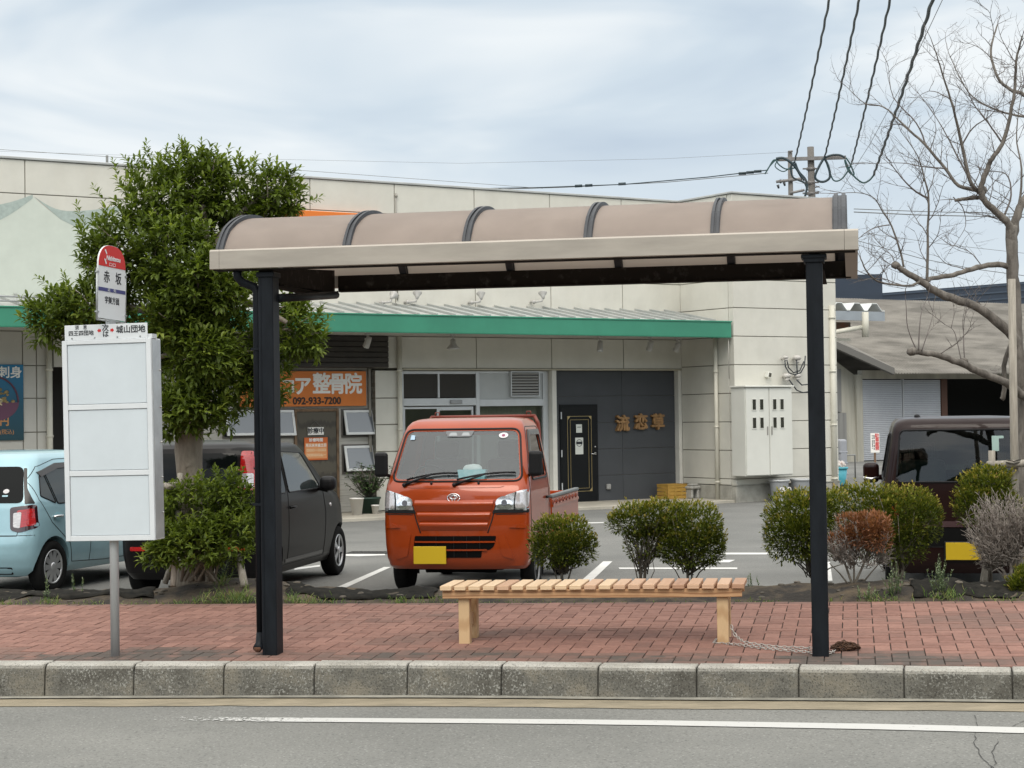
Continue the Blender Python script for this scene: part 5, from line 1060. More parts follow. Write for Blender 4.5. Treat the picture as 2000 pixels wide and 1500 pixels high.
# navy building further back
nv = thing('navy_building', 'dark navy metal building rising behind the warehouse roof', 'building', (at(1700, 800, 84).x, 84, 0), math.radians(32.6))
NF = Frame(nv.location, 32.6); M_nav = mat('navy_cladding', (0.022, 0.034, 0.055), 0.5, var=0.12, vscale=0.6, stretch=(0.3, 1, 3))
def nq(px, py, yl=0.0): u, z = NF.on(px, py, yl); return (u, yl, z)
a, c = nq(1560, 540), nq(1723, 535); b = MB(); b.prism([(a[0], 0, 0), (c[0], 0, 0), (c[0], 0, c[2]), (a[0], 0, a[2])], (0, 8, 0)); b.build('block', M_nav, nv)
a, c = nq(1723.5, 572), nq(2250, 530); b = MB(); b.prism([(a[0] + 0.01, 0.5, 0), (c[0], 0.5, 0), (c[0], 0.5, c[2]), (a[0] + 0.01, 0.5, a[2])], (0, 8, 0)); b.build('block', M_nav, nv)
b = MB(); 
for dy in (0, 13, 26): p0, p1 = nq(1724, 574 + dy, 0.45), nq(2250, 532 + dy * 1.05, 0.45); b.prism([p0, p1, (p1[0], p1[1], p1[2] - 0.08), (p0[0], p0[1], p0[2] - 0.08)], (0, 0.04, 0))
b.build('band', mat('navy_band_light', (0.04, 0.058, 0.085), 0.5), nv)
# small lean-to roofs between the shop and the warehouse (white folded plate roof on rusty frame)
LF = Frame((0, 44.0, 0.0), 32.6); LF.O = Vector((at(1640, 800, 44).x, 44, 0)); ln_ = thing('lean_to', 'small lean-to with a white folded metal roof and rusty edge beside the shop wing', 'lean-to', LF.O, LF.rz)
def lq(px, py, yl=0.0): u, z = LF.on(px, py, yl); return (u, yl, z)
M_fold = mat('white_folded_roof', (0.62, 0.64, 0.63), 0.5, var=0.06, vscale=2)
xa, xb = LF.u(1590, 605), LF.u(1728, 605); zt = LF.on(1700, 592)[1]; zb_ = LF.on(1700, 606)[1]; b = MB(); n = 4; step = (xb - xa) / n
pts = []
for k in range(n): s = xa + k * step; pts += [(s, 0, zb_), (s + step * 0.28, 0, zt), (s + step * 0.55, 0, zt), (s + step * 0.83, 0, zb_)]
pts.append((xb, 0, zb_)); up = [(x, y, z) for x, y, z in pts]; dn = [(x, y, z - 0.02) for x, y, z in pts]
vs = up + dn + [(x, 5, z + 0.1) for x, y, z in up] + [(x, 5, z + 0.08) for x, y, z in dn]; k = len(up); fs = []
for i in range(k - 1): fs += [(i, i + 1, 2 * k + i + 1, 2 * k + i), (k + i + 1, k + i, 3 * k + i, 3 * k + i + 1), (i + 1, i, k + i, k + i + 1)]
b.raw(vs, fs); b.build('roof', M_fold, ln_)
b = MB(); b.box((xa, 0.02, zb_ - 0.26), (xb + 0.02, 0.10, zb_ - 0.03)); b.build('eave_beam', mat('grey_blue_beam', (0.28, 0.31, 0.34), 0.5, var=0.08, vscale=2), ln_)
b = MB(); b.box((xa, 0.6, zb_ - 0.5), (xb - 0.6, 0.7, zb_ - 0.27)); b.box((xa, 0.3, zt + 0.02), (LF.u(1628, 590), 0.5, zt + 0.22)); b.build('rusty_beam', mat('rusty_steel', (0.16, 0.065, 0.035), 0.9, col2=(0.10, 0.08, 0.06), vscale=6), ln_)
b = MB(); x2 = LF.u(1630, 585); b.box((xa, 0.2, zt + 0.23), (x2, 0.6, zt + 0.62)); b.build('cap_box', mat('grey_blue_beam', (0.28, 0.31, 0.34), 0.5), ln_); b = MB(); b.box((xa, 0.25, zt + 0.63), (LF.u(1616, 560), 0.55, zt + 0.95)); b.build('white_box', M_fold, ln_)
b = MB(); x3 = LF.u(1690, 640); b.tube([(x3, 0.0, zb_ - 0.05), (x3, 0.0, LF.on(1690, 658)[1])], 0.09, 12); b.tube([(xa + 0.3, 0.05, zb_ - 0.62), (x3 - 0.05, 0.05, zb_ - 0.42)], 0.06, 10); b.box((xa, 0.5, zb_ - 0.75), (xb - 0.7, 0.55, zb_ - 0.68)); b.build('gutter_pipe', M_pipe, ln_)
b = MB(); b.box((xa, 0.75, 0), (xa + 0.1, 5, zb_ - 0.5)); b.build('wall', M_whw, ln_)
# no parking sign on a stake, pipe rail, gas tank
g = at(1709, 897, 58); g.z = 0; ns = thing('parking_notice', 'white parking notice board with a red column and small black print on a stake', 'sign', g, math.radians(10)); b = MB(); b.box((-0.03, -0.02, 0), (0.03, 0.02, 0.55)); b.build('stake', mat('stake_wood', (0.16, 0.10, 0.06), 0.9), ns); b = MB(); b.box((-0.15, -0.035, 0.42), (0.15, -0.021, 1.05), 0.003); b.build('board', M_wt, ns)
for k, ch in enumerate('駐車厳禁'): text(ch, 0.15, mat('notice_red', (0.55, 0.03, 0.03), 0.6), ns, (0.068, -0.038, 0.96 - k * 0.135), 0.002, bold=0.003)
rk = random.Random(2)
for x, lw in ((-0.035, 0.036), (-0.095, 0.026)):
    b = MB(); z = 0.99
    while z > 0.55: h = rk.uniform(0.02, 0.05); b.box((x - lw / 2, -0.037, z - h), (x + lw / 2, -0.0355, z)); z -= h + rk.choice((0.006, 0.006, 0.03))
    tag(b.build('fine_print', M_ink, ns), kind='stuff')
g = at(1655, 920, 47); g.z = 0; rl = thing('pipe_rail', 'thin grey pipe rail by the warehouse corner', 'rail', g, math.radians(32.6)); b = MB(); b.tube([(-0.5, 0, 0), (-0.5, 0, 0.62), (0.28, 0, 0.62), (0.28, 0, 0)], 0.022, 8); b.build('rail_pipe', mat('rail_steel', (0.28, 0.28, 0.27), 0.5, 0.3), rl)
g = at(1637, 900, 42); g.z = 0; gt = thing('grey_tank', 'grey plastic tank standing beside the shop wing downpipe', 'tank', g, math.radians(32.6)); b = MB(); b.box((-0.12, -0.2, 0), (0.12, 0.2, 1.12), 0.05, seg=3); b.build('tank', mat('tank_grey', (0.33, 0.34, 0.37), 0.5, var=0.05, vscale=4), gt)
b = MB()
for z in (0.3, 0.55, 0.8): b.box((-0.125, -0.205, z), (0.125, 0.205, z + 0.04), 0.01)
b.build('tank_band', mat('tank_grey', (0.33, 0.34, 0.37), 0.5), gt)
g = ground(1633, 958); g.z = 0.0; tb = thing('tub', 'turquoise plastic tub full of rubbish bags on the ground by the shop wing', 'tub', g, 0.3); M_tub = mat('turquoise_plastic', (0.07, 0.36, 0.44), 0.4, var=0.06, vscale=5)
b = MB(); b.lathe([(0.20, 0.12), (0.215, 0.14), (0.255, 0.52), (0.24, 0.52), (0.20, 0.17)], n=28); b.build('tub_body', M_tub, tb); b = MB(); b.lathe([(0.257, 0.48), (0.275, 0.482), (0.275, 0.525), (0.245, 0.527)], n=28); b.build('rim', M_tub, tb); b = MB(); b.box((-0.22, -0.16, 0.0), (0.22, 0.16, 0.118), 0.01); b.build('stand', mat('dark_plank', (0.05, 0.06, 0.05), 0.8), tb)
rb = thing('rubbish_bag', 'crumpled pale bag lying in the turquoise tub', 'bag', g + Vector((0.07, 0, 0.5)), 0.2); b = MB(); bm2 = bmesh.new(); bmesh.ops.create_icosphere(bm2, subdivisions=4, radius=0.14)
for v in bm2.verts: v.co = Vector((v.co.x * 1.2, v.co.y * 1.1, v.co.z * 0.75 + 0.05)) * (1 + 0.35 * noise.noise(v.co * 14))
b._merge(bm2, True); b.build('bag', mat('bag_plastic', (0.55, 0.50, 0.47), 0.35, col2=(0.36, 0.22, 0.17), vscale=12, ramp=(0.5, 0.62)), rb)
hs = thing('hose', 'pale hose coiled over the edge of the turquoise tub', 'hose', g + Vector((-0.1, 0, 0.5)), 0.2); b = MB()
for r_ in (0.17, 0.145, 0.12): b.tube([(-0.06 + r_ * math.cos(a), 0.02 * r_, 0.02 + r_ * math.sin(a) * 1.1) for a in [PI * k / 18 for k in range(19)]], 0.012, 8)
b.build('hose_coil', mat('hose_white', (0.6, 0.6, 0.6), 0.4), hs)

# ================================================================== UTILITY POLES AND CABLES
M_pole = mat('pole_concrete', (0.135, 0.125, 0.115), 0.85, var=0.15, vscale=4, stretch=(1, 1, 0.3)); M_arm = mat('crossarm_steel', (0.21, 0.20, 0.195), 0.6, 0.3, var=0.2, vscale=4); M_cbl = mat('cable_green_black', (0.012, 0.028, 0.036), 0.5); M_cblg = mat('cable_green', (0.016, 0.058, 0.058), 0.5)
PY = 47.0; tp = at(1583, 287, PY); up_ = thing('utility_pole', 'brown grey utility pole with crossarm and looping green cables behind the shop', 'utility pole', (tp.x, PY, 0))
def pq(px, py, dy=0.0): v = at(px, py, PY + dy); return Vector((v.x - tp.x, dy, v.z))
b = MB(); b.tube([(0.1, 0, 0), (0, 0, tp.z)], [0.13, 0.088], 16); b.build('pole_shaft', M_pole, up_)
b = MB(); A_, B_ = pq(1516, 313), pq(1650, 309); d = (B_ - A_).normalized(); n_ = Vector((0, 1, 0)); u_ = d.cross(n_)
b.raw([A_ + n_ * s * 0.045 + u_ * q * 0.045 + Vector((0, -0.14, 0)) for s, q in ((-1, -1), (1, -1), (1, 1), (-1, 1))] + [B_ + n_ * s * 0.045 + u_ * q * 0.045 + Vector((0, -0.14, 0)) for s, q in ((-1, -1), (1, -1), (1, 1), (-1, 1))], [(0, 1, 2, 3), (7, 6, 5, 4), (0, 4, 5, 1), (1, 5, 6, 2), (2, 6, 7, 3), (3, 7, 4, 0)]); b.build('crossarm', M_arm, up_)
b = MB()
for py in (310, 330, 357, 378):
    b = MB(); p_ = pq(1583.5, py); b.tube([p_ - Vector((0, 0, 0.035)), p_ + Vector((0, 0, 0.035))], 0.115, 14); b.tube([p_ + Vector((-0.22, -0.05, 0)), p_ + Vector((0.2, -0.05, 0))], 0.022, 6); b.build('clamp', M_arm, up_)
for py in (330, 366, 376): p_ = pq(1590, py); b = MB(); b.tube([p_, p_ + Vector((0.14, -0.02, 0.02))], 0.018, 5); b.build('step_bolt', M_arm, up_)
for i, (pts, r_, m_) in enumerate((([(1553, 315), (1545, 325), (1548, 345), (1560, 352), (1572, 358), (1577, 372)], 0.035, M_cbl), ([(1516, 310), (1530, 309), (1545, 318), (1556, 330), (1565, 345), (1572, 352)], 0.05, M_cbl), ([(1516, 311), (1503, 325), (1494, 340), (1500, 330), (1512, 312), (1522, 322), (1535, 330), (1552, 328)], 0.025, M_cblg), ([(1610, 308), (1600, 325), (1592, 345), (1600, 354), (1612, 354), (1621, 345), (1618, 325), (1611, 310)], 0.045, M_cbl), ([(1612, 312), (1620, 335), (1628, 352), (1640, 352), (1652, 340), (1664, 318)], 0.028, M_cblg), ([(1652, 308), (1660, 320), (1668, 340), (1660, 338), (1653, 325), (1650, 312), (1658, 330), (1664, 340)], 0.03, M_cblg), ([(1664, 340), (1674, 350), (1686, 357), (1698, 352), (1708, 340)], 0.032, M_cblg), ([(1610, 308), (1625, 303), (1640, 303), (1650, 308)], 0.04, M_cbl), ([(1553, 318), (1560, 335), (1573, 350), (1576, 365), (1572, 385)], 0.04, M_cbl), ([(1520, 312), (1514, 325), (1530, 335), (1546, 325)], 0.02, M_cblg))):
    b = MB(); ps_ = [pq(x, y, -0.28) for x, y in pts]; sm = []
    for k in range(len(ps_) - 1):          # Catmull-Rom smoothing
        p0, p1, p2, p3 = ps_[max(k - 1, 0)], ps_[k], ps_[k + 1], ps_[min(k + 2, len(ps_) - 1)]
        for q in range(5): t = q / 5; sm.append(0.5 * ((2 * p1) + (p2 - p0) * t + (2 * p0 - 5 * p1 + 4 * p2 - p3) * t * t + (3 * p1 - p0 - 3 * p2 + p3) * t ** 3))
    sm.append(ps_[-1]); b.tube(sm, r_ * 0.72, 7); b.build('cable_loop', m_, up_)
P2Y = 58.0; t2 = at(1543, 296, P2Y); u2 = thing('utility_pole', 'thinner utility pole just left of the main pole, half hidden by the roof edge', 'utility pole', (t2.x, P2Y, 0)); b = MB(); b.tube([(0, 0, 0), (0, 0, t2.z)], [0.12, 0.075], 12); b.build('pole_shaft', M_pole, u2)
b = MB(); 
def p2(px, py, dy=-0.12): v = at(px, py, P2Y); return Vector((v.x - t2.x, dy, v.z))
b.tube([p2(1515, 356), p2(1565, 350)], 0.05, 6); b.tube([p2(1538, 297), p2(1547, 296)], 0.03, 5); b.tube([p2(1542, 378), p2(1570, 372)], 0.045, 6); b.build('crossarm', M_arm, u2)
b = MB()
for px, py in ((1522, 352), (1518, 362), (1530, 357)): b.tube([p2(px, py), p2(px + 2, py + 7)], [0.05, 0.03], 6)
b.build('insulators', mat('dark_insulator', (0.03, 0.035, 0.04), 0.4), u2)
# four thick twisted cables coming towards the road overhead
def twisted(name, label, p0, p1, r, n, pitch, cat, group, sag=0.15):
    o = p1; t_ = thing(name, label, cat, o, 0, group); d = p1 - p0; Ln = d.length; x = d.normalized().orthogonal(); y = d.normalized().cross(x)
    for s in range(n):
        b = MB(); pts = []; K = int(Ln / pitch * 12)
        for k in range(K + 1): f_ = k / K; a = 2 * PI * f_ * Ln / pitch + 2 * PI * s / n; pts.append(p0 + d * f_ - Vector((0, 0, sag * 4 * f_ * (1 - f_))) + (x * math.cos(a) + y * math.sin(a)) * r * 0.22 - o)
        b.tube(pts, r, 6); b.build('strand', M_cbl, t_)
for i, ((xa, ya), (xb, yb), lb, r_) in enumerate((((1617, 0), (1553, 312), 'twisted dark overhead cable, leftmost of the four above the shelter', 0.019), ((1675.5, 0), (1611, 306), 'twisted dark overhead cable, second from the left of the four', 0.020), ((1735.5, 0), (1664, 316), 'twisted dark overhead cable, third from the left of the four', 0.020), ((1817, 0), (1706, 342), 'thickest twisted dark overhead cable, rightmost of the four', 0.027))):
    e_ = at(xb, yb, PY - 0.25); Yn = (e_.z + 0.25 - EYE) / (at(xa, ya, 1.0).z - EYE); Yn = max(24, min(40, Yn)); s_ = at(xa, ya, Yn); ext = s_ + (s_ - e_) * 0.45
    twisted('power_cable', lb, ext, e_, r_ * 1.12, 1, 1.3, 'overhead cable', 'twisted cables over the shelter', 0.12)
def wire(label, pts, r, name='overhead_wire', m_=None):
    ps_ = [at(*p) for p in pts]; t_ = thing(name, label, 'overhead wire', ps_[len(ps_) // 2], 0, None); b = MB(); b.tube([p - ps_[len(ps_) // 2] for p in ps_], r, 5); b.build('strand', m_ or M_wire, t_); return t_
w_ = wire('thick wire with joints running left from the poles over the shop roof', [(900, 369, 62), (1060, 366, 60), (1220, 360, 58), (1380, 346, 56), (1500, 332, 55)], 0.017, m_=M_cbl)
o = w_.location
for px, py in ((1130, 363.5), (1150, 362.5), (1215, 359.5), (1450, 339), (1465, 337), (1480, 335)): p_ = at(px, py, 58.5) - o; b = MB(); b.tube([p_ - Vector((0.12, 0, 0)), p_ + Vector((0.12, 0, 0.01))], 0.05, 6); b.build('wire_joint', M_cbl, w_)
wire('lower thin wire running beside the jointed wire over the shop roof', [(900, 372, 62), (1100, 366, 60), (1300, 356, 58), (1500, 338, 55)], 0.012)
wire('faint long wire high across the sky from the left to the poles', [(-50, 294, 70), (400, 308, 68), (900, 319, 66), (1300, 310, 62), (1540, 297, 58)], 0.0045)
wire('faint wire slanting up beside the rightmost cable', [(1642, 372, 46), (1700, 280, 40), (1770, 150, 34), (1850, -20, 28)], 0.006)
for i, (pts, lb, r_) in enumerate((([(1668, 408, 60), (1800, 413, 62), (1990, 418, 65), (2100, 422, 66)], 'upper of two level wires crossing behind the bare tree', 0.014), ([(1668, 414, 60), (1800, 420, 62), (1990, 424, 65), (2100, 427, 66)], 'lower of two level wires crossing behind the bare tree', 0.018), ([(1675, 470, 64), (1800, 505, 66), (1900, 525, 68), (2050, 545, 70)], 'wire sloping down behind the bare tree, highest of the sloping ones', 0.013), ([(1675, 478, 64), (1800, 520, 66), (1900, 550, 68)], 'wire sloping down behind the bare tree, steepest of the sloping ones', 0.009), ([(1690, 455, 64), (1850, 478, 66), (2050, 500, 70)], 'thin wire sagging behind the bare tree trunk', 0.008))): wire(lb, pts, r_)
# ================================================================== VEHICLES
def paint(name, col, metal=0.35, rough=0.32, fl=0.06, coat=1.0, spec=0.5):
    m = mat(name, col, rough, metal, var=fl, vscale=2.5, coat=coat, spec=spec); return m
M_tyre = mat('tyre_rubber', (0.010, 0.010, 0.010), 0.9, spec=0.12, var=0.2, vscale=20); M_rim = mat('hubcap_silver', (0.48, 0.49, 0.50), 0.35, 0.7, var=0.05, vscale=10); M_plas = mat('black_plastic', (0.008, 0.008, 0.009), 0.5, spec=0.25)
M_under = mat('underbody', (0.006, 0.006, 0.006), 0.95, spec=0.08); M_seam = mat('panel_gap', (0.006, 0.006, 0.006), 0.8)
M_cg = mat('dark_car_glass', (0.004, 0.005, 0.005), 0.03, spec=0.14); M_cg2 = mat('tinted_car_glass', (0.030, 0.038, 0.038), 0.03, spec=0.5); M_chrome = mat('car_chrome', (0.75, 0.75, 0.75), 0.08, 1.0)
M_redl = mat('red_lamp', (0.38, 0.010, 0.012), 0.1, coat=1.0, var=0.3, vscale=25, stretch=(1, 1, 6)); M_clrl = mat('clear_lamp', (0.50, 0.48, 0.48), 0.1, 0.3, coat=1.0, var=0.25, vscale=25, stretch=(1, 1, 6)); M_plate = mat('yellow_plate', (0.50, 0.335, 0.004), 0.5)
NK, NS, NF_ = 5, 12, 12
def ring(lv):
    z, y0, y1, hw, r0, r1, b0, b1 = lv; P = []
    def arc(cx, cy, r, a0, a1): return [(cx + r * math.cos(a0 + (a1 - a0) * k / NK), cy + r * math.sin(a0 + (a1 - a0) * k / NK)) for k in range(1, NK)]
    def seg(p, q, n): return [(p[0] + (q[0] - p[0]) * k / n, p[1] + (q[1] - p[1]) * k / n) for k in range(n + 1)]
    P += seg((-hw + r0, y0), (hw - r0, y0), NF_); P += arc(hw - r0, y0 + r0, r0, -PI / 2, 0); P += seg((hw, y0 + r0), (hw, y1 - r1), NS); P += arc(hw - r1, y1 - r1, r1, 0, PI / 2)
    P += seg((hw - r1, y1), (-hw + r1, y1), NF_); P += arc(-hw + r1, y1 - r1, r1, PI / 2, PI); P += seg((-hw, y1 - r1), (-hw, y0 + r0), NS); P += arc(-hw + r0, y0 + r0, r0, PI, 1.5 * PI)
    o = []
    for x, y in P:
        t = (x / max(hw, 1e-3)) ** 2; ym = (y0 + y1) / 2
        wn = max(0, 1 - (y - y0) / (0.45 * (y1 - y0))) ; wf = max(0, 1 - (y1 - y) / (0.45 * (y1 - y0)))
        o.append(Vector((x, y + b0 * t * wn - b1 * t * wf, z)))
    return o
def loft(levels, sub=True):
    b = bmesh.new(); rings = [[b.verts.new(p) for p in ring(l)] for l in levels]; n = len(rings[0])
    for i in range(len(rings) - 1):
        for j in range(n): b.faces.new((rings[i][j], rings[i][(j + 1) % n], rings[i + 1][(j + 1) % n], rings[i + 1][j]))
    b.faces.new(rings[0][::-1]); b.faces.new(rings[-1]); bmesh.ops.recalc_face_normals(b, faces=b.faces); return b
def dens(levels, step=0.045):       # smooth (Catmull-Rom) in-between rings
    o = []
    for i in range(len(levels) - 1):
        p0, p1, p2, p3 = levels[max(i - 1, 0)], levels[i], levels[i + 1], levels[min(i + 2, len(levels) - 1)]
        n = max(1, min(6, int(max(abs(p2[0] - p1[0]), abs(p2[1] - p1[1]), abs(p2[2] - p1[2])) / step)))
        for k in range(n):
            t = k / n; o.append(tuple(p1[q] + (p2[q] - p1[q]) * t for q in range(8)))
    o.append(levels[-1]); return o
class Car:
    def __init__(s, levels, root, body_mat):
        s.root = root; s.mat = body_mat; bm = loft(dens(levels)); s.bvh = BVHTree.FromBMesh(bm); s.bm = bm; s.cut = []
    def hit(s, mode, a, c):
        if mode == 'F': o, d = Vector((a, -5, c)), Vector((0, 1, 0))
        elif mode == 'B': o, d = Vector((a, 9, c)), Vector((0, -1, 0))
        elif mode == 'R': o, d = Vector((5, a, c)), Vector((-1, 0, 0))
        elif mode == 'L': o, d = Vector((-5, a, c)), Vector((1, 0, 0))
        else: o, d = Vector((a, c, 5)), Vector((0, 0, -1))
        h = s.bvh.ray_cast(o, d)
        if h[0] is None:
            q = s.bvh.find_nearest(o + d * 5); return q[0], d
        return h[0], d
    def patch(s, mode, outline, name, material, off=0.004, parent=None, step=0.045, skirt=0.012, smooth=True):
        ol = []
        for i in range(len(outline)):
            p, q = Vector(outline[i]), Vector(outline[(i + 1) % len(outline)]); n = max(1, int((q - p).length / step))
            for k in range(n): ol.append(p.lerp(q, k / n))
        x0, x1 = min(p.x for p in ol), max(p.x for p in ol); z0, z1 = min(p.y for p in ol), max(p.y for p in ol)
        pts = list(ol); inn = []
        nx, nz = max(1, int((x1 - x0) / step)), max(1, int((z1 - z0) / step))
        for i in range(1, nx):
            for j in range(1, nz):
                p = Vector((x0 + (x1 - x0) * i / nx, z0 + (z1 - z0) * j / nz))
                if inside(p, ol) and min((p - q).length for q in ol) > step * 0.45: pts.append(p)
        n0 = len(ol); r = delaunay_2d_cdt([tuple(p) for p in pts], [(i, (i + 1) % n0) for i in range(n0)], [], 1, 1e-6)
        vs = []
        for p in r[0]: h, d = s.hit(mode, p[0], p[1]); vs.append(h - d * off)
        b = bmesh.new(); vv = [b.verts.new(v) for v in vs]
        for f in r[2]:
            try: b.faces.new([vv[i] for i in f])
            except ValueError: pass
        dvec = s.hit(mode, pts[0][0], pts[0][1])[1]
        if skirt:
            be = [e for e in b.edges if e.is_boundary]; ex = bmesh.ops.extrude_edge_only(b, edges=be)
            bmesh.ops.translate(b, vec=dvec * skirt, verts=[g for g in ex['geom'] if isinstance(g, bmesh.types.BMVert)])
        b.normal_update()
        for f in b.faces:
            if len(f.verts) == 3 and f.normal.dot(dvec) > 0: f.normal_flip()
        m = MB(); m._merge(b, False); o = m.build(name, material, parent or s.root, sharp=35); return o
    def line(s, mode, pts, r=0.004, closed=False, mb=None, off=0.0, step=0.03):
        m = mb or MB(); P = [Vector(p) for p in pts]; 
        if closed: P.append(P[0])
        L_ = []
        for p, q in zip(P, P[1:]):
            n = max(1, int((q - p).length / step))
            for k in range(n): L_.append(p.lerp(q, k / n))
        L_.append(P[-1]); w3 = []
        for p in L_: h, d = s.hit(mode, p.x, p.y); w3.append(h - d * off)
        m.tube(w3, r, 5); return m
    def finish(s, cutters, name='body', sharp=32):
        m = MB(); m.bm.free(); m.bm = s.bm; o = m.build(name, s.mat, None)
        tmp = []
        for cb in cutters:
            cm = bpy.data.meshes.new('cut'); bmesh.ops.recalc_face_normals(cb, faces=cb.faces); cb.to_mesh(cm); cb.free(); co = bpy.data.objects.new('cut', cm); COL.objects.link(co); tmp.append(co)
            md = o.modifiers.new('b', 'BOOLEAN'); md.operation = 'DIFFERENCE'; md.object = co; md.solver = 'EXACT'
        bpy.context.view_layer.update(); me = bpy.data.meshes.new_from_object(o.evaluated_get(bpy.context.evaluated_depsgraph_get()))
        o.modifiers.clear(); o.data = me; me.name = name
        for t_ in tmp: bpy.data.objects.remove(t_)
        for p in me.polygons: p.use_smooth = True
        me.set_sharp_from_angle(angle=math.radians(sharp)); o.parent = s.root; s.body = o; return o
def cyl_cut(x0, x1, y, z, r, n=32):
    b = bmesh.new(); A = [b.verts.new((x0, y + r * math.cos(2 * PI * k / n), z + r * math.sin(2 * PI * k / n))) for k in range(n)]; B = [b.verts.new((x1, y + r * math.cos(2 * PI * k / n), z + r * math.sin(2 * PI * k / n))) for k in range(n)]
    for k in range(n): b.faces.new((A[k], A[(k + 1) % n], B[(k + 1) % n], B[k]))
    b.faces.new(A[::-1]); b.faces.new(B); return b
def prism_cut(poly, vec):
    b = bmesh.new(); vs = [b.verts.new(p) for p in poly]; f = b.faces.new(vs); ex = bmesh.ops.extrude_face_region(b, geom=[f]); bmesh.ops.translate(b, vec=vec, verts=[g for g in ex['geom'] if isinstance(g, bmesh.types.BMVert)]); return b
def wheel(root, x, y, R, w, side, spokes=10, steel=False, rim_mat=None):
    b = MB(); s = side; h0, h1 = -w / 2, w / 2
    b.lathe([(R * 0.64, h0), (R * 0.9, h0), (R * 0.975, h0 + w * 0.1), (R, h0 + w * 0.25), (R, h1 - w * 0.25), (R * 0.975, h1 - w * 0.1), (R * 0.92, h1), (R * 0.70, h1 - 0.004), (R * 0.64, h1 - 0.02)], (0, 0, 0), 'X', 40)
    t_ = b.build('wheel', M_tyre, root, (x, y, R)); t_.rotation_euler = (0, 0, 0 if side > 0 else PI)
    b = MB(); rr = R * 0.655
    b.lathe([(rr, h1 - 0.05), (rr, h1 - 0.008), (rr * 0.94, h1 - 0.004), (rr * 0.90, h1 - 0.02), (rr * 0.88, h1 - 0.045)], (0, 0, 0), 'X', 36)
    if steel: b.lathe([(rr * 0.88, h1 - 0.045), (rr * 0.6, h1 - 0.028), (rr * 0.45, h1 - 0.04), (rr * 0.3, h1 - 0.02), (rr * 0.1, h1 - 0.015)], (0, 0, 0), 'X', 30)
    else:
        for k in range(spokes):
            a = 2 * PI * k / spokes; d = Vector((0, math.cos(a), math.sin(a))); e_ = Vector((0, -math.sin(a), math.cos(a))); hw0, hw1 = rr * 0.10, rr * 0.19
            A = [d * rr * 0.18 - e_ * hw0, d * rr * 0.93 - e_ * hw1, d * rr * 0.93 + e_ * hw1, d * rr * 0.18 + e_ * hw0]
            b.prism([p + Vector((h1 - 0.016 + (0.006 if i in (0, 3) else 0), 0, 0)) for i, p in enumerate(A)], (-0.02, 0, 0))
        b.lathe([(rr * 0.26, h1 - 0.03), (rr * 0.24, h1 - 0.004), (rr * 0.1, h1 - 0.0)], (0, 0, 0), 'X', 24)
    b.build('rim', rim_mat or M_rim, t_); b = MB(); b.lathe([(rr * 0.88, h1 - 0.055), (rr * 0.86, h1 - 0.05)], (0, 0, 0), 'X', 30); b.build('brake_disc', M_under, t_); return t_
def under(root, x0, x1, y0, y1, z0, z1): b = MB(); b.box((x0, y0, z0), (x1, y1, z1)); b.build('underbody', M_under, root)

# ------------------------------------------------------------------ 1. orange pickup truck (front towards the camera)
TF = Frame((0, 0, 0), -10.6); c_ = ground(884, 1150); TY = 17.72; TF.O = Vector((at(885.5, 1000, TY).x, TY, 0.0))
tr = thing('small_truck', 'orange red cab over pickup truck parked facing the pavement', 'truck', TF.O, TF.rz)
M_tp = paint('orange_red_paint', (0.30, 0.040, 0.004), 0.10, 0.33, coat=0.75, spec=0.2)
#        z     y0    y1    hw     r0    r1   b0    b1
TL = [(0.265, 0.10, 1.40, 0.675, 0.10, 0.04, 0.07, 0), (0.30, 0.05, 1.44, 0.705, 0.11, 0.04, 0.075, 0), (0.38, 0.015, 1.45, 0.722, 0.11, 0.04, 0.08, 0), (0.50, 0.0, 1.45, 0.732, 0.11, 0.04, 0.08, 0), (0.70, 0.0, 1.45, 0.7375, 0.10, 0.04, 0.075, 0), (0.90, 0.012, 1.45, 0.7375, 0.10, 0.04, 0.075, 0),
      (1.03, 0.035, 1.45, 0.735, 0.10, 0.04, 0.075, 0), (1.10, 0.07, 1.45, 0.728, 0.10, 0.04, 0.075, 0), (1.16, 0.125, 1.45, 0.718, 0.09, 0.04, 0.075, 0), (1.40, 0.285, 1.445, 0.675, 0.08, 0.04, 0.07, 0), (1.62, 0.45, 1.43, 0.628, 0.07, 0.04, 0.06, 0), (1.685, 0.51, 1.42, 0.605, 0.08, 0.05, 0.05, 0), (1.728, 0.58, 1.40, 0.575, 0.09, 0.06, 0.04, 0), (1.752, 0.68, 1.37, 0.53, 0.1, 0.06, 0.03, 0), (1.765, 0.82, 1.32, 0.45, 0.1, 0.06, 0.0, 0), (1.768, 0.95, 1.2, 0.30, 0.08, 0.05, 0.0, 0)]
tk = Car(TL, tr, M_tp)
ws = rpoly([(-0.642, 1.155), (0.642, 1.155), (0.567, 1.632), (-0.567, 1.632)], 0.07, 5)
wsg = rpoly([(-0.665, 1.135), (0.665, 1.135), (0.585, 1.65), (-0.585, 1.65)], 0.08, 5)
# side door windows (y,z)
sw = rpoly([(0.40, 1.14), (1.28, 1.14), (1.26, 1.60), (0.66, 1.60)], 0.06, 4)
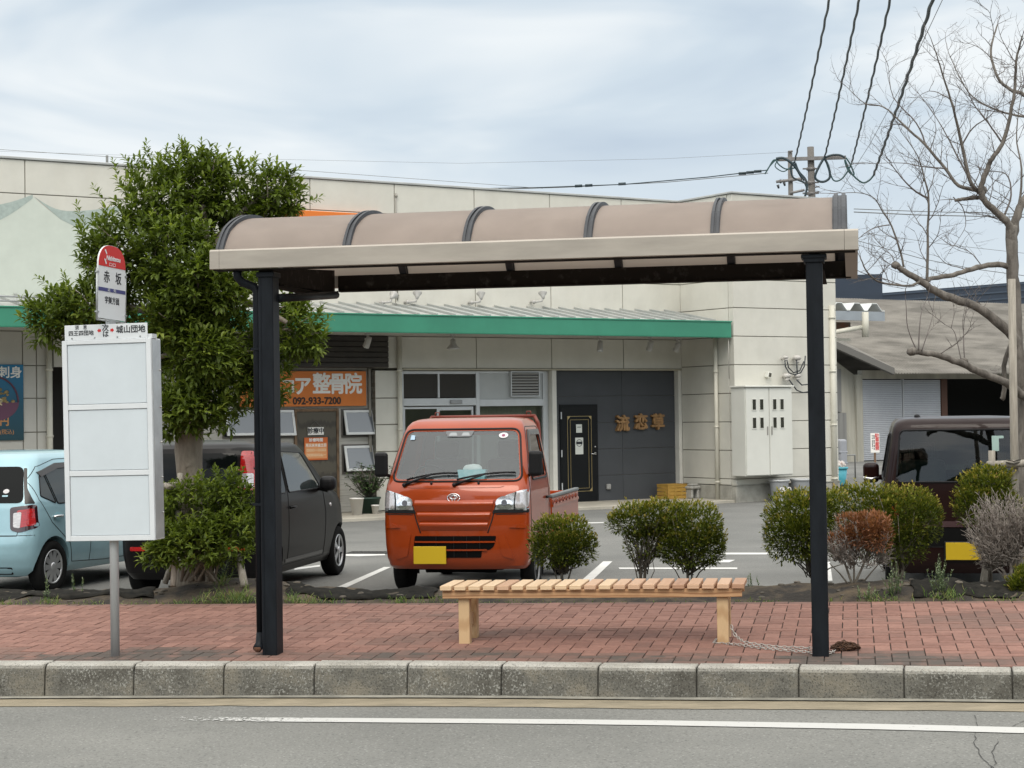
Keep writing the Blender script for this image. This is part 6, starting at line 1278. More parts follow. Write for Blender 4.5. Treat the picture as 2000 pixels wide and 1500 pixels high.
# parts placed on the skin before holes are cut
gsk = [tk.patch('F', wsg, 'windscreen_seal', M_plas, 0.0035, step=0.05, skirt=0.01)]
b = gsk[0]     # the seal is a frame: replace by outline tubes
bpy.data.objects.remove(b)
b = tk.line('F', wsg, 0.012, True, off=0.002); b.build('windscreen_seal', M_plas, tr)
def crown(mode, ol, name, m_, off=0.004, **k): return tk.patch(mode, ol, name, m_, off, **k)
M_wsg = glass('windscreen_glass', (0.80, 0.87, 0.87), 1.9, 0.08, (0.40, 0.48, 0.51)); M_sg = glass('side_glass', (0.45, 0.5, 0.48), 1.5)
win = tk.patch('F', wsg, 'windscreen', M_wsg, -0.004, skirt=0)
b = tk.patch('F', rpoly([(-0.14, 1.575), (0.10, 1.575), (0.13, 1.635), (-0.17, 1.635)], 0.015), 'camera_housing', mat('housing_grey', (0.12, 0.125, 0.13), 0.4), 0.006, win)
for x in (-0.085, 0.045): tk.patch('F', rpoly([(x - 0.045, 1.585), (x + 0.045, 1.585), (x + 0.03, 1.618), (x - 0.03, 1.618)], 0.008), 'camera_window', mat('housing_pale', (0.30, 0.32, 0.33), 0.2), 0.010, b, skirt=0.003)
b = tk.patch('F', [(0.43 + 0.047 * math.cos(2 * PI * k / 18), 1.585 + 0.027 * math.sin(2 * PI * k / 18)) for k in range(18)], 'round_sticker', mat('sticker_white', (0.66, 0.64, 0.64), 0.5), 0.007, win, skirt=0.002)
tk.patch('F', [(0.43 + 0.018 * math.cos(2 * PI * k / 12), 1.585 + 0.014 * math.sin(2 * PI * k / 12)) for k in range(12)], 'sticker_mark', mat('sticker_plum', (0.25, 0.06, 0.12), 0.5), 0.009, b, skirt=0.001)
tk.patch('F', [(-0.535, 1.55), (-0.485, 1.55), (-0.49, 1.595), (-0.53, 1.595)], 'square_sticker', mat('sticker_blue', (0.35, 0.48, 0.60), 0.5), 0.007, win, skirt=0.002)
for md, nm in (('R', 'door'), ('L', 'door')):
    b = tk.line(md, rpoly([(0.26, 0.36), (1.33, 0.36), (1.33, 1.67), (0.60, 1.67), (0.22, 1.10)], 0.07), 0.0045, True); dr = b.build('door_gap', M_seam, tr)
    b = tk.line(md, sw, 0.012, True, off=0.002); b.build('window_seal', M_plas, tr); tk.patch(md, sw, 'side_window', M_sg, -0.004, skirt=0)
    b = tk.line(md, [(1.12, 0.93), (1.25, 0.93)], 0.016, off=0.016); b.build('door_handle', M_plas, tr)
    b = tk.patch(md, [(0.40, 1.30), (0.44, 1.34), (0.68, 1.64), (1.28, 1.64), (1.28, 1.585), (0.70, 1.585), (0.48, 1.31)], 'rain_visor', mat('smoke_visor', (0.02, 0.018, 0.018), 0.15), 0.02, skirt=0.018)
    b = tk.patch(md, rpoly([(1.36, 0.86), (1.43, 0.86), (1.43, 0.94), (1.36, 0.94)], 0.01), 'fuel_cap', M_tp, 0.004)
# front face
M_hl = mat('headlamp_reflector', (0.62, 0.63, 0.64), 0.12, 0.75, var=0.35, vscale=28, coat=1.0, stretch=(1, 1, 0.6)); M_hl2 = mat('headlamp_bowl', (0.74, 0.74, 0.75), 0.06, 0.9, var=0.25, vscale=40, coat=1.0); M_amb = mat('signal_lens', (0.55, 0.52, 0.52), 0.10, 0.4, coat=1.0, var=0.3, vscale=60, stretch=(6, 1, 1))
for s in (-1, 1):
    ol = [(s * 0.735, 1.055), (s * 0.66, 1.045), (s * 0.52, 1.00), (s * 0.44, 0.925), (s * 0.405, 0.85), (s * 0.735, 0.845)]
    hl = tk.patch('F', [(x * 1.0, z) for x, z in rpoly(ol, 0.025)], 'headlight', M_hl, 0.008, step=0.03)
    tk.patch('F', rpoly([(s * 0.735, 0.858), (s * 0.40, 0.858), (s * 0.385, 0.825), (s * 0.735, 0.825)], 0.01), 'lamp_trim', M_plas, 0.010, hl)
    cx, cz = s * 0.505, 0.925; e_ = [(cx + 0.085 * math.cos(2 * PI * k / 24), cz + 0.066 * math.sin(2 * PI * k / 24)) for k in range(24)]; tk.patch('F', e_, 'reflector', M_hl2, 0.014, hl, step=0.03)
    tk.patch('F', [(cx + 0.028 * math.cos(2 * PI * k / 14), cz + 0.03 * math.sin(2 * PI * k / 14)) for k in range(14)], 'bulb', mat('bulb_dark', (0.12, 0.12, 0.13), 0.1, 0.6), 0.017, hl, step=0.03)
    tk.patch('F', rpoly([(s * 0.61, 0.87), (s * 0.732, 0.875), (s * 0.732, 1.035), (s * 0.62, 1.02)], 0.02), 'signal_lamp', M_amb, 0.012, hl, step=0.03)
    tk.line('F', [(s * 0.605, 0.855), (s * 0.603, 0.95), (s * 0.615, 1.03)], 0.006, off=0.010).build('lamp_divider', M_plas, hl)
tk.patch('F', rpoly([(-0.50, 1.095), (0.50, 1.095), (0.46, 1.075), (-0.46, 1.075)], 0.008), 'cowl_ridge', M_tp, 0.006)
# raised garnish with three stepped slats
for (z0, z1, x0, x1) in ((0.845, 0.955, 0.385, 0.40), (0.745, 0.838, 0.355, 0.37), (0.655, 0.738, 0.335, 0.345)):
    g_ = tk.patch('F', [(-x0, z0), (x0, z0), (x1, z1), (-x1, z1)], 'grille_slat', M_tp, 0.004, step=0.018, skirt=0.03)
    for v in g_.data.vertices: t = max(0, min(1, (v.co.z - z0) / (z1 - z0))); v.co.y -= 0.036 * (t / 0.74 if t < 0.74 else (1 - t) / 0.26)
for s in (-1, 1):
    tk.line('F', [(s * 0.42, 0.90), (s * 0.385, 0.76), (s * 0.34, 0.63)], 0.007, off=0.001).build('grille_gap', M_seam, tr)
    tk.patch('F', rpoly([(s * 0.715, 0.705), (s * 0.64, 0.725), (s * 0.55, 0.682), (s * 0.71, 0.672)], 0.01), 'bumper_crease', M_tp, 0.014, skirt=0.02)
    tk.line('F', [(s * 0.735, 0.81), (s * 0.6, 0.812), (s * 0.42, 0.81)], 0.004).build('bumper_gap', M_seam, tr)
    tk.patch('F', rpoly([(s * 0.50, 0.62), (s * 0.44, 0.62), (s * 0.48, 0.40), (s * 0.60, 0.36)], 0.02), 'bumper_flute', M_tp, 0.010, skirt=0.02)
lg = tk.patch('F', rpoly([(-0.415, 0.47), (-0.40, 0.60), (0.425, 0.60), (0.40, 0.50), (0.36, 0.465), (0.28, 0.46), (0.27, 0.385), (-0.36, 0.385)], 0.015), 'lower_grille', mat('grille_black', (0.005, 0.0045, 0.0045), 0.9, spec=0.06), 0.006, step=0.04)
for z, xa, xb in ((0.542, -0.40, 0.41), (0.462, -0.40, 0.33)): tk.patch('F', [(xa, z - 0.008), (xb, z - 0.008), (xb, z + 0.008), (xa, z + 0.008)], 'grille_bar', M_tp, 0.016, lg)
for x in (-0.18, 0.0, 0.13, 0.26): tk.patch('F', [(x - 0.003, 0.39 if x < 0.25 else 0.47), (x + 0.003, 0.39 if x < 0.25 else 0.47), (x + 0.003, 0.60), (x - 0.003, 0.60)], 'grille_rib', M_plas, 0.010, lg, skirt=0.006)
h, d = tk.hit('F', -0.245, 0.42); b = MB(); b.box((-0.405, h.y - 0.045, 0.325), (-0.075, h.y - 0.035, 0.50), 0.004); pt = b.build('number_plate', M_plate, tr)
b = MB(); b.box((-0.30, h.y - 0.034, 0.38), (-0.18, h.y + 0.04, 0.45)); b.build('plate_bracket', M_plas, pt)
# emblem: three chrome ellipses
def ell(cx, cz, a, b_, r, tilt=0): return [(cx + a * math.cos(t), cz + b_ * math.sin(t)) for t in [2 * PI * k / 24 for k in range(24)]]
em = MB(); 
for e_, r in ((ell(0, 0.975, 0.062, 0.042, 0), 0.006), (ell(0, 0.983, 0.038, 0.018, 0), 0.0045), (ell(0, 0.972, 0.017, 0.034, 0), 0.0045)): tk.line('F', e_, r, True, mb=em, off=0.010, step=0.02)
em.build('emblem', M_chrome, tr)
for x in (-0.24, 0.24):
    h, d = tk.hit('F', x, 1.115); b = MB(); b.ball((x, h.y - 0.006, 1.118), 0.016, 0.8, 0.8, 1.1); b.build('washer_nozzle', M_plas, tr)
# wipers
for (xa, xb, xc) in ((-0.50, 0.02, -0.52), (0.02, 0.60, 0.0)):
    b = MB(); P_ = []
    for k in range(7): t = k / 6; h, d = tk.hit('F', xa + (xb - xa) * t, 1.155 + 0.065 * math.sin(t * 1.9)); P_.append(h - d * 0.03)
    b.tube(P_, 0.011, 6); h, d = tk.hit('F', xc, 1.105); q = P_[3]; b.tube([h - d * 0.02, (h + q) / 2 - d * 0.03, q - d * 0.012], [0.016, 0.012, 0.008], 6); b.ball(h - d * 0.02, 0.022); b.build('wiper', M_plas, tr)
# mirrors
for s in (-1, 1):
    x = s * 0.79; b = MB(); b.box((x - 0.07, 0.20, 1.18), (x + 0.07, 0.27, 1.43), 0.035, seg=3); b.tube([(s * 0.70, 0.30, 1.18), (s * 0.74, 0.26, 1.20), (x, 0.25, 1.25)], 0.018, 8); mi = b.build('mirror', M_plas, tr); b = MB(); b.box((x - 0.055, 0.2705, 1.20), (x + 0.055, 0.275, 1.41), 0.002); b.build('mirror_glass', M_chrome, mi)
# shell: hollow cab, window holes, wheel arches
def sc_lv(l, dxy=0.05): z, y0, y1, hw, r0, r1, b0, b1 = l; return (z, y0 + dxy + 0.03, y1 - dxy, hw - dxy, max(r0 - 0.03, 0.02), 0.02, b0, b1)
cav = loft(dens([sc_lv(l) for l in TL if 0.55 <= l[0] <= 1.70] + [(1.715, 0.68, 1.33, 0.50, 0.06, 0.05, 0.03, 0)]))
cuts = [cav, prism_cut([(x, -0.4, z) for x, z in ws], (0, 1.25, 0)), prism_cut([(-1.2, y, z) for y, z in rpoly([(0.43, 1.16), (1.26, 1.16), (1.24, 1.58), (0.68, 1.58)], 0.05)], (2.4, 0, 0)), prism_cut([(x, 1.2, z) for x, z in rpoly([(-0.52, 1.10), (0.52, 1.10), (0.50, 1.58), (-0.50, 1.58)], 0.05)], (0, 0.6, 0))]
for s in (-1, 1): cuts.append(cyl_cut(s * 0.50, s * 0.9, 0.66, 0.27, 0.335))
tk.finish(cuts)
M_seat = mat('grey_seat', (0.085, 0.088, 0.09), 0.85, var=0.1, vscale=20); M_dash = mat('dash_grey', (0.06, 0.063, 0.066), 0.7)
b = MB(); b.box((-0.66, 0.34, 0.95), (0.66, 0.52, 1.12), 0.04, seg=2); b.box((-0.62, 0.22, 0.90), (0.62, 0.36, 1.10), 0.03); b.build('dashboard', M_dash, tr)
for x in (-0.34, 0.34): b = MB(); b.box((x - 0.24, 0.80, 0.75), (x + 0.24, 1.2, 0.88), 0.04, seg=2); b.box((x - 0.235, 1.19, 0.85), (x + 0.235, 1.30, 1.33), 0.04, seg=2); b.box((x - 0.13, 1.21, 1.34), (x + 0.13, 1.29, 1.52), 0.035, seg=2); b.build('seat', M_seat, tr)
b = MB(); sc = Vector((-0.36, 0.66, 1.13)); R_ = Matrix.Rotation(math.radians(-55), 3, 'X'); b.tube([sc + R_ @ Vector((0.185 * math.cos(2 * PI * k / 28), 0.185 * math.sin(2 * PI * k / 28), 0)) for k in range(29)], 0.014, 8, False); b.tube([sc, sc + Vector((0, -0.2, -0.12))], 0.03, 8); b.box(sc - Vector((0.17, 0.01, 0.01)), sc + Vector((0.17, 0.01, 0.01))); b.build('steering_wheel', M_plas, tr)
b = MB(); b.box((-0.52, 1.405, 1.10), (0.52, 1.41, 1.58)); b.build('rear_window', M_sg, tr)
tbx = thing('tissue_box', 'turquoise tissue box on the dashboard behind the truck windscreen', 'tissue box', TF.w(0.10, 0.42, 1.125), TF.rz); M_tis = mat('tissue_turquoise', (0.16, 0.60, 0.68), 0.5, col2=(0.50, 0.80, 0.84), vscale=7)
b = MB(); b.prism([(-0.13, 0, 0), (0.13, 0, 0), (0.145, 0, 0.115), (-0.145, 0, 0.115)], (0, 0.11, 0)); b.build('box', M_tis, tbx); b = MB(); bm2 = bmesh.new(); bmesh.ops.create_icosphere(bm2, subdivisions=4, radius=0.09)
for v in bm2.verts: v.co = Vector((v.co.x * 1.1, v.co.y * 0.5 + 0.055, max(-0.02, v.co.z) * 0.5 + 0.125)) * 1.0 + Vector((0, 0, 0.012)) * noise.noise(v.co * 40)
b._merge(bm2, True); b.build('tissue', mat('tissue_white', (0.72, 0.78, 0.78), 0.8), tbx)
# chassis, bed
under(tr, -0.45, 0.45, 0.2, 3.25, 0.25, 0.42); b = MB(); b.tube([(-0.6, 0.66, 0.27), (0.6, 0.66, 0.27)], 0.05, 8); b.tube([(-0.6, 2.56, 0.27), (0.6, 2.56, 0.27)], 0.05, 8); b.tube([(-0.35, 0.3, 0.24), (0.05, 0.6, 0.22), (0.35, 0.3, 0.24)], 0.03, 6); b.build('axle', M_under, tr)
for s in (-1, 1): wheel(tr, s * 0.655, 0.66, 0.262, 0.145, s, steel=True, rim_mat=mat('steel_wheel', (0.22, 0.22, 0.22), 0.45, 0.6)); wheel(tr, s * 0.655, 2.56, 0.262, 0.145, s, steel=True, rim_mat=mat('steel_wheel', (0.22, 0.22, 0.22), 0.45, 0.6))
b = MB(); b.box((-0.70, 1.50, 0.60), (0.70, 3.38, 0.66)); b.box((-0.68, 1.49, 0.42), (0.68, 1.56, 0.599)); b.build('bed_floor', M_tp, tr)
for s in (-1, 1):
    b = MB(); x = s * 0.72; b.box((x - 0.018, 1.50, 0.60), (x + 0.018, 3.39, 0.90), 0.006); xo = x + s * 0.018
    lo, hi = sorted((xo + s * 0.0005, xo + s * 0.012)); b.box((lo, 1.53, 0.80), (hi, 3.36, 0.83)); b.box((lo, 1.53, 0.61), (hi, 3.36, 0.64)); gt_ = b.build('side_gate', M_tp, tr)
    for k in range(8):
        y = 1.60 + k * 0.232; b = MB(); b.tube([(xo + s * 0.006, y + 0.055 * math.cos(t) * (1), 0.855 + 0.022 * math.sin(t)) for t in [2 * PI * q / 12 for q in range(13)]], 0.005, 5); b.build('gate_emboss', M_tp, gt_)
    b = MB(); b.box((x - 0.028, 1.50, 0.9005), (x + 0.028, 3.39, 0.935), 0.008); b.build('gate_cap', mat('gate_rubber', (0.13, 0.14, 0.14), 0.6), gt_)
    b = MB()
    for k in range(5): b.box((xo + s * 0.012 - 0.008, 1.75 + k * 0.36, 0.56), (xo + s * 0.012 + 0.008, 1.80 + k * 0.36, 0.64), 0.004)
    b.tube([(x - s * 0.01, 1.52, 0.55), (x - s * 0.01, 3.36, 0.55)], 0.02, 8); b.build('rope_hook', M_tp, gt_)
b = MB(); b.box((-0.70, 3.36, 0.60), (0.70, 3.395, 0.90), 0.006); b.build('tailgate', M_tp, tr)
b = MB()
for s in (-1, 1): b.tube([(s * 0.66, 1.52, 0.9), (s * 0.60, 1.52, 1.70), (s * 0.56, 1.52, 1.775)], 0.02, 8)
b.tube([(-0.57, 1.52, 1.775), (0.57, 1.52, 1.775)], 0.018, 8); b.tube([(-0.64, 1.52, 1.15), (0.64, 1.52, 1.15)], 0.018, 8)
for s in (-1, 1): b.tube([(s * 0.50 - 0.025, 1.52, 1.78), (s * 0.50 - 0.02, 1.52, 1.825), (s * 0.50 + 0.02, 1.52, 1.825), (s * 0.50 + 0.025, 1.52, 1.78)], 0.007, 6)
b.build('guard_frame', mat('dark_red_frame', (0.16, 0.025, 0.012), 0.5), tr)
for s in (-1, 1): b = MB(); b.box((s * 0.66 - 0.06, 1.02, 0.14), (s * 0.66 + 0.06, 1.03, 0.42)); b.build('mud_flap', M_plas, tr)

# ------------------------------------------------------------------ generic hatch builder: rear towards the camera
def side_window(car, mode, ol, m_, seal=True, name='side_window'):
    o = car.patch(mode, ol, name, m_, 0.003)
    if seal: car.line(mode, ol, 0.008, True, off=0.002).build('window_seal', M_plas, o)
    return o
# 2. pale blue hatchback
HF = Frame((-5.66, 18.43, 0.0), -17.0)
hc = thing('hatchback', 'pale blue hatchback parked at the far left behind the bus stop board', 'car', HF.O, HF.rz)
M_hb = paint('pale_blue_paint', (0.29, 0.46, 0.52), 0.15, 0.32, coat=0.7, spec=0.4)
HL = [(0.20, 0.12, 3.30, 0.66, 0.16, 0.16, 0.10, 0.12), (0.26, 0.05, 3.36, 0.70, 0.17, 0.2, 0.10, 0.15), (0.40, 0.0, 3.39, 0.725, 0.18, 0.22, 0.10, 0.2), (0.55, 0.0, 3.39, 0.735, 0.17, 0.22, 0.10, 0.2), (0.62, 0.03, 3.37, 0.7375, 0.16, 0.22, 0.10, 0.2), (0.78, 0.065, 3.28, 0.735, 0.14, 0.25, 0.10, 0.2), (0.90, 0.09, 2.95, 0.725, 0.12, 0.2, 0.10, 0.2), (0.96, 0.11, 2.62, 0.715, 0.11, 0.15, 0.10, 0.15), (1.15, 0.20, 2.25, 0.655, 0.10, 0.12, 0.09, 0.1), (1.33, 0.30, 1.92, 0.595, 0.10, 0.12, 0.08, 0.1), (1.405, 0.36, 1.75, 0.56, 0.12, 0.12, 0.08, 0.08), (1.45, 0.45, 1.6, 0.51, 0.13, 0.14, 0.06, 0.06), (1.475, 0.62, 1.45, 0.42, 0.13, 0.13, 0.04, 0.04), (1.485, 0.8, 1.3, 0.28, 0.1, 0.1, 0, 0)]
h1 = Car(HL, hc, M_hb)
h1.patch('F', rpoly([(-0.60, 0.955), (0.60, 0.955), (0.50, 1.325), (-0.50, 1.325)], 0.07), 'rear_window', M_cg, 0.004)
for s in (-1, 1): h1.patch('F', rpoly([(s * 0.615, 0.945), (s * 0.70, 0.945), (s * 0.60, 1.10), (s * 0.535, 1.31), (s * 0.505, 1.31), (s * 0.60, 1.0)], 0.015), 'window_trim', mat('dark_window_trim', (0.02, 0.02, 0.02), 0.3, spec=0.3), 0.006, step=0.03)
h1.line('F', [(0.16, 0.815), (0.20, 0.80), (0.25, 0.805), (0.21, 0.83), (0.26, 0.835)], 0.006, off=0.006).build('emblem', M_chrome, hc)
tr_ = [(0.245, 0.985), (0.36, 0.955), (1.05, 0.93), (1.90, 0.93), (2.12, 0.945), (1.70, 1.30), (1.35, 1.345), (0.80, 1.345), (0.45, 1.29)]
for md in 'RL':
    visor = h1.patch(md, [(0.40, 1.265), (0.78, 1.35), (1.35, 1.355), (1.72, 1.31), (1.74, 1.26), (1.35, 1.30), (0.80, 1.295), (0.44, 1.215)], 'rain_visor', mat('visor_brown', (0.055, 0.05, 0.046), 0.2), 0.016, skirt=0.014)
    w1 = side_window(h1, md, rpoly([(0.34, 1.02), (0.60, 0.935), (0.50, 1.275), (0.42, 1.22)], 0.02), M_cg2, name='quarter_window'); w2 = side_window(h1, md, rpoly([(0.63, 0.93), (1.22, 0.93), (1.20, 1.31), (0.78, 1.32), (0.53, 1.275)], 0.03), M_cg2); w3 = side_window(h1, md, rpoly([(1.28, 0.93), (2.05, 0.945), (1.68, 1.28), (1.28, 1.315)], 0.03), M_cg2)
    h1.line(md, [(0.28, 1.18), (0.30, 0.98), (0.50, 0.74), (0.86, 0.50), (0.92, 0.30)], 0.004).build('door_gap', M_seam, hc); h1.line(md, [(0.92, 0.30), (1.6, 0.27), (2.36, 0.27)], 0.004).build('sill_gap', M_seam, hc); h1.line(md, [(1.25, 1.34), (1.25, 0.9), (1.28, 0.6), (1.28, 0.28)], 0.004).build('door_gap', M_seam, hc); h1.line(md, [(2.18, 0.95), (2.38, 0.70), (2.36, 0.27)], 0.004).build('door_gap', M_seam, hc); h1.line(md, [(0.28, 1.18), (0.42, 1.32), (0.80, 1.39), (1.35, 1.395), (1.80, 1.33), (2.18, 0.98)], 0.004).build('roof_gap', M_seam, hc)
    for y in (0.62, 1.42):
        hp, d_ = h1.hit(md, y, 0.80); sgn = 1 if md == 'R' else -1; b = MB(); b.tube([(hp.x + sgn * 0.006, y - 0.10, 0.795), (hp.x + sgn * 0.03, y - 0.07, 0.80), (hp.x + sgn * 0.034, y + 0.03, 0.80), (hp.x + sgn * 0.008, y + 0.09, 0.80)], [0.01, 0.014, 0.014, 0.01], 8); b.build('door_handle', M_chrome, hc); h1.patch(md, [(y + 0.06 * math.cos(2 * PI * k / 14), 0.79 + 0.05 * math.sin(2 * PI * k / 14)) for k in range(14)], 'handle_recess', mat('blue_recess', (0.20, 0.38, 0.44), 0.4), 0.002)
for s in (-1, 1):
    tl = h1.patch('F', rpoly([(s * 0.71, 0.94), (s * 0.47, 0.91), (s * 0.50, 0.68), (s * 0.60, 0.655), (s * 0.735, 0.70)], 0.03), 'tail_light', mat('lamp_dark', (0.03, 0.006, 0.008), 0.1, coat=1.0), 0.006, step=0.03, skirt=0.02)
    h1.patch('F', rpoly([(s * 0.70, 0.90), (s * 0.55, 0.88), (s * 0.56, 0.70), (s * 0.72, 0.73)], 0.02), 'red_lens', M_redl, 0.010, tl, step=0.03); h1.patch('F', rpoly([(s * 0.60, 0.865), (s * 0.515, 0.855), (s * 0.53, 0.71), (s * 0.60, 0.70)], 0.02), 'clear_lens', M_clrl, 0.013, tl, step=0.03)
    
    h1.patch('F', rpoly([(s * 0.42, 1.02), (s * 0.36, 1.02), (s * 0.36, 1.035), (s * 0.42, 1.035)], 0.006), 'window_sticker', M_hb, 0.007, skirt=0.002); h1.patch('F', [(s * 0.39 + 0.033 * math.cos(2 * PI * k / 16), 1.075 + 0.022 * math.sin(2 * PI * k / 16)) for k in range(16)], 'window_sticker', M_clrl, 0.007, skirt=0.002)
h1.line('F', [(-0.62, 0.90), (-0.57, 0.62), (0.57, 0.62), (0.62, 0.90)], 0.004).build('hatch_gap', M_seam, hc); h1.line('F', [(-0.715, 0.625), (0.715, 0.625)], 0.0035).build('bumper_gap', M_seam, hc)
h1.patch('F', rpoly([(-0.52, 0.30), (0.52, 0.30), (0.50, 0.22), (-0.50, 0.22)], 0.02), 'bumper_lower', M_plas, 0.005); b = h1.patch('F', rpoly([(-0.165, 0.66), (0.165, 0.66), (0.165, 0.82), (-0.165, 0.82)], 0.008), 'number_plate', M_plate, 0.012)
h1.finish([cyl_cut(s * 0.5, s * 0.9, y, 0.27, 0.325) for s in (-1, 1) for y in (0.545, 3.0 - 0.02)]); under(hc, -0.5, 0.5, 0.2, 3.2, 0.19, 0.4)
for s in (-1, 1):
    for y in (0.545, 2.98): wheel(hc, s * 0.645, y, 0.275, 0.165, s, 10)
    b = MB(); b.box((s * 0.80 - 0.09, 1.95, 0.93), (s * 0.80 + 0.09, 2.05, 1.06), 0.04, seg=3); b.build('mirror', M_hb, hc)

# 3. dark boxy wagon
GF = Frame((-3.235, 17.68, 0.0), -10.6)
gc = thing('wagon', 'dark grey boxy wagon parked behind the leafy tree and left shelter post', 'car', GF.O, GF.rz)
M_gw = paint('dark_grey_paint', (0.007, 0.0062, 0.0065), 0.0, 0.3, coat=0.06, spec=0.13); 
GL = [(0.20, 0.10, 3.30, 0.66, 0.12, 0.16, 0.06, 0.12), (0.27, 0.03, 3.37, 0.70, 0.13, 0.2, 0.06, 0.16), (0.45, 0.0, 3.39, 0.728, 0.14, 0.24, 0.06, 0.2), (0.62, 0.01, 3.38, 0.7375, 0.14, 0.25, 0.06, 0.2), (0.80, 0.03, 3.32, 0.737, 0.14, 0.25, 0.06, 0.2), (0.93, 0.04, 3.14, 0.732, 0.13, 0.22, 0.06, 0.18), (1.00, 0.05, 2.86, 0.725, 0.13, 0.18, 0.06, 0.16), (1.06, 0.06, 2.62, 0.715, 0.12, 0.15, 0.06, 0.14), (1.25, 0.09, 2.33, 0.675, 0.12, 0.14, 0.06, 0.12), (1.42, 0.13, 2.06, 0.635, 0.12, 0.14, 0.06, 0.1), (1.495, 0.17, 1.92, 0.605, 0.13, 0.15, 0.06, 0.08), (1.535, 0.25, 1.78, 0.56, 0.14, 0.15, 0.05, 0.06), (1.56, 0.42, 1.6, 0.46, 0.14, 0.14, 0.03, 0.04), (1.57, 0.65, 1.4, 0.30, 0.1, 0.1, 0, 0)]
g1 = Car(GL, gc, M_gw)
g1.patch('F', rpoly([(-0.50, 0.98), (0.50, 0.98), (0.485, 1.45), (-0.485, 1.45)], 0.06), 'rear_window', M_cg, 0.004)
for md in 'RL':
    side_window(g1, md, rpoly([(0.30, 1.02), (0.98, 1.02), (0.98, 1.44), (0.36, 1.43)], 0.05), M_cg); side_window(g1, md, rpoly([(1.05, 1.02), (2.10, 1.02), (2.16, 1.05), (1.72, 1.42), (1.05, 1.445)], 0.05), M_cg2)
    g1.line(md, [(1.015, 1.49), (1.015, 0.9), (1.02, 0.3)], 0.0045).build('door_gap', M_seam, gc); g1.line(md, [(2.24, 1.05), (2.34, 0.75), (2.32, 0.28)], 0.0045).build('door_gap', M_seam, gc); g1.line(md, [(0.9, 0.28), (2.32, 0.28)], 0.0045).build('sill_gap', M_seam, gc)
    g1.patch(md, rpoly([(0.95, 0.30), (2.28, 0.30), (2.28, 0.335), (0.95, 0.335)], 0.01), 'sill_trim', mat('dark_trim', (0.05, 0.05, 0.05), 0.3), 0.006); sgn = 1 if md == 'R' else -1
    for y in (1.14,): hp, d_ = g1.hit(md, y, 0.86); b = MB(); b.tube([(hp.x + sgn * 0.004, y - 0.09, 0.86), (hp.x + sgn * 0.028, y - 0.06, 0.865), (hp.x + sgn * 0.028, y + 0.05, 0.865), (hp.x + sgn * 0.004, y + 0.09, 0.86)], 0.013, 8); b.build('door_handle', M_gw, gc)
    hp, d_ = g1.hit(md, 2.52, 0.82); b = MB(); b.ball((hp.x + sgn * 0.002, 2.52, 0.82), 0.03, 0.4, 1.1, 0.8); b.build('side_marker', M_clrl, gc)
    b = MB(); x = sgn * 0.83; b.box((x - 0.09, 2.06, 0.99), (x + 0.09, 2.2, 1.15), 0.06, seg=4); b.tube([(sgn * 0.70, 2.14, 1.03), (x, 2.12, 1.0)], 0.03, 8); b.build('mirror', M_plas, gc)
    g1.patch(md, rpoly([(0.02, 1.05), (0.14, 1.05), (0.13, 1.45), (0.06, 1.47)], 0.03), 'tail_light_side', M_redl, 0.006, step=0.03)
for s in (-1, 1):
    tl = g1.patch('F', rpoly([(s * 0.685, 1.08), (s * 0.535, 1.09), (s * 0.52, 1.47), (s * 0.61, 1.47), (s * 0.66, 1.30)], 0.02), 'tail_light', M_redl, 0.012, step=0.03, skirt=0.025)
    g1.patch('F', rpoly([(s * 0.66, 1.10), (s * 0.55, 1.11), (s * 0.545, 1.25), (s * 0.65, 1.25)], 0.02), 'clear_lens', M_clrl, 0.017, tl, step=0.03)
    g1.patch('F', rpoly([(s * 0.60, 0.49), (s * 0.42, 0.49), (s * 0.42, 0.53), (s * 0.60, 0.53)], 0.012), 'reflector', M_redl, 0.008)
g1.line('F', [(-0.60, 1.48), (-0.58, 0.62), (0.58, 0.62), (0.60, 1.48)], 0.0045).build('hatch_gap', M_seam, gc); g1.patch('F', rpoly([(-0.165, 0.68), (0.165, 0.68), (0.165, 0.845), (-0.165, 0.845)], 0.008), 'number_plate', M_plate, 0.012)
g1.finish([cyl_cut(s * 0.5, s * 0.9, y, 0.275, 0.325) for s in (-1, 1) for y in (0.55, 2.91)]); under(gc, -0.5, 0.5, 0.2, 3.2, 0.19, 0.4)
for s in (-1, 1):
    for y in (0.55, 2.91): wheel(gc, s * 0.645, y, 0.28, 0.165, s, 5)
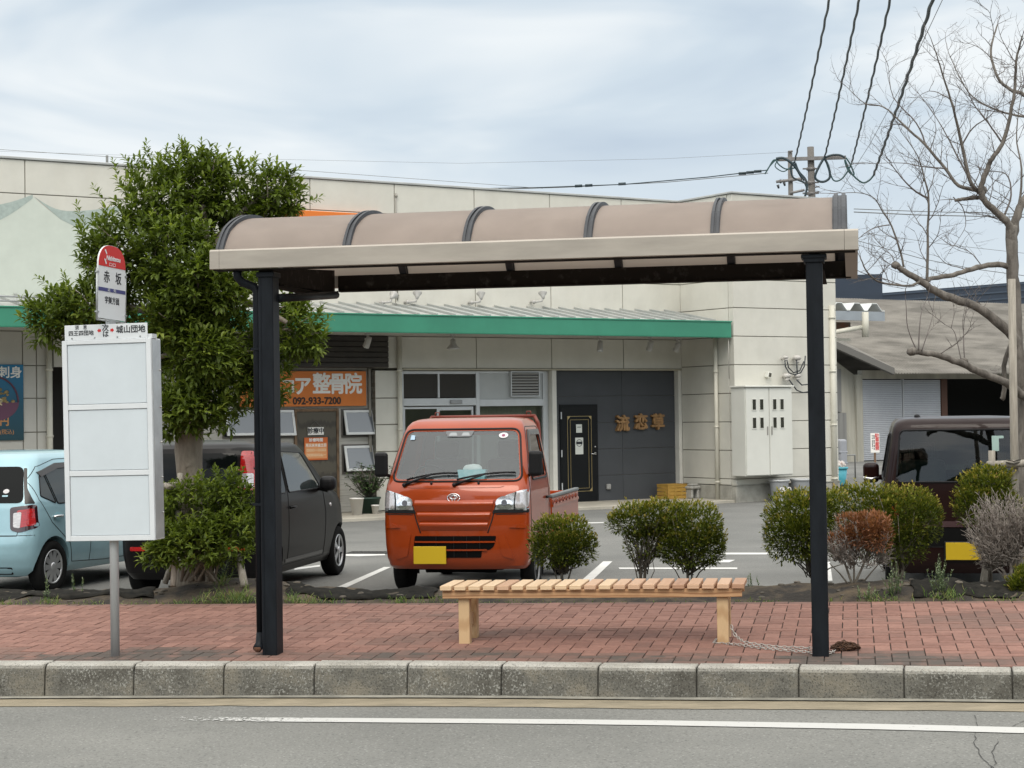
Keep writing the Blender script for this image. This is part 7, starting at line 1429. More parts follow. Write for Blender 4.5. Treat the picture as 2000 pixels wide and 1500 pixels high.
# 4. maroon van on the right
VF = Frame((4.26, 17.0, 0.0), -11.0)
vc = thing('van', 'dark maroon box van seen from behind at the right behind the hedge', 'van', VF.O, VF.rz)
M_vp = paint('dark_maroon_paint', (0.0135, 0.0045, 0.004), 0.0, 0.28, coat=0.22, spec=0.14)
VL = [(0.22, 0.08, 3.30, 0.67, 0.08, 0.16, 0.05, 0.1), (0.30, 0.02, 3.37, 0.71, 0.09, 0.2, 0.05, 0.15), (0.48, 0.0, 3.39, 0.732, 0.10, 0.24, 0.05, 0.2), (0.60, 0.005, 3.38, 0.7375, 0.10, 0.24, 0.05, 0.2), (0.85, 0.025, 3.30, 0.7375, 0.09, 0.24, 0.05, 0.18), (1.00, 0.035, 3.10, 0.733, 0.09, 0.2, 0.05, 0.16), (1.10, 0.045, 2.90, 0.722, 0.09, 0.16, 0.05, 0.14), (1.40, 0.085, 2.45, 0.672, 0.08, 0.14, 0.05, 0.12), (1.60, 0.125, 2.18, 0.638, 0.08, 0.14, 0.05, 0.1), (1.655, 0.15, 2.06, 0.618, 0.09, 0.14, 0.05, 0.08), (1.69, 0.20, 1.95, 0.58, 0.1, 0.14, 0.045, 0.06), (1.708, 0.32, 1.8, 0.50, 0.11, 0.14, 0.03, 0.04), (1.715, 0.55, 1.6, 0.34, 0.1, 0.1, 0, 0)]
v1 = Car(VL, vc, M_vp); M_vg = glass('green_car_glass', (0.36, 0.50, 0.44), 1.3, 0.0)
rw = rpoly([(-0.615, 1.09), (0.615, 1.09), (0.572, 1.585), (-0.572, 1.585)], 0.05); v1.patch('F', rw, 'rear_window', M_vg, -0.002, skirt=0); v1.line('F', rw, 0.010, True, off=0.001).build('window_seal', M_plas, vc)
dk = [rpoly([(0.30, 1.08), (0.98, 1.08), (0.98, 1.56), (0.34, 1.55)], 0.05), rpoly([(1.06, 1.08), (2.05, 1.08), (2.35, 1.12), (1.98, 1.52), (1.06, 1.56)], 0.05)]
for md in 'RL':
    for ol in dk: v1.patch(md, ol, 'side_window', M_vg, -0.002, skirt=0); v1.line(md, ol, 0.009, True, off=0.001).build('window_seal', M_plas, vc)
    v1.line(md, [(1.02, 1.62), (1.02, 0.3)], 0.0045).build('door_gap', M_seam, vc); sgn = 1 if md == 'R' else -1
    x = sgn * 0.84; b = MB(); b.box((x - 0.085, 2.24, 1.0), (x + 0.085, 2.38, 1.22), 0.05, seg=4); b.tube([(sgn * 0.70, 2.32, 1.06), (x, 2.3, 1.06)], 0.03, 8); mi = b.build('mirror', M_vp, vc); b = MB(); b.tube([(x - 0.085, 2.235, 1.06), (x, 2.215, 1.045), (x + 0.085, 2.235, 1.06)], 0.014, 6); b.build('mirror_trim', M_chrome, mi)
ws_ = rpoly([(-0.60, 1.12), (0.60, 1.12), (0.555, 1.56), (-0.555, 1.56)], 0.06); v1.patch('B', ws_, 'windscreen', M_vg, -0.002, skirt=0)
for s in (-1, 1):
    tl = v1.patch('F', rpoly([(s * 0.735, 0.64), (s * 0.60, 0.64), (s * 0.60, 1.0), (s * 0.725, 1.02)], 0.03), 'tail_light', M_redl, 0.010, step=0.03, skirt=0.025); v1.patch('F', rpoly([(s * 0.725, 0.66), (s * 0.62, 0.66), (s * 0.62, 0.74), (s * 0.725, 0.74)], 0.02), 'clear_lens', M_clrl, 0.014, tl, step=0.03)
v1.patch('F', rpoly([(-0.58, 0.665), (0.58, 0.665), (0.58, 0.72), (-0.58, 0.72)], 0.012), 'hatch_trim', mat('maroon_pale', (0.055, 0.028, 0.03), 0.25, coat=1.0), 0.010)
v1.patch('F', rpoly([(-0.56, 0.48), (0.56, 0.48), (0.54, 0.655), (-0.54, 0.655)], 0.03), 'hatch_recess', M_under, 0.003); v1.line('F', [(-0.72, 0.475), (0.72, 0.475)], 0.004).build('bumper_gap', M_seam, vc)
em = MB(); v1.line('F', ell(0.0, 0.975, 0.044, 0.040, 0), 0.007, True, mb=em, off=0.008, step=0.02); v1.line('F', [(-0.035, 0.955), (-0.01, 0.985), (0.025, 0.99), (0.0, 0.97), (0.03, 0.955)], 0.006, mb=em, off=0.008, step=0.02); em.build('emblem', M_chrome, vc)
h, d = v1.hit('F', 0.07, 0.42); b = MB(); b.box((-0.185, h.y - 0.03, 0.345), (0.17, h.y - 0.012, 0.53), 0.006); b.build('plate_holder', M_plas, vc); b = MB(); b.box((-0.17, h.y - 0.038, 0.355), (0.157, h.y - 0.0305, 0.52), 0.003); b.build('number_plate', M_plate, vc)
b = MB(); b.ball((-0.40, 0.45, 1.715), 0.03, 1, 1.4, 0.9); b.tube([(-0.40, 0.45, 1.70), (-0.38, 0.40, 1.70)], 0.02, 6); b.build('roof_aerial', M_plas, vc); b = MB(); b.box((-0.012, 0.16, 1.625), (0.012, 0.19, 1.645), 0.004); b.build('washer_nozzle', M_plas, vc)
v1.patch('F', rpoly([(0.28, 1.38), (0.345, 1.38), (0.345, 1.50), (0.39, 1.50), (0.39, 1.525), (0.28, 1.525)], 0.006), 'window_sticker', mat('sticker_green', (0.30, 0.42, 0.38), 0.5), 0.004, skirt=0.002)
def sc2(l): z, y0, y1, hw, r0, r1, b0, b1 = l; return (z, y0 + 0.05, y1 - 0.06, hw - 0.05, 0.05, 0.08, b0, b1)
cav = loft(dens([sc2(l) for l in VL if 0.58 <= l[0] <= 1.62] + [(1.65, 0.25, 2.0, 0.55, 0.06, 0.1, 0.05, 0.05)]))
rp = [(x * 0.985, (z - 1.34) * 0.97 + 1.34) for x, z in rw]
cuts = [cav, prism_cut([(x, -0.3, z) for x, z in rp], (0, 0.7, 0)), prism_cut([(x, 1.9, z) for x, z in ws_], (0, 1.2, 0))] + [prism_cut([(-1.2, y, z) for y, z in ol], (2.4, 0, 0)) for ol in dk] + [cyl_cut(s * 0.5, s * 0.9, y, 0.28, 0.33) for s in (-1, 1) for y in (0.55, 2.92)]
v1.finish(cuts); under(vc, -0.5, 0.5, 0.2, 3.2, 0.21, 0.4)
for s in (-1, 1):
    for y in (0.55, 2.92): wheel(vc, s * 0.645, y, 0.28, 0.165, s, 6)
    b = MB(); b.box((s * 0.33 - 0.22, 1.0, 0.75), (s * 0.33 + 0.22, 1.12, 1.28), 0.05, seg=2); b.tube([(s * 0.33 - 0.1, 1.06, 1.29), (s * 0.33 - 0.1, 1.06, 1.44), (s * 0.33 + 0.1, 1.06, 1.44), (s * 0.33 + 0.1, 1.06, 1.29)], 0.02, 8); b.build('seat', M_seat, vc)
    b = MB(); b.box((s * 0.33 - 0.22, 1.75, 0.75), (s * 0.33 + 0.22, 1.86, 1.25), 0.05, seg=2); b.box((s * 0.33 - 0.12, 1.77, 1.27), (s * 0.33 + 0.12, 1.85, 1.43), 0.035, seg=2); b.build('seat', mat('seat_dark', (0.03, 0.032, 0.03), 0.9), vc)
b = MB(); b.box((-0.66, 0.15, 0.60), (0.66, 2.6, 0.66)); b.box((-0.66, 2.35, 0.7), (0.66, 2.7, 1.05), 0.04); b.build('cabin_floor', M_under, vc)
# ================================================================== VEGETATION
def rot_any(v, a, rg): ax = Vector((rg.gauss(0, 1), rg.gauss(0, 1), rg.gauss(0, 1))); ax = ax if ax.length > 1e-4 else Vector((1, 0, 0)); return Matrix.Rotation(a, 3, ax.normalized()) @ v
class Leaves:
    def __init__(s): s.v = []; s.f = []; s.c = []
    def leaf(s, p, d, up, l, w, c, curl=0.25):
        side = d.cross(up)
        if side.length < 1e-4: side = d.orthogonal()
        side.normalize(); n = side.cross(d).normalized(); i = len(s.v)
        m1 = p + d * (l * 0.42); m2 = p + d * (l * 0.75) - n * (l * curl * 0.35); t = p + d * l - n * (l * curl)
        e1 = w * 0.5; lift = n * (w * 0.22)
        s.v += [p, m1 - side * e1 + lift, m1, m1 + side * e1 + lift, m2 - side * e1 * 0.8 + lift * 0.7, m2, m2 + side * e1 * 0.8 + lift * 0.7, t]
        s.f += [(i, i + 2, i + 1), (i, i + 3, i + 2), (i + 1, i + 2, i + 5, i + 4), (i + 2, i + 3, i + 6, i + 5), (i + 4, i + 5, i + 7), (i + 5, i + 6, i + 7)]; s.c += [c] * 6
    def small(s, p, d, up, l, w, c):
        side = d.cross(up)
        if side.length < 1e-4: side = d.orthogonal()
        side.normalize(); n = side.cross(d); i = len(s.v); m = p + d * l * 0.5
        s.v += [p, m - side * w * 0.5 + n * w * 0.15, p + d * l, m + side * w * 0.5 + n * w * 0.15]; s.f += [(i, i + 3, i + 2), (i, i + 2, i + 1)]; s.c += [c] * 2
    def obj(s, name, m, parent): return mesh_obj(name, [tuple(x) for x in s.v], s.f, m, parent, s.c)
def leafmat(name, cols, rough=0.42, trans=0.25, spec=0.5):
    m = bpy.data.materials.new(name); m.use_nodes = True; t = m.node_tree; p = t.nodes['Principled BSDF']; N = t.nodes.new; L = t.links.new
    a = N('ShaderNodeAttribute'); a.attribute_name = 'v'; r = N('ShaderNodeValToRGB'); e = r.color_ramp.elements
    while len(e) < len(cols): e.new(0.5)
    for i, c in enumerate(cols): e[i].position = i / (len(cols) - 1); e[i].color = (*c, 1)
    L(a.outputs['Fac'], r.inputs[0]); L(r.outputs[0], p.inputs['Base Color']); p.inputs['Roughness'].default_value = rough; p.inputs['Specular IOR Level'].default_value = spec
    tl = N('ShaderNodeBsdfTranslucent'); mul = N('ShaderNodeMixRGB'); mul.blend_type = 'MULTIPLY'; mul.inputs[0].default_value = 1; L(r.outputs[0], mul.inputs[1]); mul.inputs[2].default_value = (1.5, 1.6, 0.7, 1); L(mul.outputs[0], tl.inputs[0])
    mx = N('ShaderNodeMixShader'); mx.inputs[0].default_value = trans; L(p.outputs[0], mx.inputs[1]); L(tl.outputs[0], mx.inputs[2]); L(mx.outputs[0], t.nodes['Material Output'].inputs[0]); return m
M_bark = mat('tree_bark', (0.16, 0.135, 0.105), 0.95, col2=(0.27, 0.235, 0.19), vscale=6, stretch=(2.5, 2.5, 0.7), bump=0.8, bscale=28)
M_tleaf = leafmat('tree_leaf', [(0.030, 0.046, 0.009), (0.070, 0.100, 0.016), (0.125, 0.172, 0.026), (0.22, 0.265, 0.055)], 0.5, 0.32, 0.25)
def ell_pt(rg, c, rx, ry, rz, inner=0.45):
    while True:
        v = Vector((rg.uniform(-1, 1), rg.uniform(-1, 1), rg.uniform(-1, 1)))
        if inner < v.length < 1: return v, Vector((c.x + v.x * rx, c.y + v.y * ry, c.z + v.z * rz))
def sprig(Lv, p, d, rg, n=9, ln=0.15, ll=0.072, lw=0.024, young=0.0, base=0.0):
    ax = d.orthogonal().normalized(); ay = d.cross(ax)
    for k in range(n):
        t = (k + 0.5) / n; a = k * 2.4 + rg.uniform(-0.4, 0.4); r = ax * math.cos(a) + ay * math.sin(a); open_ = 1.15 - 0.75 * t
        ld = (d * math.cos(open_) + r * math.sin(open_)).normalized(); s = rg.uniform(0.75, 1.15) * (1.0 if t < 0.75 else 0.75)
        c = min(1, max(0, base + rg.uniform(-0.14, 0.14) + (0.34 * young if t > 0.55 else 0.0)))
        Lv.leaf(p + d * (ln * t), ld, Vector((0, 0, 1)) + d * 0.5, ll * s, lw * s, c, rg.uniform(0.05, 0.4))
# ---- big leafy tree beside the bus stop
rg = random.Random(21); TYY = 15.55
tb_ = at(382, 1140, TYY); tree = thing('leafy_tree', 'evergreen tree with a grey trunk between the bus stop board and the shelter', 'tree', (tb_.x, TYY, strip_pt(382, 0.6).z - 0.06))
TO = tree.location
def tp_(px, py, dy=0.0): return at(px, py, TYY + dy) - TO
b = MB()
b.tube([tp_(383, 1165), tp_(383, 1135), tp_(378, 1085), tp_(372, 1000), tp_(370, 930), tp_(370, 880), tp_(374, 800), tp_(378, 720), tp_(384, 640)], [0.24, 0.185, 0.155, 0.125, 0.115, 0.118, 0.12, 0.11, 0.10], 18)
for v in b.bm.verts: v.co += Vector((noise.noise(v.co * 5), noise.noise(v.co * 5 + Vector((9, 0, 0))), 0)) * 0.022
b.build('trunk', M_bark, tree)
limbs = [([(384, 650), (380, 600), (392, 540), (400, 470), (395, 400)], 0.085, 0.03, 0.0), ([(382, 640), (408, 617), (436, 594), (470, 586), (510, 600), (560, 630)], 0.05, 0.02, -0.25), ([(382, 610), (340, 540), (300, 470), (290, 400)], 0.055, 0.02, 0.25), ([(378, 650), (320, 610), (240, 600), (150, 610)], 0.055, 0.02, -0.1), ([(392, 540), (440, 450), (500, 390), (550, 370)], 0.05, 0.018, 0.2), ([(376, 760), (420, 700), (470, 660), (540, 650)], 0.05, 0.02, 0.15), ([(378, 720), (340, 690), (300, 700)], 0.04, 0.018, -0.25), ([(373, 860), (368, 905), (372, 915)], 0.05, 0.045, -0.09)]
for pts, r0, r1, dy in limbs:
    b = MB(); n = len(pts); b.tube([tp_(x, y, dy * k / (n - 1)) for k, (x, y) in enumerate(pts)], [r0 + (r1 - r0) * k / (n - 1) for k in range(n)], 10); b.build('limb', M_bark, tree)
clumps = [(322, 395, 95, 82, 0, 1.0), (275, 470, 118, 82, -0.2, 1.0), (215, 505, 55, 60, -0.1, .45), (340, 500, 90, 75, -0.35, .9), (385, 345, 60, 55, 0.1, .55), (455, 385, 85, 62, 0.15, .8), (540, 385, 52, 58, 0.1, .5), (500, 430, 85, 40, 0.2, .5), (400, 440, 80, 70, 0.25, .6), (165, 610, 85, 55, -0.15, .8), (110, 625, 62, 50, -0.1, .5), (290, 590, 80, 70, 0.1, .8), (215, 570, 50, 50, 0.0, .35), (400, 600, 85, 70, 0.3, .7), (370, 680, 75, 75, 0.1, .8), (455, 690, 85, 90, 0.1, 1.0), (410, 770, 85, 75, -0.05, .9), (345, 800, 38, 60, -0.15, .4), (590, 650, 46, 52, 0.0, .5), (560, 600, 40, 30, 0.1, .25), (520, 730, 50, 70, 0.15, .5), (385, 560, 75, 60, -0.45, .9), (350, 620, 60, 55, -0.4, .7), (440, 560, 60, 60, -0.3, .6), (400, 690, 60, 55, -0.4, .7), (380, 800, 60, 50, -0.3, .6), (470, 520, 75, 55, 0.3, .5), (300, 680, 50, 50, 0.1, .4)]
Lv = Leaves(); ppm = FPX / TYY
for (cx, cy, rx, ry, dy, wgt) in clumps:
    c = tp_(cx, cy, dy)
    for _ in range(int(185 * wgt)):
        v, p = ell_pt(rg, c, rx / ppm, min(rx, ry) / ppm * 1.0, ry / ppm, 0.35)
        d = (v * 0.75 + Vector((rg.gauss(0, .3), rg.gauss(0, .3), 0.55 + rg.gauss(0, .25)))).normalized()
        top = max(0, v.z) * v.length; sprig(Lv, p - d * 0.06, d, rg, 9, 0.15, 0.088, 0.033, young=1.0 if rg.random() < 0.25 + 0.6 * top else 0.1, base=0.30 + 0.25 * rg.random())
for x0, y0, x1, y1, n in ((362, 325, 358, 278, 5), (292, 325, 287, 292, 4), (330, 330, 326, 305, 3), (395, 325, 392, 288, 4), (425, 335, 424, 300, 3), (495, 345, 497, 318, 3), (465, 340, 466, 312, 3), (232, 350, 226, 330, 2), (560, 350, 572, 340, 3), (205, 395, 190, 380, 2), (595, 400, 612, 392, 2), (110, 570, 82, 548, 3), (135, 575, 128, 545, 3), (60, 610, 48, 598, 2), (165, 450, 152, 410, 3), (262, 330, 255, 322, 2), (440, 330, 445, 305, 2), (520, 340, 525, 325, 2), (620, 640, 635, 630, 2), (600, 700, 625, 690, 2), (575, 590, 585, 560, 2)):
    for k in range(n): t = k / max(1, n - 1); d = (tp_(x1, y1) - tp_(x0, y0)).normalized(); sprig(Lv, tp_(x0 + (x1 - x0) * t * 0.75, y0 + (y1 - y0) * t * 0.75, rg.uniform(-.05, .05)), (d + Vector((rg.gauss(0, .15), 0, .1))).normalized(), rg, 8, 0.11, 0.066, 0.021, young=1, base=0.42)
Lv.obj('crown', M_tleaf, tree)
b = MB()
for (cx, cy, rx, ry, dy, wgt) in clumps:
    for _ in range(int(7 * wgt + 1)):
        c = tp_(cx, cy, dy); v, p = ell_pt(rg, c, rx / ppm, min(rx, ry) / ppm, ry / ppm, 0.5); q = c + (tp_(382, 640) - c) * 0.25; mid = (p + q) / 2 + Vector((rg.uniform(-.05, .05), rg.uniform(-.05, .05), -0.04)); b.tube([q, mid, p], [0.013, 0.009, 0.004], 5)
b.build('twigs', M_bark, tree)
# suckering shrub round the foot of the tree
sb_ = at(400, 1110, 15.2); shb = thing('leafy_shrub', 'leafy green shrub growing round the foot of the evergreen tree', 'shrub', (sb_.x, 15.2, strip_pt(400, 0.4).z - 0.03)); SO = shb.location; Lv = Leaves()
def sp2(px, py, dy=0.0): return at(px, py, 15.2 + dy) - SO
for (cx, cy, rx, ry, dy, w_) in ((395, 1000, 85, 62, 0, 1.), (430, 960, 60, 40, 0.05, .5), (345, 1060, 58, 45, -0.15, .6), (440, 1050, 65, 60, -0.05, .9), (385, 1065, 70, 45, -0.2, .6), (470, 1000, 38, 60, 0.1, .5), (310, 1085, 30, 25, -0.15, .25), (340, 990, 35, 40, 0, .3)):
    for _ in range(int(150 * w_)): v, p = ell_pt(rg, sp2(cx, cy, dy), rx / 230, min(rx, ry) / 230, ry / 230, 0.3); d = (v * 0.7 + Vector((rg.gauss(0, .3), rg.gauss(0, .3), 0.6))).normalized(); sprig(Lv, p - d * .05, d, rg, 8, 0.12, 0.075, 0.028, young=1 if rg.random() < .4 else .2, base=0.36 + 0.22 * rg.random())
Lv.obj('foliage', M_tleaf, shb); b = MB()
for _ in range(26): x = rg.uniform(320, 480); b.tube([sp2(390 + rg.uniform(-40, 40), 1135, rg.uniform(-.1, .1)), sp2((x + 390) / 2, 1070), sp2(x, rg.uniform(960, 1030))], [0.012, 0.009, 0.004], 5)
b.build('stems', M_bark, shb)
# ---- wooden support stakes
M_log = mat('stake_log', (0.23, 0.21, 0.175), 0.9, col2=(0.36, 0.33, 0.28), vscale=7, stretch=(6, 6, 0.5), bump=0.5)
def log(mb, a, c, r0, r1=None): mb.tube([a, a.lerp(c, 0.5), c], [r0, (r0 + (r1 or r0)) / 2, r1 or r0], 12)
stk = thing('tree_support', 'grey wooden tree support stakes around the foot of the evergreen tree', 'tree support', SO)
for pts, r_ in ((((338, 1145, -0.25), (352, 925, 0.1)), 0.026), (((322, 1140, 0.15), (338, 1090, 0.2)), 0.026), (((478, 1145, -0.2), (466, 1085, 0.0)), 0.034)):
    b = MB(); log(b, sp2(*pts[0]), sp2(*pts[1]), r_, r_ * 0.9); b.build('stake', M_log, stk)
b = MB(); log(b, sp2(322, 950, -0.1), sp2(352, 948, 0.0), 0.032); b.build('crossbar', M_log, stk)
# ---- clipped bushes
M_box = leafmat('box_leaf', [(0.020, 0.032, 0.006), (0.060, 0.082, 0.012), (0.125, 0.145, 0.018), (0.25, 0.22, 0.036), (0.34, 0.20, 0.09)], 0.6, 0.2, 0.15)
M_stem = mat('bush_stem', (0.10, 0.085, 0.065), 0.9, col2=(0.18, 0.16, 0.13), vscale=12)
def bush(label, lobes, Y, n, stems, base, seed, M=M_box, ll=0.029, lw=0.0155, tipc=0.8, twigs=30, stray=26, name='bush', group='clipped bushes in the planting strip', cat='bush'):
    rg = random.Random(seed); P0 = at(base[0], base[1], Y); t_ = thing(name, label, cat, P0, 0, group); ppm = FPX / Y; Lv = Leaves(); W = lambda x, y, dy=0: at(x, y, Y + dy) - P0
    tot = sum(l[2] * l[3] for l in lobes)
    for (cx, cy, rx, ry, dy) in lobes:
        c = W(cx, cy, dy); k = int(0.88 * n * rx * ry / tot)
        for _ in range(k):
            while True:
                v = Vector((rg.uniform(-1, 1), rg.uniform(-1, 1), rg.uniform(-1, 1))); q = (abs(v.x) ** 2.6 + abs(v.y) ** 2.6 + abs(v.z) ** 2.6) ** (1 / 2.6)
                if 0.45 < q < 1.0 + 0.20 * noise.noise(Vector((v.x * 3, v.y * 3, v.z * 3 + seed))): break
            q2 = q + 0.16 * noise.noise(Vector((v.x * 2.2, v.y * 2.2, v.z * 2.2 + 5 + seed)))
            p = c + Vector((v.x * rx, v.y * min(rx, ry) * 1.05, v.z * ry)) / ppm * (q2 / max(q, .1)) * 1.07
            d = rot_any((v * 0.8 + Vector((0, 0, 0.35))).normalized(), rg.gauss(0, 0.75), rg); cc = 0.32 + rg.gauss(0, 0.11)
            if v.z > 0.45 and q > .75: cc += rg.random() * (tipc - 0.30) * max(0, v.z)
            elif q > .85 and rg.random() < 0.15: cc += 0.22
            Lv.small(p, d, rot_any(Vector((0, 0, 1)), rg.gauss(0, .5), rg), ll * 1.25 * rg.uniform(.7, 1.2), lw * rg.uniform(.8, 1.2), min(1, max(0, cc)))
        for _ in range(int(stray * rx / 60)):     # stray shoots that stand out of the clipped face
            a = rg.uniform(-0.3, PI + 0.3); p = c + Vector((math.cos(a) * rx, rg.uniform(-.5, .5) * rx, math.sin(a) * ry)) / ppm * 0.97; d = (Vector((math.cos(a) * .7, 0, 0.7 + rg.random())) + Vector((rg.gauss(0, .2), rg.gauss(0, .3), 0))).normalized(); h = rg.uniform(0.03, 0.085)
            for k2 in range(9): t = k2 / 9; s_ = rot_any(d, 0.9, rg); Lv.small(p + d * h * t, s_, Vector((0, 0, 1)), ll, lw * .9, min(1, 0.5 + 0.35 * t + rg.uniform(-.1, .1)))
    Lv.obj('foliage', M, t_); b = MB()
    for pts, r_ in stems: k = len(pts); b.tube([W(*p) for p in pts], [r_ * (1 - 0.6 * i / max(1, k - 1)) for i in range(k)], 8)
    for _ in range(twigs):
        l = rg.choice(lobes); a = W(base[0] + rg.uniform(-12, 12), base[1] - rg.uniform(20, 45)); e_ = W(l[0] + rg.uniform(-.85, .85) * l[2], l[1] + rg.uniform(-.6, .8) * l[3], rg.uniform(-.8, .8) * l[2] / ppm); mid = a.lerp(e_, 0.5) + Vector((rg.uniform(-.03, .03), rg.uniform(-.03, .03), -0.02)); b.tube([a, mid, e_], [0.006, 0.004, 0.002], 4)
    b.build('stems', M_stem, t_); return t_
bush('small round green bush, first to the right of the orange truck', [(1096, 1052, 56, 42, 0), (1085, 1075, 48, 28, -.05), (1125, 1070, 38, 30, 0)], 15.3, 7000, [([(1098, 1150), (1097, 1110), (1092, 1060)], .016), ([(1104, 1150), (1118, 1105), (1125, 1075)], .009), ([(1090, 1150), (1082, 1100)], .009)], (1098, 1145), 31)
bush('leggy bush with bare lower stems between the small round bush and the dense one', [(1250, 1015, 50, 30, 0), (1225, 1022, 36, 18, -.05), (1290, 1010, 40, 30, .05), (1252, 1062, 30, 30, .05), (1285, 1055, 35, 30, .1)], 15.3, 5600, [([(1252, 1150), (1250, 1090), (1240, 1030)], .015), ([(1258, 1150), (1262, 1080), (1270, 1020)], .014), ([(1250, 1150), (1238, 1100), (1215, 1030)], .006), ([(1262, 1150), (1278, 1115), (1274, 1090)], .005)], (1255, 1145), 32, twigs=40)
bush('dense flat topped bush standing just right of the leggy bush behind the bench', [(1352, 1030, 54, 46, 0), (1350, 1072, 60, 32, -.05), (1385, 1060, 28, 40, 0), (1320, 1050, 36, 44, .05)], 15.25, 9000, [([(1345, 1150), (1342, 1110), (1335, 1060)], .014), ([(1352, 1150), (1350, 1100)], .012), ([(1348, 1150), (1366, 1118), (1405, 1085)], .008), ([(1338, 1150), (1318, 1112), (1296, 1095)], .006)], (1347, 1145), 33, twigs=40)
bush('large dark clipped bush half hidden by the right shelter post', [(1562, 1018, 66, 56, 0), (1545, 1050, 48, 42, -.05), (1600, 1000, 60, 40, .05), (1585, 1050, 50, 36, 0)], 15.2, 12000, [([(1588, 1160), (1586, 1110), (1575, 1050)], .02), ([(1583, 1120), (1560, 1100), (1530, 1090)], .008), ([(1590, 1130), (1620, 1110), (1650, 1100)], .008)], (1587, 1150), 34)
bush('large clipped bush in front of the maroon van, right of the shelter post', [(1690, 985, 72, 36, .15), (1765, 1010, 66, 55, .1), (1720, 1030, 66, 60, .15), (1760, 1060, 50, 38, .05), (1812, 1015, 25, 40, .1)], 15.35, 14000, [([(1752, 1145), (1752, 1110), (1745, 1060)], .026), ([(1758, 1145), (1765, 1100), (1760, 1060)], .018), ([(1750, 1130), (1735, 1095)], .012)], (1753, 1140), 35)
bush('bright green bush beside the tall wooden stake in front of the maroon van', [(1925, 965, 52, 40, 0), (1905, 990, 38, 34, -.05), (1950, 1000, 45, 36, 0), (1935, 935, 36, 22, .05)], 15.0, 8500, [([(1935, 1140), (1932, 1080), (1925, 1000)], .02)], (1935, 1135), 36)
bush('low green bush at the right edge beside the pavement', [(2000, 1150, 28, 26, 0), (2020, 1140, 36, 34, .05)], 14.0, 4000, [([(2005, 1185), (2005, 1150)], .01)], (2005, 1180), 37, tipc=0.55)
# dead orange-brown bush in front
M_dead = leafmat('dead_leaf', [(0.11, 0.045, 0.021), (0.21, 0.086, 0.038), (0.30, 0.13, 0.06), (0.27, 0.16, 0.095)], 0.7, 0.2); M_gtw = mat('grey_twig', (0.19, 0.165, 0.14), 0.9, col2=(0.30, 0.265, 0.235), vscale=14)
db_ = bush('withered bush with orange brown leaves and bare grey twigs in front of the clipped hedge', [(1695, 1025, 36, 24, 0), (1680, 1048, 44, 20, -.05), (1645, 1055, 26, 14, 0), (1700, 1045, 30, 26, .05), (1660, 1020, 22, 16, 0), (1715, 1040, 24, 34, -.1)], 14.4, 5200, [([(1662, 1180), (1664, 1140), (1650, 1100), (1632, 1070)], .014), ([(1665, 1180), (1672, 1135), (1690, 1095), (1700, 1060)], .014), ([(1667, 1180), (1668, 1120), (1668, 1080)], .012), ([(1664, 1150), (1640, 1120), (1620, 1100)], .008), ([(1668, 1160), (1700, 1120), (1722, 1095)], .009)], (1664, 1172), 38, M=M_dead, ll=0.028, lw=0.013, tipc=0.8, twigs=0, stray=4, name='withered_bush', cat='bush', group=None)
def twiggy(parent, P0, Y, fan, n, seed, r=0.0028, name='twigs', m_=M_gtw):
    rg = random.Random(seed); b = MB(); W = lambda x, y, dy=0: at(x, y, Y + dy) - P0
    for _ in range(n):
        bx, by, tx, ty, sx, sy = rg.choice(fan); s = W(bx + rg.uniform(-8, 8), by + rg.uniform(-8, 4), rg.uniform(-.08, .08)); e_ = W(tx + rg.gauss(0, sx), ty + rg.gauss(0, sy), rg.uniform(-.28, .28)); k = 6; pts = []
        for i in range(k): t = i / (k - 1); p = s.lerp(e_, t) + Vector((rg.gauss(0, .014), rg.gauss(0, .014), rg.gauss(0, .01))) * (1 if 0 < i else 0); p.z -= 0.04 * math.sin(PI * t); pts.append(p)
        b.tube(pts, [r * (1.9 - 1.5 * i / (k - 1)) for i in range(k)], 3)
        for i in (2, 3, 4, 5):
            for _ in range(2):
                d = ((e_ - s).normalized() + Vector((rg.gauss(0, .6), rg.gauss(0, .6), rg.gauss(.25, .4)))).normalized(); l = rg.uniform(.03, .09); b.tube([pts[i], pts[i] + d * l * .5 + Vector((0, 0, .004)), pts[i] + d * l], [r * .9, r * .7, r * .4], 3)
    return b.build(name, m_, parent)
twiggy(db_, db_.location, 14.4, [(1650, 1100, 1635, 1045, 16, 18), (1668, 1090, 1672, 1060, 22, 24), (1690, 1095, 1702, 1055, 18, 24), (1640, 1090, 1625, 1060, 10, 16), (1715, 1095, 1725, 1075, 8, 16), (1664, 1110, 1650, 1030, 12, 14)], 105, 41)
# bare grey hedge at the right edge
gp = at(1985, 1130, 14.5); gh = thing('bare_hedge', 'leafless grey twiggy hedge at the right edge under the wooden stake', 'hedge', gp)
twiggy(gh, gp, 14.5, [(1960, 1080, 1925, 1010, 16, 20), (1965, 1070, 1950, 990, 18, 12), (1990, 1070, 1985, 990, 20, 10), (2010, 1070, 2015, 995, 22, 14), (1950, 1085, 1910, 1040, 12, 20), (1985, 1090, 1960, 1060, 25, 25), (2020, 1090, 2030, 1060, 22, 30), (1960, 1100, 1925, 1075, 12, 14)], 340, 42, 0.0034)
b = MB()
for pts, r_ in (([(1968, 1150), (1960, 1115), (1930, 1080), (1908, 1050)], .016), ([(1972, 1150), (1975, 1110), (1960, 1060), (1945, 1020)], .016), ([(1990, 1150), (1990, 1100), (1990, 1040)], .016), ([(2010, 1150), (2010, 1100), (2015, 1040)], .016), ([(1975, 1140), (1945, 1110), (1928, 1090)], .01)): b.tube([at(x, y, 14.5) - gp for x, y in pts], [r_ * (1 - .55 * i / (len(pts) - 1)) for i in range(len(pts))], 8)
b.build('stems', M_gtw, gh)
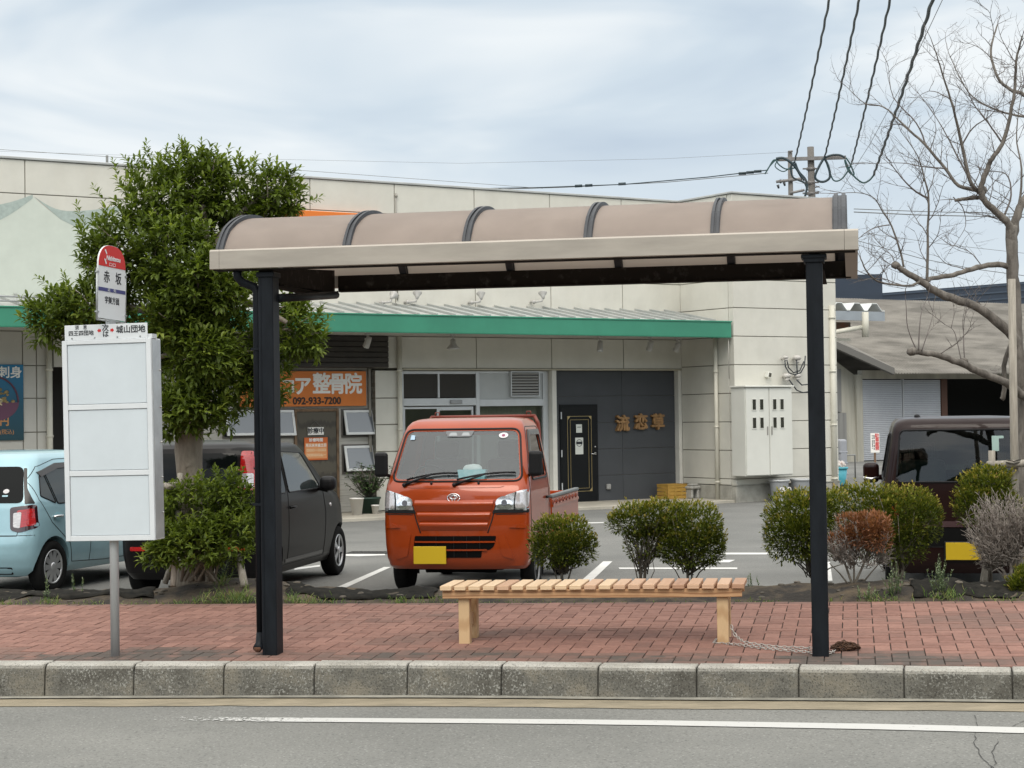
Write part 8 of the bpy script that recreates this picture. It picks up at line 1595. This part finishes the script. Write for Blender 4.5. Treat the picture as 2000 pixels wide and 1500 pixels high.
# stakes at the right
sp_ = at(1980, 1130, 15.4); s2_ = thing('tree_support', 'tall weathered log stake tied to the bare tree with a short crossbar beside the van', 'tree support', sp_)
Wk = lambda x, y, dy=0: at(x, y, 15.4 + dy) - sp_
b = MB(); log(b, Wk(1985, 1140), Wk(1976, 545), 0.037, 0.033); b.build('stake', M_log, s2_); b = MB(); log(b, Wk(1938, 955, .05), Wk(1937, 880, .05), 0.03); b.build('stake', M_log, s2_); b = MB(); log(b, Wk(1928, 908, -.08), Wk(2040, 903, -.08), 0.032); b.build('crossbar', M_log, s2_); b = MB(); log(b, Wk(1922, 1140, -.3), Wk(1936, 1060, -.1), 0.04); b.build('stake', M_log, s2_)
b = MB()
for y in (898, 903): b.tube([Wk(1965, y, -.12), Wk(1980, y + 3, -.13), Wk(1994, y - 1, -.1)], 0.006, 6)
b.build('rope', mat('old_rope', (0.05, 0.045, 0.035), 0.9), s2_)
# ---- bare pruned tree at the right
M_bbark = mat('bare_bark', (0.085, 0.075, 0.064), 0.95, col2=(0.19, 0.172, 0.15), vscale=5, stretch=(3, 3, 1), bump=0.7, bscale=30); M_twig = mat('bare_twig', (0.10, 0.088, 0.082), 0.95, col2=(0.17, 0.15, 0.14), vscale=8)
BY = 16.0; bp = at(1995, 1140, BY); bt = thing('bare_tree', 'leafless pruned tree with long grey limbs reaching left over the right side of the picture', 'tree', (bp.x, BY, strip_pt(1960, 0.7).z - 0.05)); BO = bt.location
rb_ = random.Random(77)
def wb(px, py, dy=0.0): return at(px, py, BY + dy) - BO
LB = [([(1998, 1150), (1996, 1000), (1998, 880), (2000, 780), (1990, 700), (1984, 640), (1980, 560), (1976, 480), (1974, 440)], .085, .065, 0, 0), ([(1976, 480), (1974, 450), (1966, 432), (1943, 411), (1926, 395), (1917, 375), (1919, 355), (1932, 321), (1939, 308), (1958, 280), (1973, 224), (1982, 168), (1984, 123), (1990, 95), (1997, 70)], .05, .008, 0, -.4), ([(1917, 378), (1907, 370), (1894, 351), (1879, 284), (1870, 245), (1861, 209), (1842, 149), (1830, 110), (1818, 75)], .03, .004, -.05, -.6), ([(1907, 370), (1872, 362), (1846, 329), (1808, 284), (1780, 258), (1760, 239), (1726, 209), (1689, 202), (1652, 168)], .025, .003, -.05, .3), ([(1918, 385), (1900, 387), (1879, 389), (1866, 391)], .03, .018, 0, -.1), ([(1977, 480), (1982, 440), (1992, 405), (2012, 370), (2030, 320)], .06, .03, 0, .2), ([(2030, 200), (2000, 185), (1973, 175), (1947, 149), (1935, 105), (1939, 78), (1948, 48)], .028, .008, .2, .5), ([(2030, 232), (2000, 228), (1969, 222), (1932, 209), (1891, 179), (1860, 120), (1850, 95)], .018, .003, .2, .6), ([(1976, 520), (1939, 517), (1898, 525), (1861, 538), (1823, 543), (1806, 551)], .034, .024, 0, -.2), ([(1988, 690), (1978, 655), (1944, 627), (1902, 596), (1846, 579), (1818, 563), (1786, 541), (1749, 518)], .065, .03, .0, -.4), ([(2000, 775), (1966, 748), (1930, 733), (1891, 716), (1852, 700), (1812, 689), (1781, 686)], .05, .03, -.1, -.5), ([(1811, 556), (1812, 500), (1812, 448), (1814, 388), (1806, 350), (1797, 317), (1785, 292), (1760, 258)], .018, .003, -.2, -.4), ([(1814, 388), (1790, 375), (1771, 358), (1749, 332), (1737, 314)], .011, .003, -.25, -.5), ([(1765, 522), (1756, 482), (1737, 433), (1724, 414), (1708, 388), (1681, 377), (1637, 377)], .013, .003, -.35, -.5), ([(1737, 439), (1711, 444), (1690, 455), (1678, 465)], .007, .003, -.4, -.5), ([(1796, 550), (1776, 558), (1726, 553), (1703, 541), (1690, 525), (1680, 502)], .016, .006, -.35, -.6), ([(1790, 684), (1773, 640), (1770, 600), (1768, 575)], .007, .002, -.5, -.6), ([(1794, 684), (1796, 640), (1800, 610), (1812, 579)], .008, .002, -.5, -.4), ([(1800, 685), (1812, 650), (1821, 618), (1824, 590)], .006, .002, -.5, -.3), ([(1878, 706), (1870, 670), (1862, 645), (1846, 634)], .006, .002, -.3, -.3), ([(1884, 706), (1882, 660), (1884, 620), (1893, 600)], .007, .002, -.3, -.2), ([(1958, 280), (1930, 240), (1900, 200), (1885, 160)], .010, .002, -.2, -.4), ([(1879, 284), (1900, 250), (1935, 225), (1960, 190)], .009, .002, -.1, -.3), ([(1972, 470), (1990, 400), (1995, 330), (1985, 260), (2000, 160)], .02, .003, .1, .3), ([(1960, 425), (1975, 380), (1965, 340), (1930, 335)], .012, .003, .1, .2), ([(1846, 329), (1800, 325), (1760, 318), (1690, 320)], .008, .002, 0, .2), ([(1808, 284), (1790, 240), (1745, 190), (1735, 130)], .009, .002, .1, .2), ([(1894, 351), (1862, 290), (1835, 240), (1800, 190)], .010, .002, .1, .2), ([(1984, 655), (1964, 700), (1962, 760), (1958, 780)], .03, .028, .15, .2), ([(1862, 385), (1880, 405), (1886, 440), (1870, 470)], .006, .002, 0, 0), ([(1749, 520), (1742, 500), (1722, 480)], .006, .002, -.4, -.4)]
bm_t = MB(); tw = MB(); tot = 0
def twig(p, d, l, r, depth):
    global tot
    k = max(3, int(l / 0.045)); pts = [p.copy()]; q = p.copy(); dd = d.copy()
    for i in range(k): dd = (dd + Vector((rb_.gauss(0, .16), rb_.gauss(0, .16), rb_.gauss(.03, .14)))).normalized(); q = q + dd * (l / k); pts.append(q.copy())
    tw.tube(pts, [r * (1 - .75 * i / k) for i in range(k + 1)], 4 if depth > 1 else 3); tot += 1
    if depth > 0:
        for i in range(1, k + 1):
            if rb_.random() < (.72 if depth > 1 else .6): s = rb_.choice((-1, 1)); d2 = (dd + Vector((s * rb_.uniform(.5, 1.1), rb_.gauss(0, .5), rb_.gauss(.15, .45)))).normalized(); twig(pts[i], d2, l * rb_.uniform(.28, .5), r * .6, depth - 1)
for idx, (pts, r0, r1, da, dz) in enumerate(LB):
    n = len(pts); P = [wb(x, y, da + (dz - da) * k / (n - 1)) for k, (x, y) in enumerate(pts)]; sm, rs = [], []
    for k in range(n - 1):
        p0, p1, p2, p3 = P[max(k - 1, 0)], P[k], P[k + 1], P[min(k + 2, n - 1)]
        for q in range(4): t = q / 4; sm.append(0.5 * ((2 * p1) + (p2 - p0) * t + (2 * p0 - 5 * p1 + 4 * p2 - p3) * t * t + (3 * p1 - p0 - 3 * p2 + p3) * t ** 3)); rs.append((r0 + (r1 - r0) * (k + t) / (n - 1)) * (.78 if r0 > .012 else .9))
    sm.append(P[-1]); rs.append(r1 * .8); sm = [p + Vector((rb_.gauss(0, 1), rb_.gauss(0, 1), rb_.gauss(0, 1))) * min(.004, r * .15) for p, r in zip(sm, rs)]
    big = r0 >= .028
    mb = MB(); mb.tube(sm, [r * (1 + .045 * rb_.gauss(0, 1) * (r > .02)) for r in rs], 10 if r0 > .03 else 6); mb.build('trunk' if idx == 0 else ('limb' if big else 'branch'), M_bbark if r0 > .012 else M_twig, bt)
    if idx in (0, 5, 28): continue
    step = 2 if not big else 3
    for k in range(3, len(sm) - 1, step):
        if pts[min(n - 1, k // 4)][1] > 560 and rb_.random() < .75: continue
        if rs[k] > .045: continue
        if rb_.random() < .95: d = (sm[k + 1] - sm[k]).normalized(); s = rb_.choice((-1, 1)); d2 = (d * .6 + Vector((s * rb_.uniform(.3, 1), rb_.gauss(0, .5), rb_.uniform(-.1, .8)))).normalized(); twig(sm[k], d2, rb_.uniform(.2, .5), min(.0048, max(.0026, rs[k] * .5)), 2)
    if r1 < .01: twig(sm[-1], (sm[-1] - sm[-3]).normalized(), .25, .0035, 2)
tw.build('crown', M_twig, bt)
# knobs of old pruning cuts
b = MB()
for x, y, dy, r_ in ((1749, 518, -.4, .038), (1781, 686, -.5, .04), (1883, 706, -.3, .032), (1917, 372, -.05, .045), (1806, 552, -.2, .03), (1978, 650, 0, .06)): b.ball(wb(x, y, dy), r_, 1.1, 1, .95, 2)
for v in b.bm.verts: v.co += Vector((noise.noise(v.co * 30), noise.noise(v.co * 30 + Vector((5, 0, 0))), noise.noise(v.co * 30 + Vector((0, 5, 0))))) * .012
b.build('burl', M_bbark, bt)
# ---- grass, weeds, rubble
M_grass = leafmat('grass_blade', [(0.05, 0.10, 0.02), (0.10, 0.17, 0.035), (0.17, 0.23, 0.06), (0.28, 0.25, 0.11)], 0.6, 0.25); rg = random.Random(5); Lv = Leaves()
def tuft(px, t, n, h, sp, lean=.5):
    for _ in range(n): p = strip_pt(px + rg.gauss(0, sp), min(.95, max(.015, t + rg.gauss(0, .03)))) ; d = Vector((rg.gauss(0, lean), rg.gauss(0, lean), 1)).normalized(); l = h * rg.uniform(.5, 1.15); Lv.leaf(p - Vector((0, 0, .005)), d, Vector((rg.gauss(0, 1), rg.gauss(0, 1), .2)), l, .006, rg.random(), rg.uniform(.1, .7))
for px, t, n, h, sp in ((440, .03, 150, .10, 28), (470, .05, 60, .13, 14), (395, .02, 90, .05, 35), (430, .25, 40, .16, 8), (520, .03, 30, .10, 8), (95, .05, 60, .06, 14), (20, .03, 70, .05, 25), (180, .02, 60, .035, 35), (600, .03, 70, .07, 20), (640, .03, 50, .05, 25), (570, .04, 40, .10, 10), (780, .05, 70, .07, 22), (840, .04, 40, .06, 20), (1060, .01, 90, .03, 80), (1250, .01, 60, .03, 80), (1480, .02, 50, .04, 30), (1705, .03, 60, .06, 10), (1850, .06, 90, .08, 18), (1960, .03, 40, .05, 25), (1740, .03, 50, .05, 20), (300, .02, 50, .04, 40), (900, .01, 50, .03, 40), (1620, .02, 30, .05, 12)): tuft(px, t, n, h, sp)
tag(Lv.obj('grass', M_grass, None), kind='stuff')
M_weed = leafmat('weed_leaf', [(0.07, 0.11, 0.05), (0.12, 0.17, 0.085), (0.17, 0.22, 0.12), (0.24, 0.27, 0.17)], 0.7, 0.2)
def weed(px, t, lb, n, h, spread, group=None):
    p0 = strip_pt(px, t); t_ = thing('weed', lb, 'weed', p0, 0, group); Lw = Leaves(); b = MB()
    for _ in range(n):
        d = Vector((rg.gauss(0, spread), rg.gauss(0, spread), 1)).normalized(); l = h * rg.uniform(.6, 1.1); s = Vector((rg.uniform(-.05, .05), rg.uniform(-.03, .03), -.01)); pts = [s + d * l * k / 4 + Vector((rg.gauss(0, .004), 0, 0)) for k in range(5)]; b.tube(pts, [.0028, .0025, .002, .0018, .001], 4)
        for k in range(18): tt = rg.uniform(.15, 1); a = rg.uniform(0, 2 * PI); dd = (d * .5 + Vector((math.cos(a), math.sin(a), .3))).normalized(); Lw.small(s + d * l * tt, dd, Vector((0, 0, 1)), .032 * (1.25 - tt * .7), .008, min(1, max(0, .4 + .45 * tt + rg.uniform(-.15, .15))))
    Lw.obj('leaves', M_weed, t_); b.build('stems', M_weed, t_)
weed(1747, .08, 'silvery green upright weed on the soil in front of the clipped hedge', 12, .26, .16); weed(1835, .09, 'taller green weed on the soil in front of the maroon van', 16, .30, .2); weed(1690, .04, 'small weed beside the withered bush stem', 6, .14, .25); weed(152, .25, 'single thin seedy weed stalk between the blue car and the bus stop pole', 3, .20, .08); weed(88, .12, 'thin dry weed stalk in front of the blue car wheel', 3, .22, .08); weed(1472, .5, 'thin weed at the right end of the bench', 4, .17, .12); weed(440, .3, 'leafy weed with drooping seed heads at the foot of the evergreen tree', 6, .28, .3)
M_rub = mat('rubble_stone', (0.05, 0.044, 0.034), 0.95, col2=(0.13, 0.112, 0.09), vscale=9, bump=.5); b = MB(); rr_ = random.Random(8)
for _ in range(110):
    px = rr_.choice((rr_.uniform(-60, 340), rr_.uniform(380, 900), rr_.uniform(1400, 2050))); t = rr_.uniform(.05, .65); p = strip_pt(px, t); r_ = rr_.uniform(.008, .028) * (1.6 if px < 340 and rr_.random() < .3 else 1); bm2 = bmesh.new(); bmesh.ops.create_icosphere(bm2, subdivisions=2, radius=r_)
    for v in bm2.verts: v.co = Vector((v.co.x * 1.4, v.co.y * 1.1, v.co.z * .7)) * (1 + .35 * noise.noise(v.co / r_ * 1.1 + Vector((px, 0, 0)))) + p + Vector((0, 0, r_ * .2))
    b._merge(bm2, False)
tag(b.build('rubble', M_rub), kind='stuff')
# torn weed-control sheet lying on the soil
M_ws = mat('weed_sheet', (0.010, 0.010, 0.009), 0.95, spec=0.1, col2=(0.026, 0.024, 0.02), vscale=14)
for px0, px1, t0, t1, lb in ((-40, 300, .12, .5, 'torn black weed sheet lying on the soil by the blue car'), (560, 850, .1, .45, 'torn black weed sheet lying on the soil in front of the orange truck'), (1780, 1990, .06, .4, 'torn black weed sheet lying on the soil at the right under the weeds')):
    vs, fs = [], []; nx, ny = 40, 10; o = strip_pt((px0 + px1) / 2, (t0 + t1) / 2)
    for i in range(nx + 1):
        for j in range(ny + 1):
            u = i / nx; v_ = j / ny; e0 = t0 + .06 * noise.noise((u * 5, px0, 0)); e1 = t1 + .10 * noise.noise((u * 4, px0, 9)); p = strip_pt(px0 + (px1 - px0) * u + 14 * noise.noise((v_ * 3, px0, 3)), e0 + (e1 - e0) * v_); p.z += .010 + .022 * noise.noise((u * 9, v_ * 5, px0)); vs.append(tuple(p - o))
    for i in range(nx):
        for j in range(ny): a = i * (ny + 1) + j; fs.append((a, a + ny + 1, a + ny + 2, a + 1))
    t_ = mesh_obj('weed_sheet', vs, fs, M_ws, smooth=True); t_.location = o; md = t_.modifiers.new('s', 'SOLIDIFY'); md.thickness = .004; tag(t_, lb, 'weed sheet', 'weed sheets on the soil')
# potted plant by the clinic door
u, _ = BFm.on(722, 1000, -0.45); pp_ = bthing('potted_plant', 'leafy plant in a dark green pot against the clinic wall beside the truck mirror', 'potted plant', u, -0.42, 0.056); b = MB(); b.lathe([(0.16, 0), (0.21, 0.26), (0.225, 0.26), (0.225, 0.29), (0.19, 0.29), (0.18, 0.25)], n=20); b.build('pot', mat('green_pot', (0.02, 0.05, 0.035), 0.5), pp_); Lv = Leaves(); b = MB(); rg = random.Random(3)
for _ in range(60):
    d = Vector((rg.gauss(0, .45), rg.gauss(0, .35), 1)).normalized(); l = rg.uniform(.3, .72); b.tube([Vector((0, 0, .25)), d * l * .6 + Vector((0, 0, .22)), d * l + Vector((0, 0, .25))], [.008, .006, .003], 4)
    for k in range(9): t = rg.uniform(.3, 1.05); a = rg.uniform(0, 6.28); Lv.leaf(d * l * t + Vector((0, 0, .25)), Vector((math.cos(a), math.sin(a), rg.uniform(-.2, .6))).normalized(), Vector((0, 0, 1)), rg.uniform(.07, .12), .045, rg.random())
Lv.obj('foliage', M_lf, pp_); b.build('stems', M_stem, pp_)
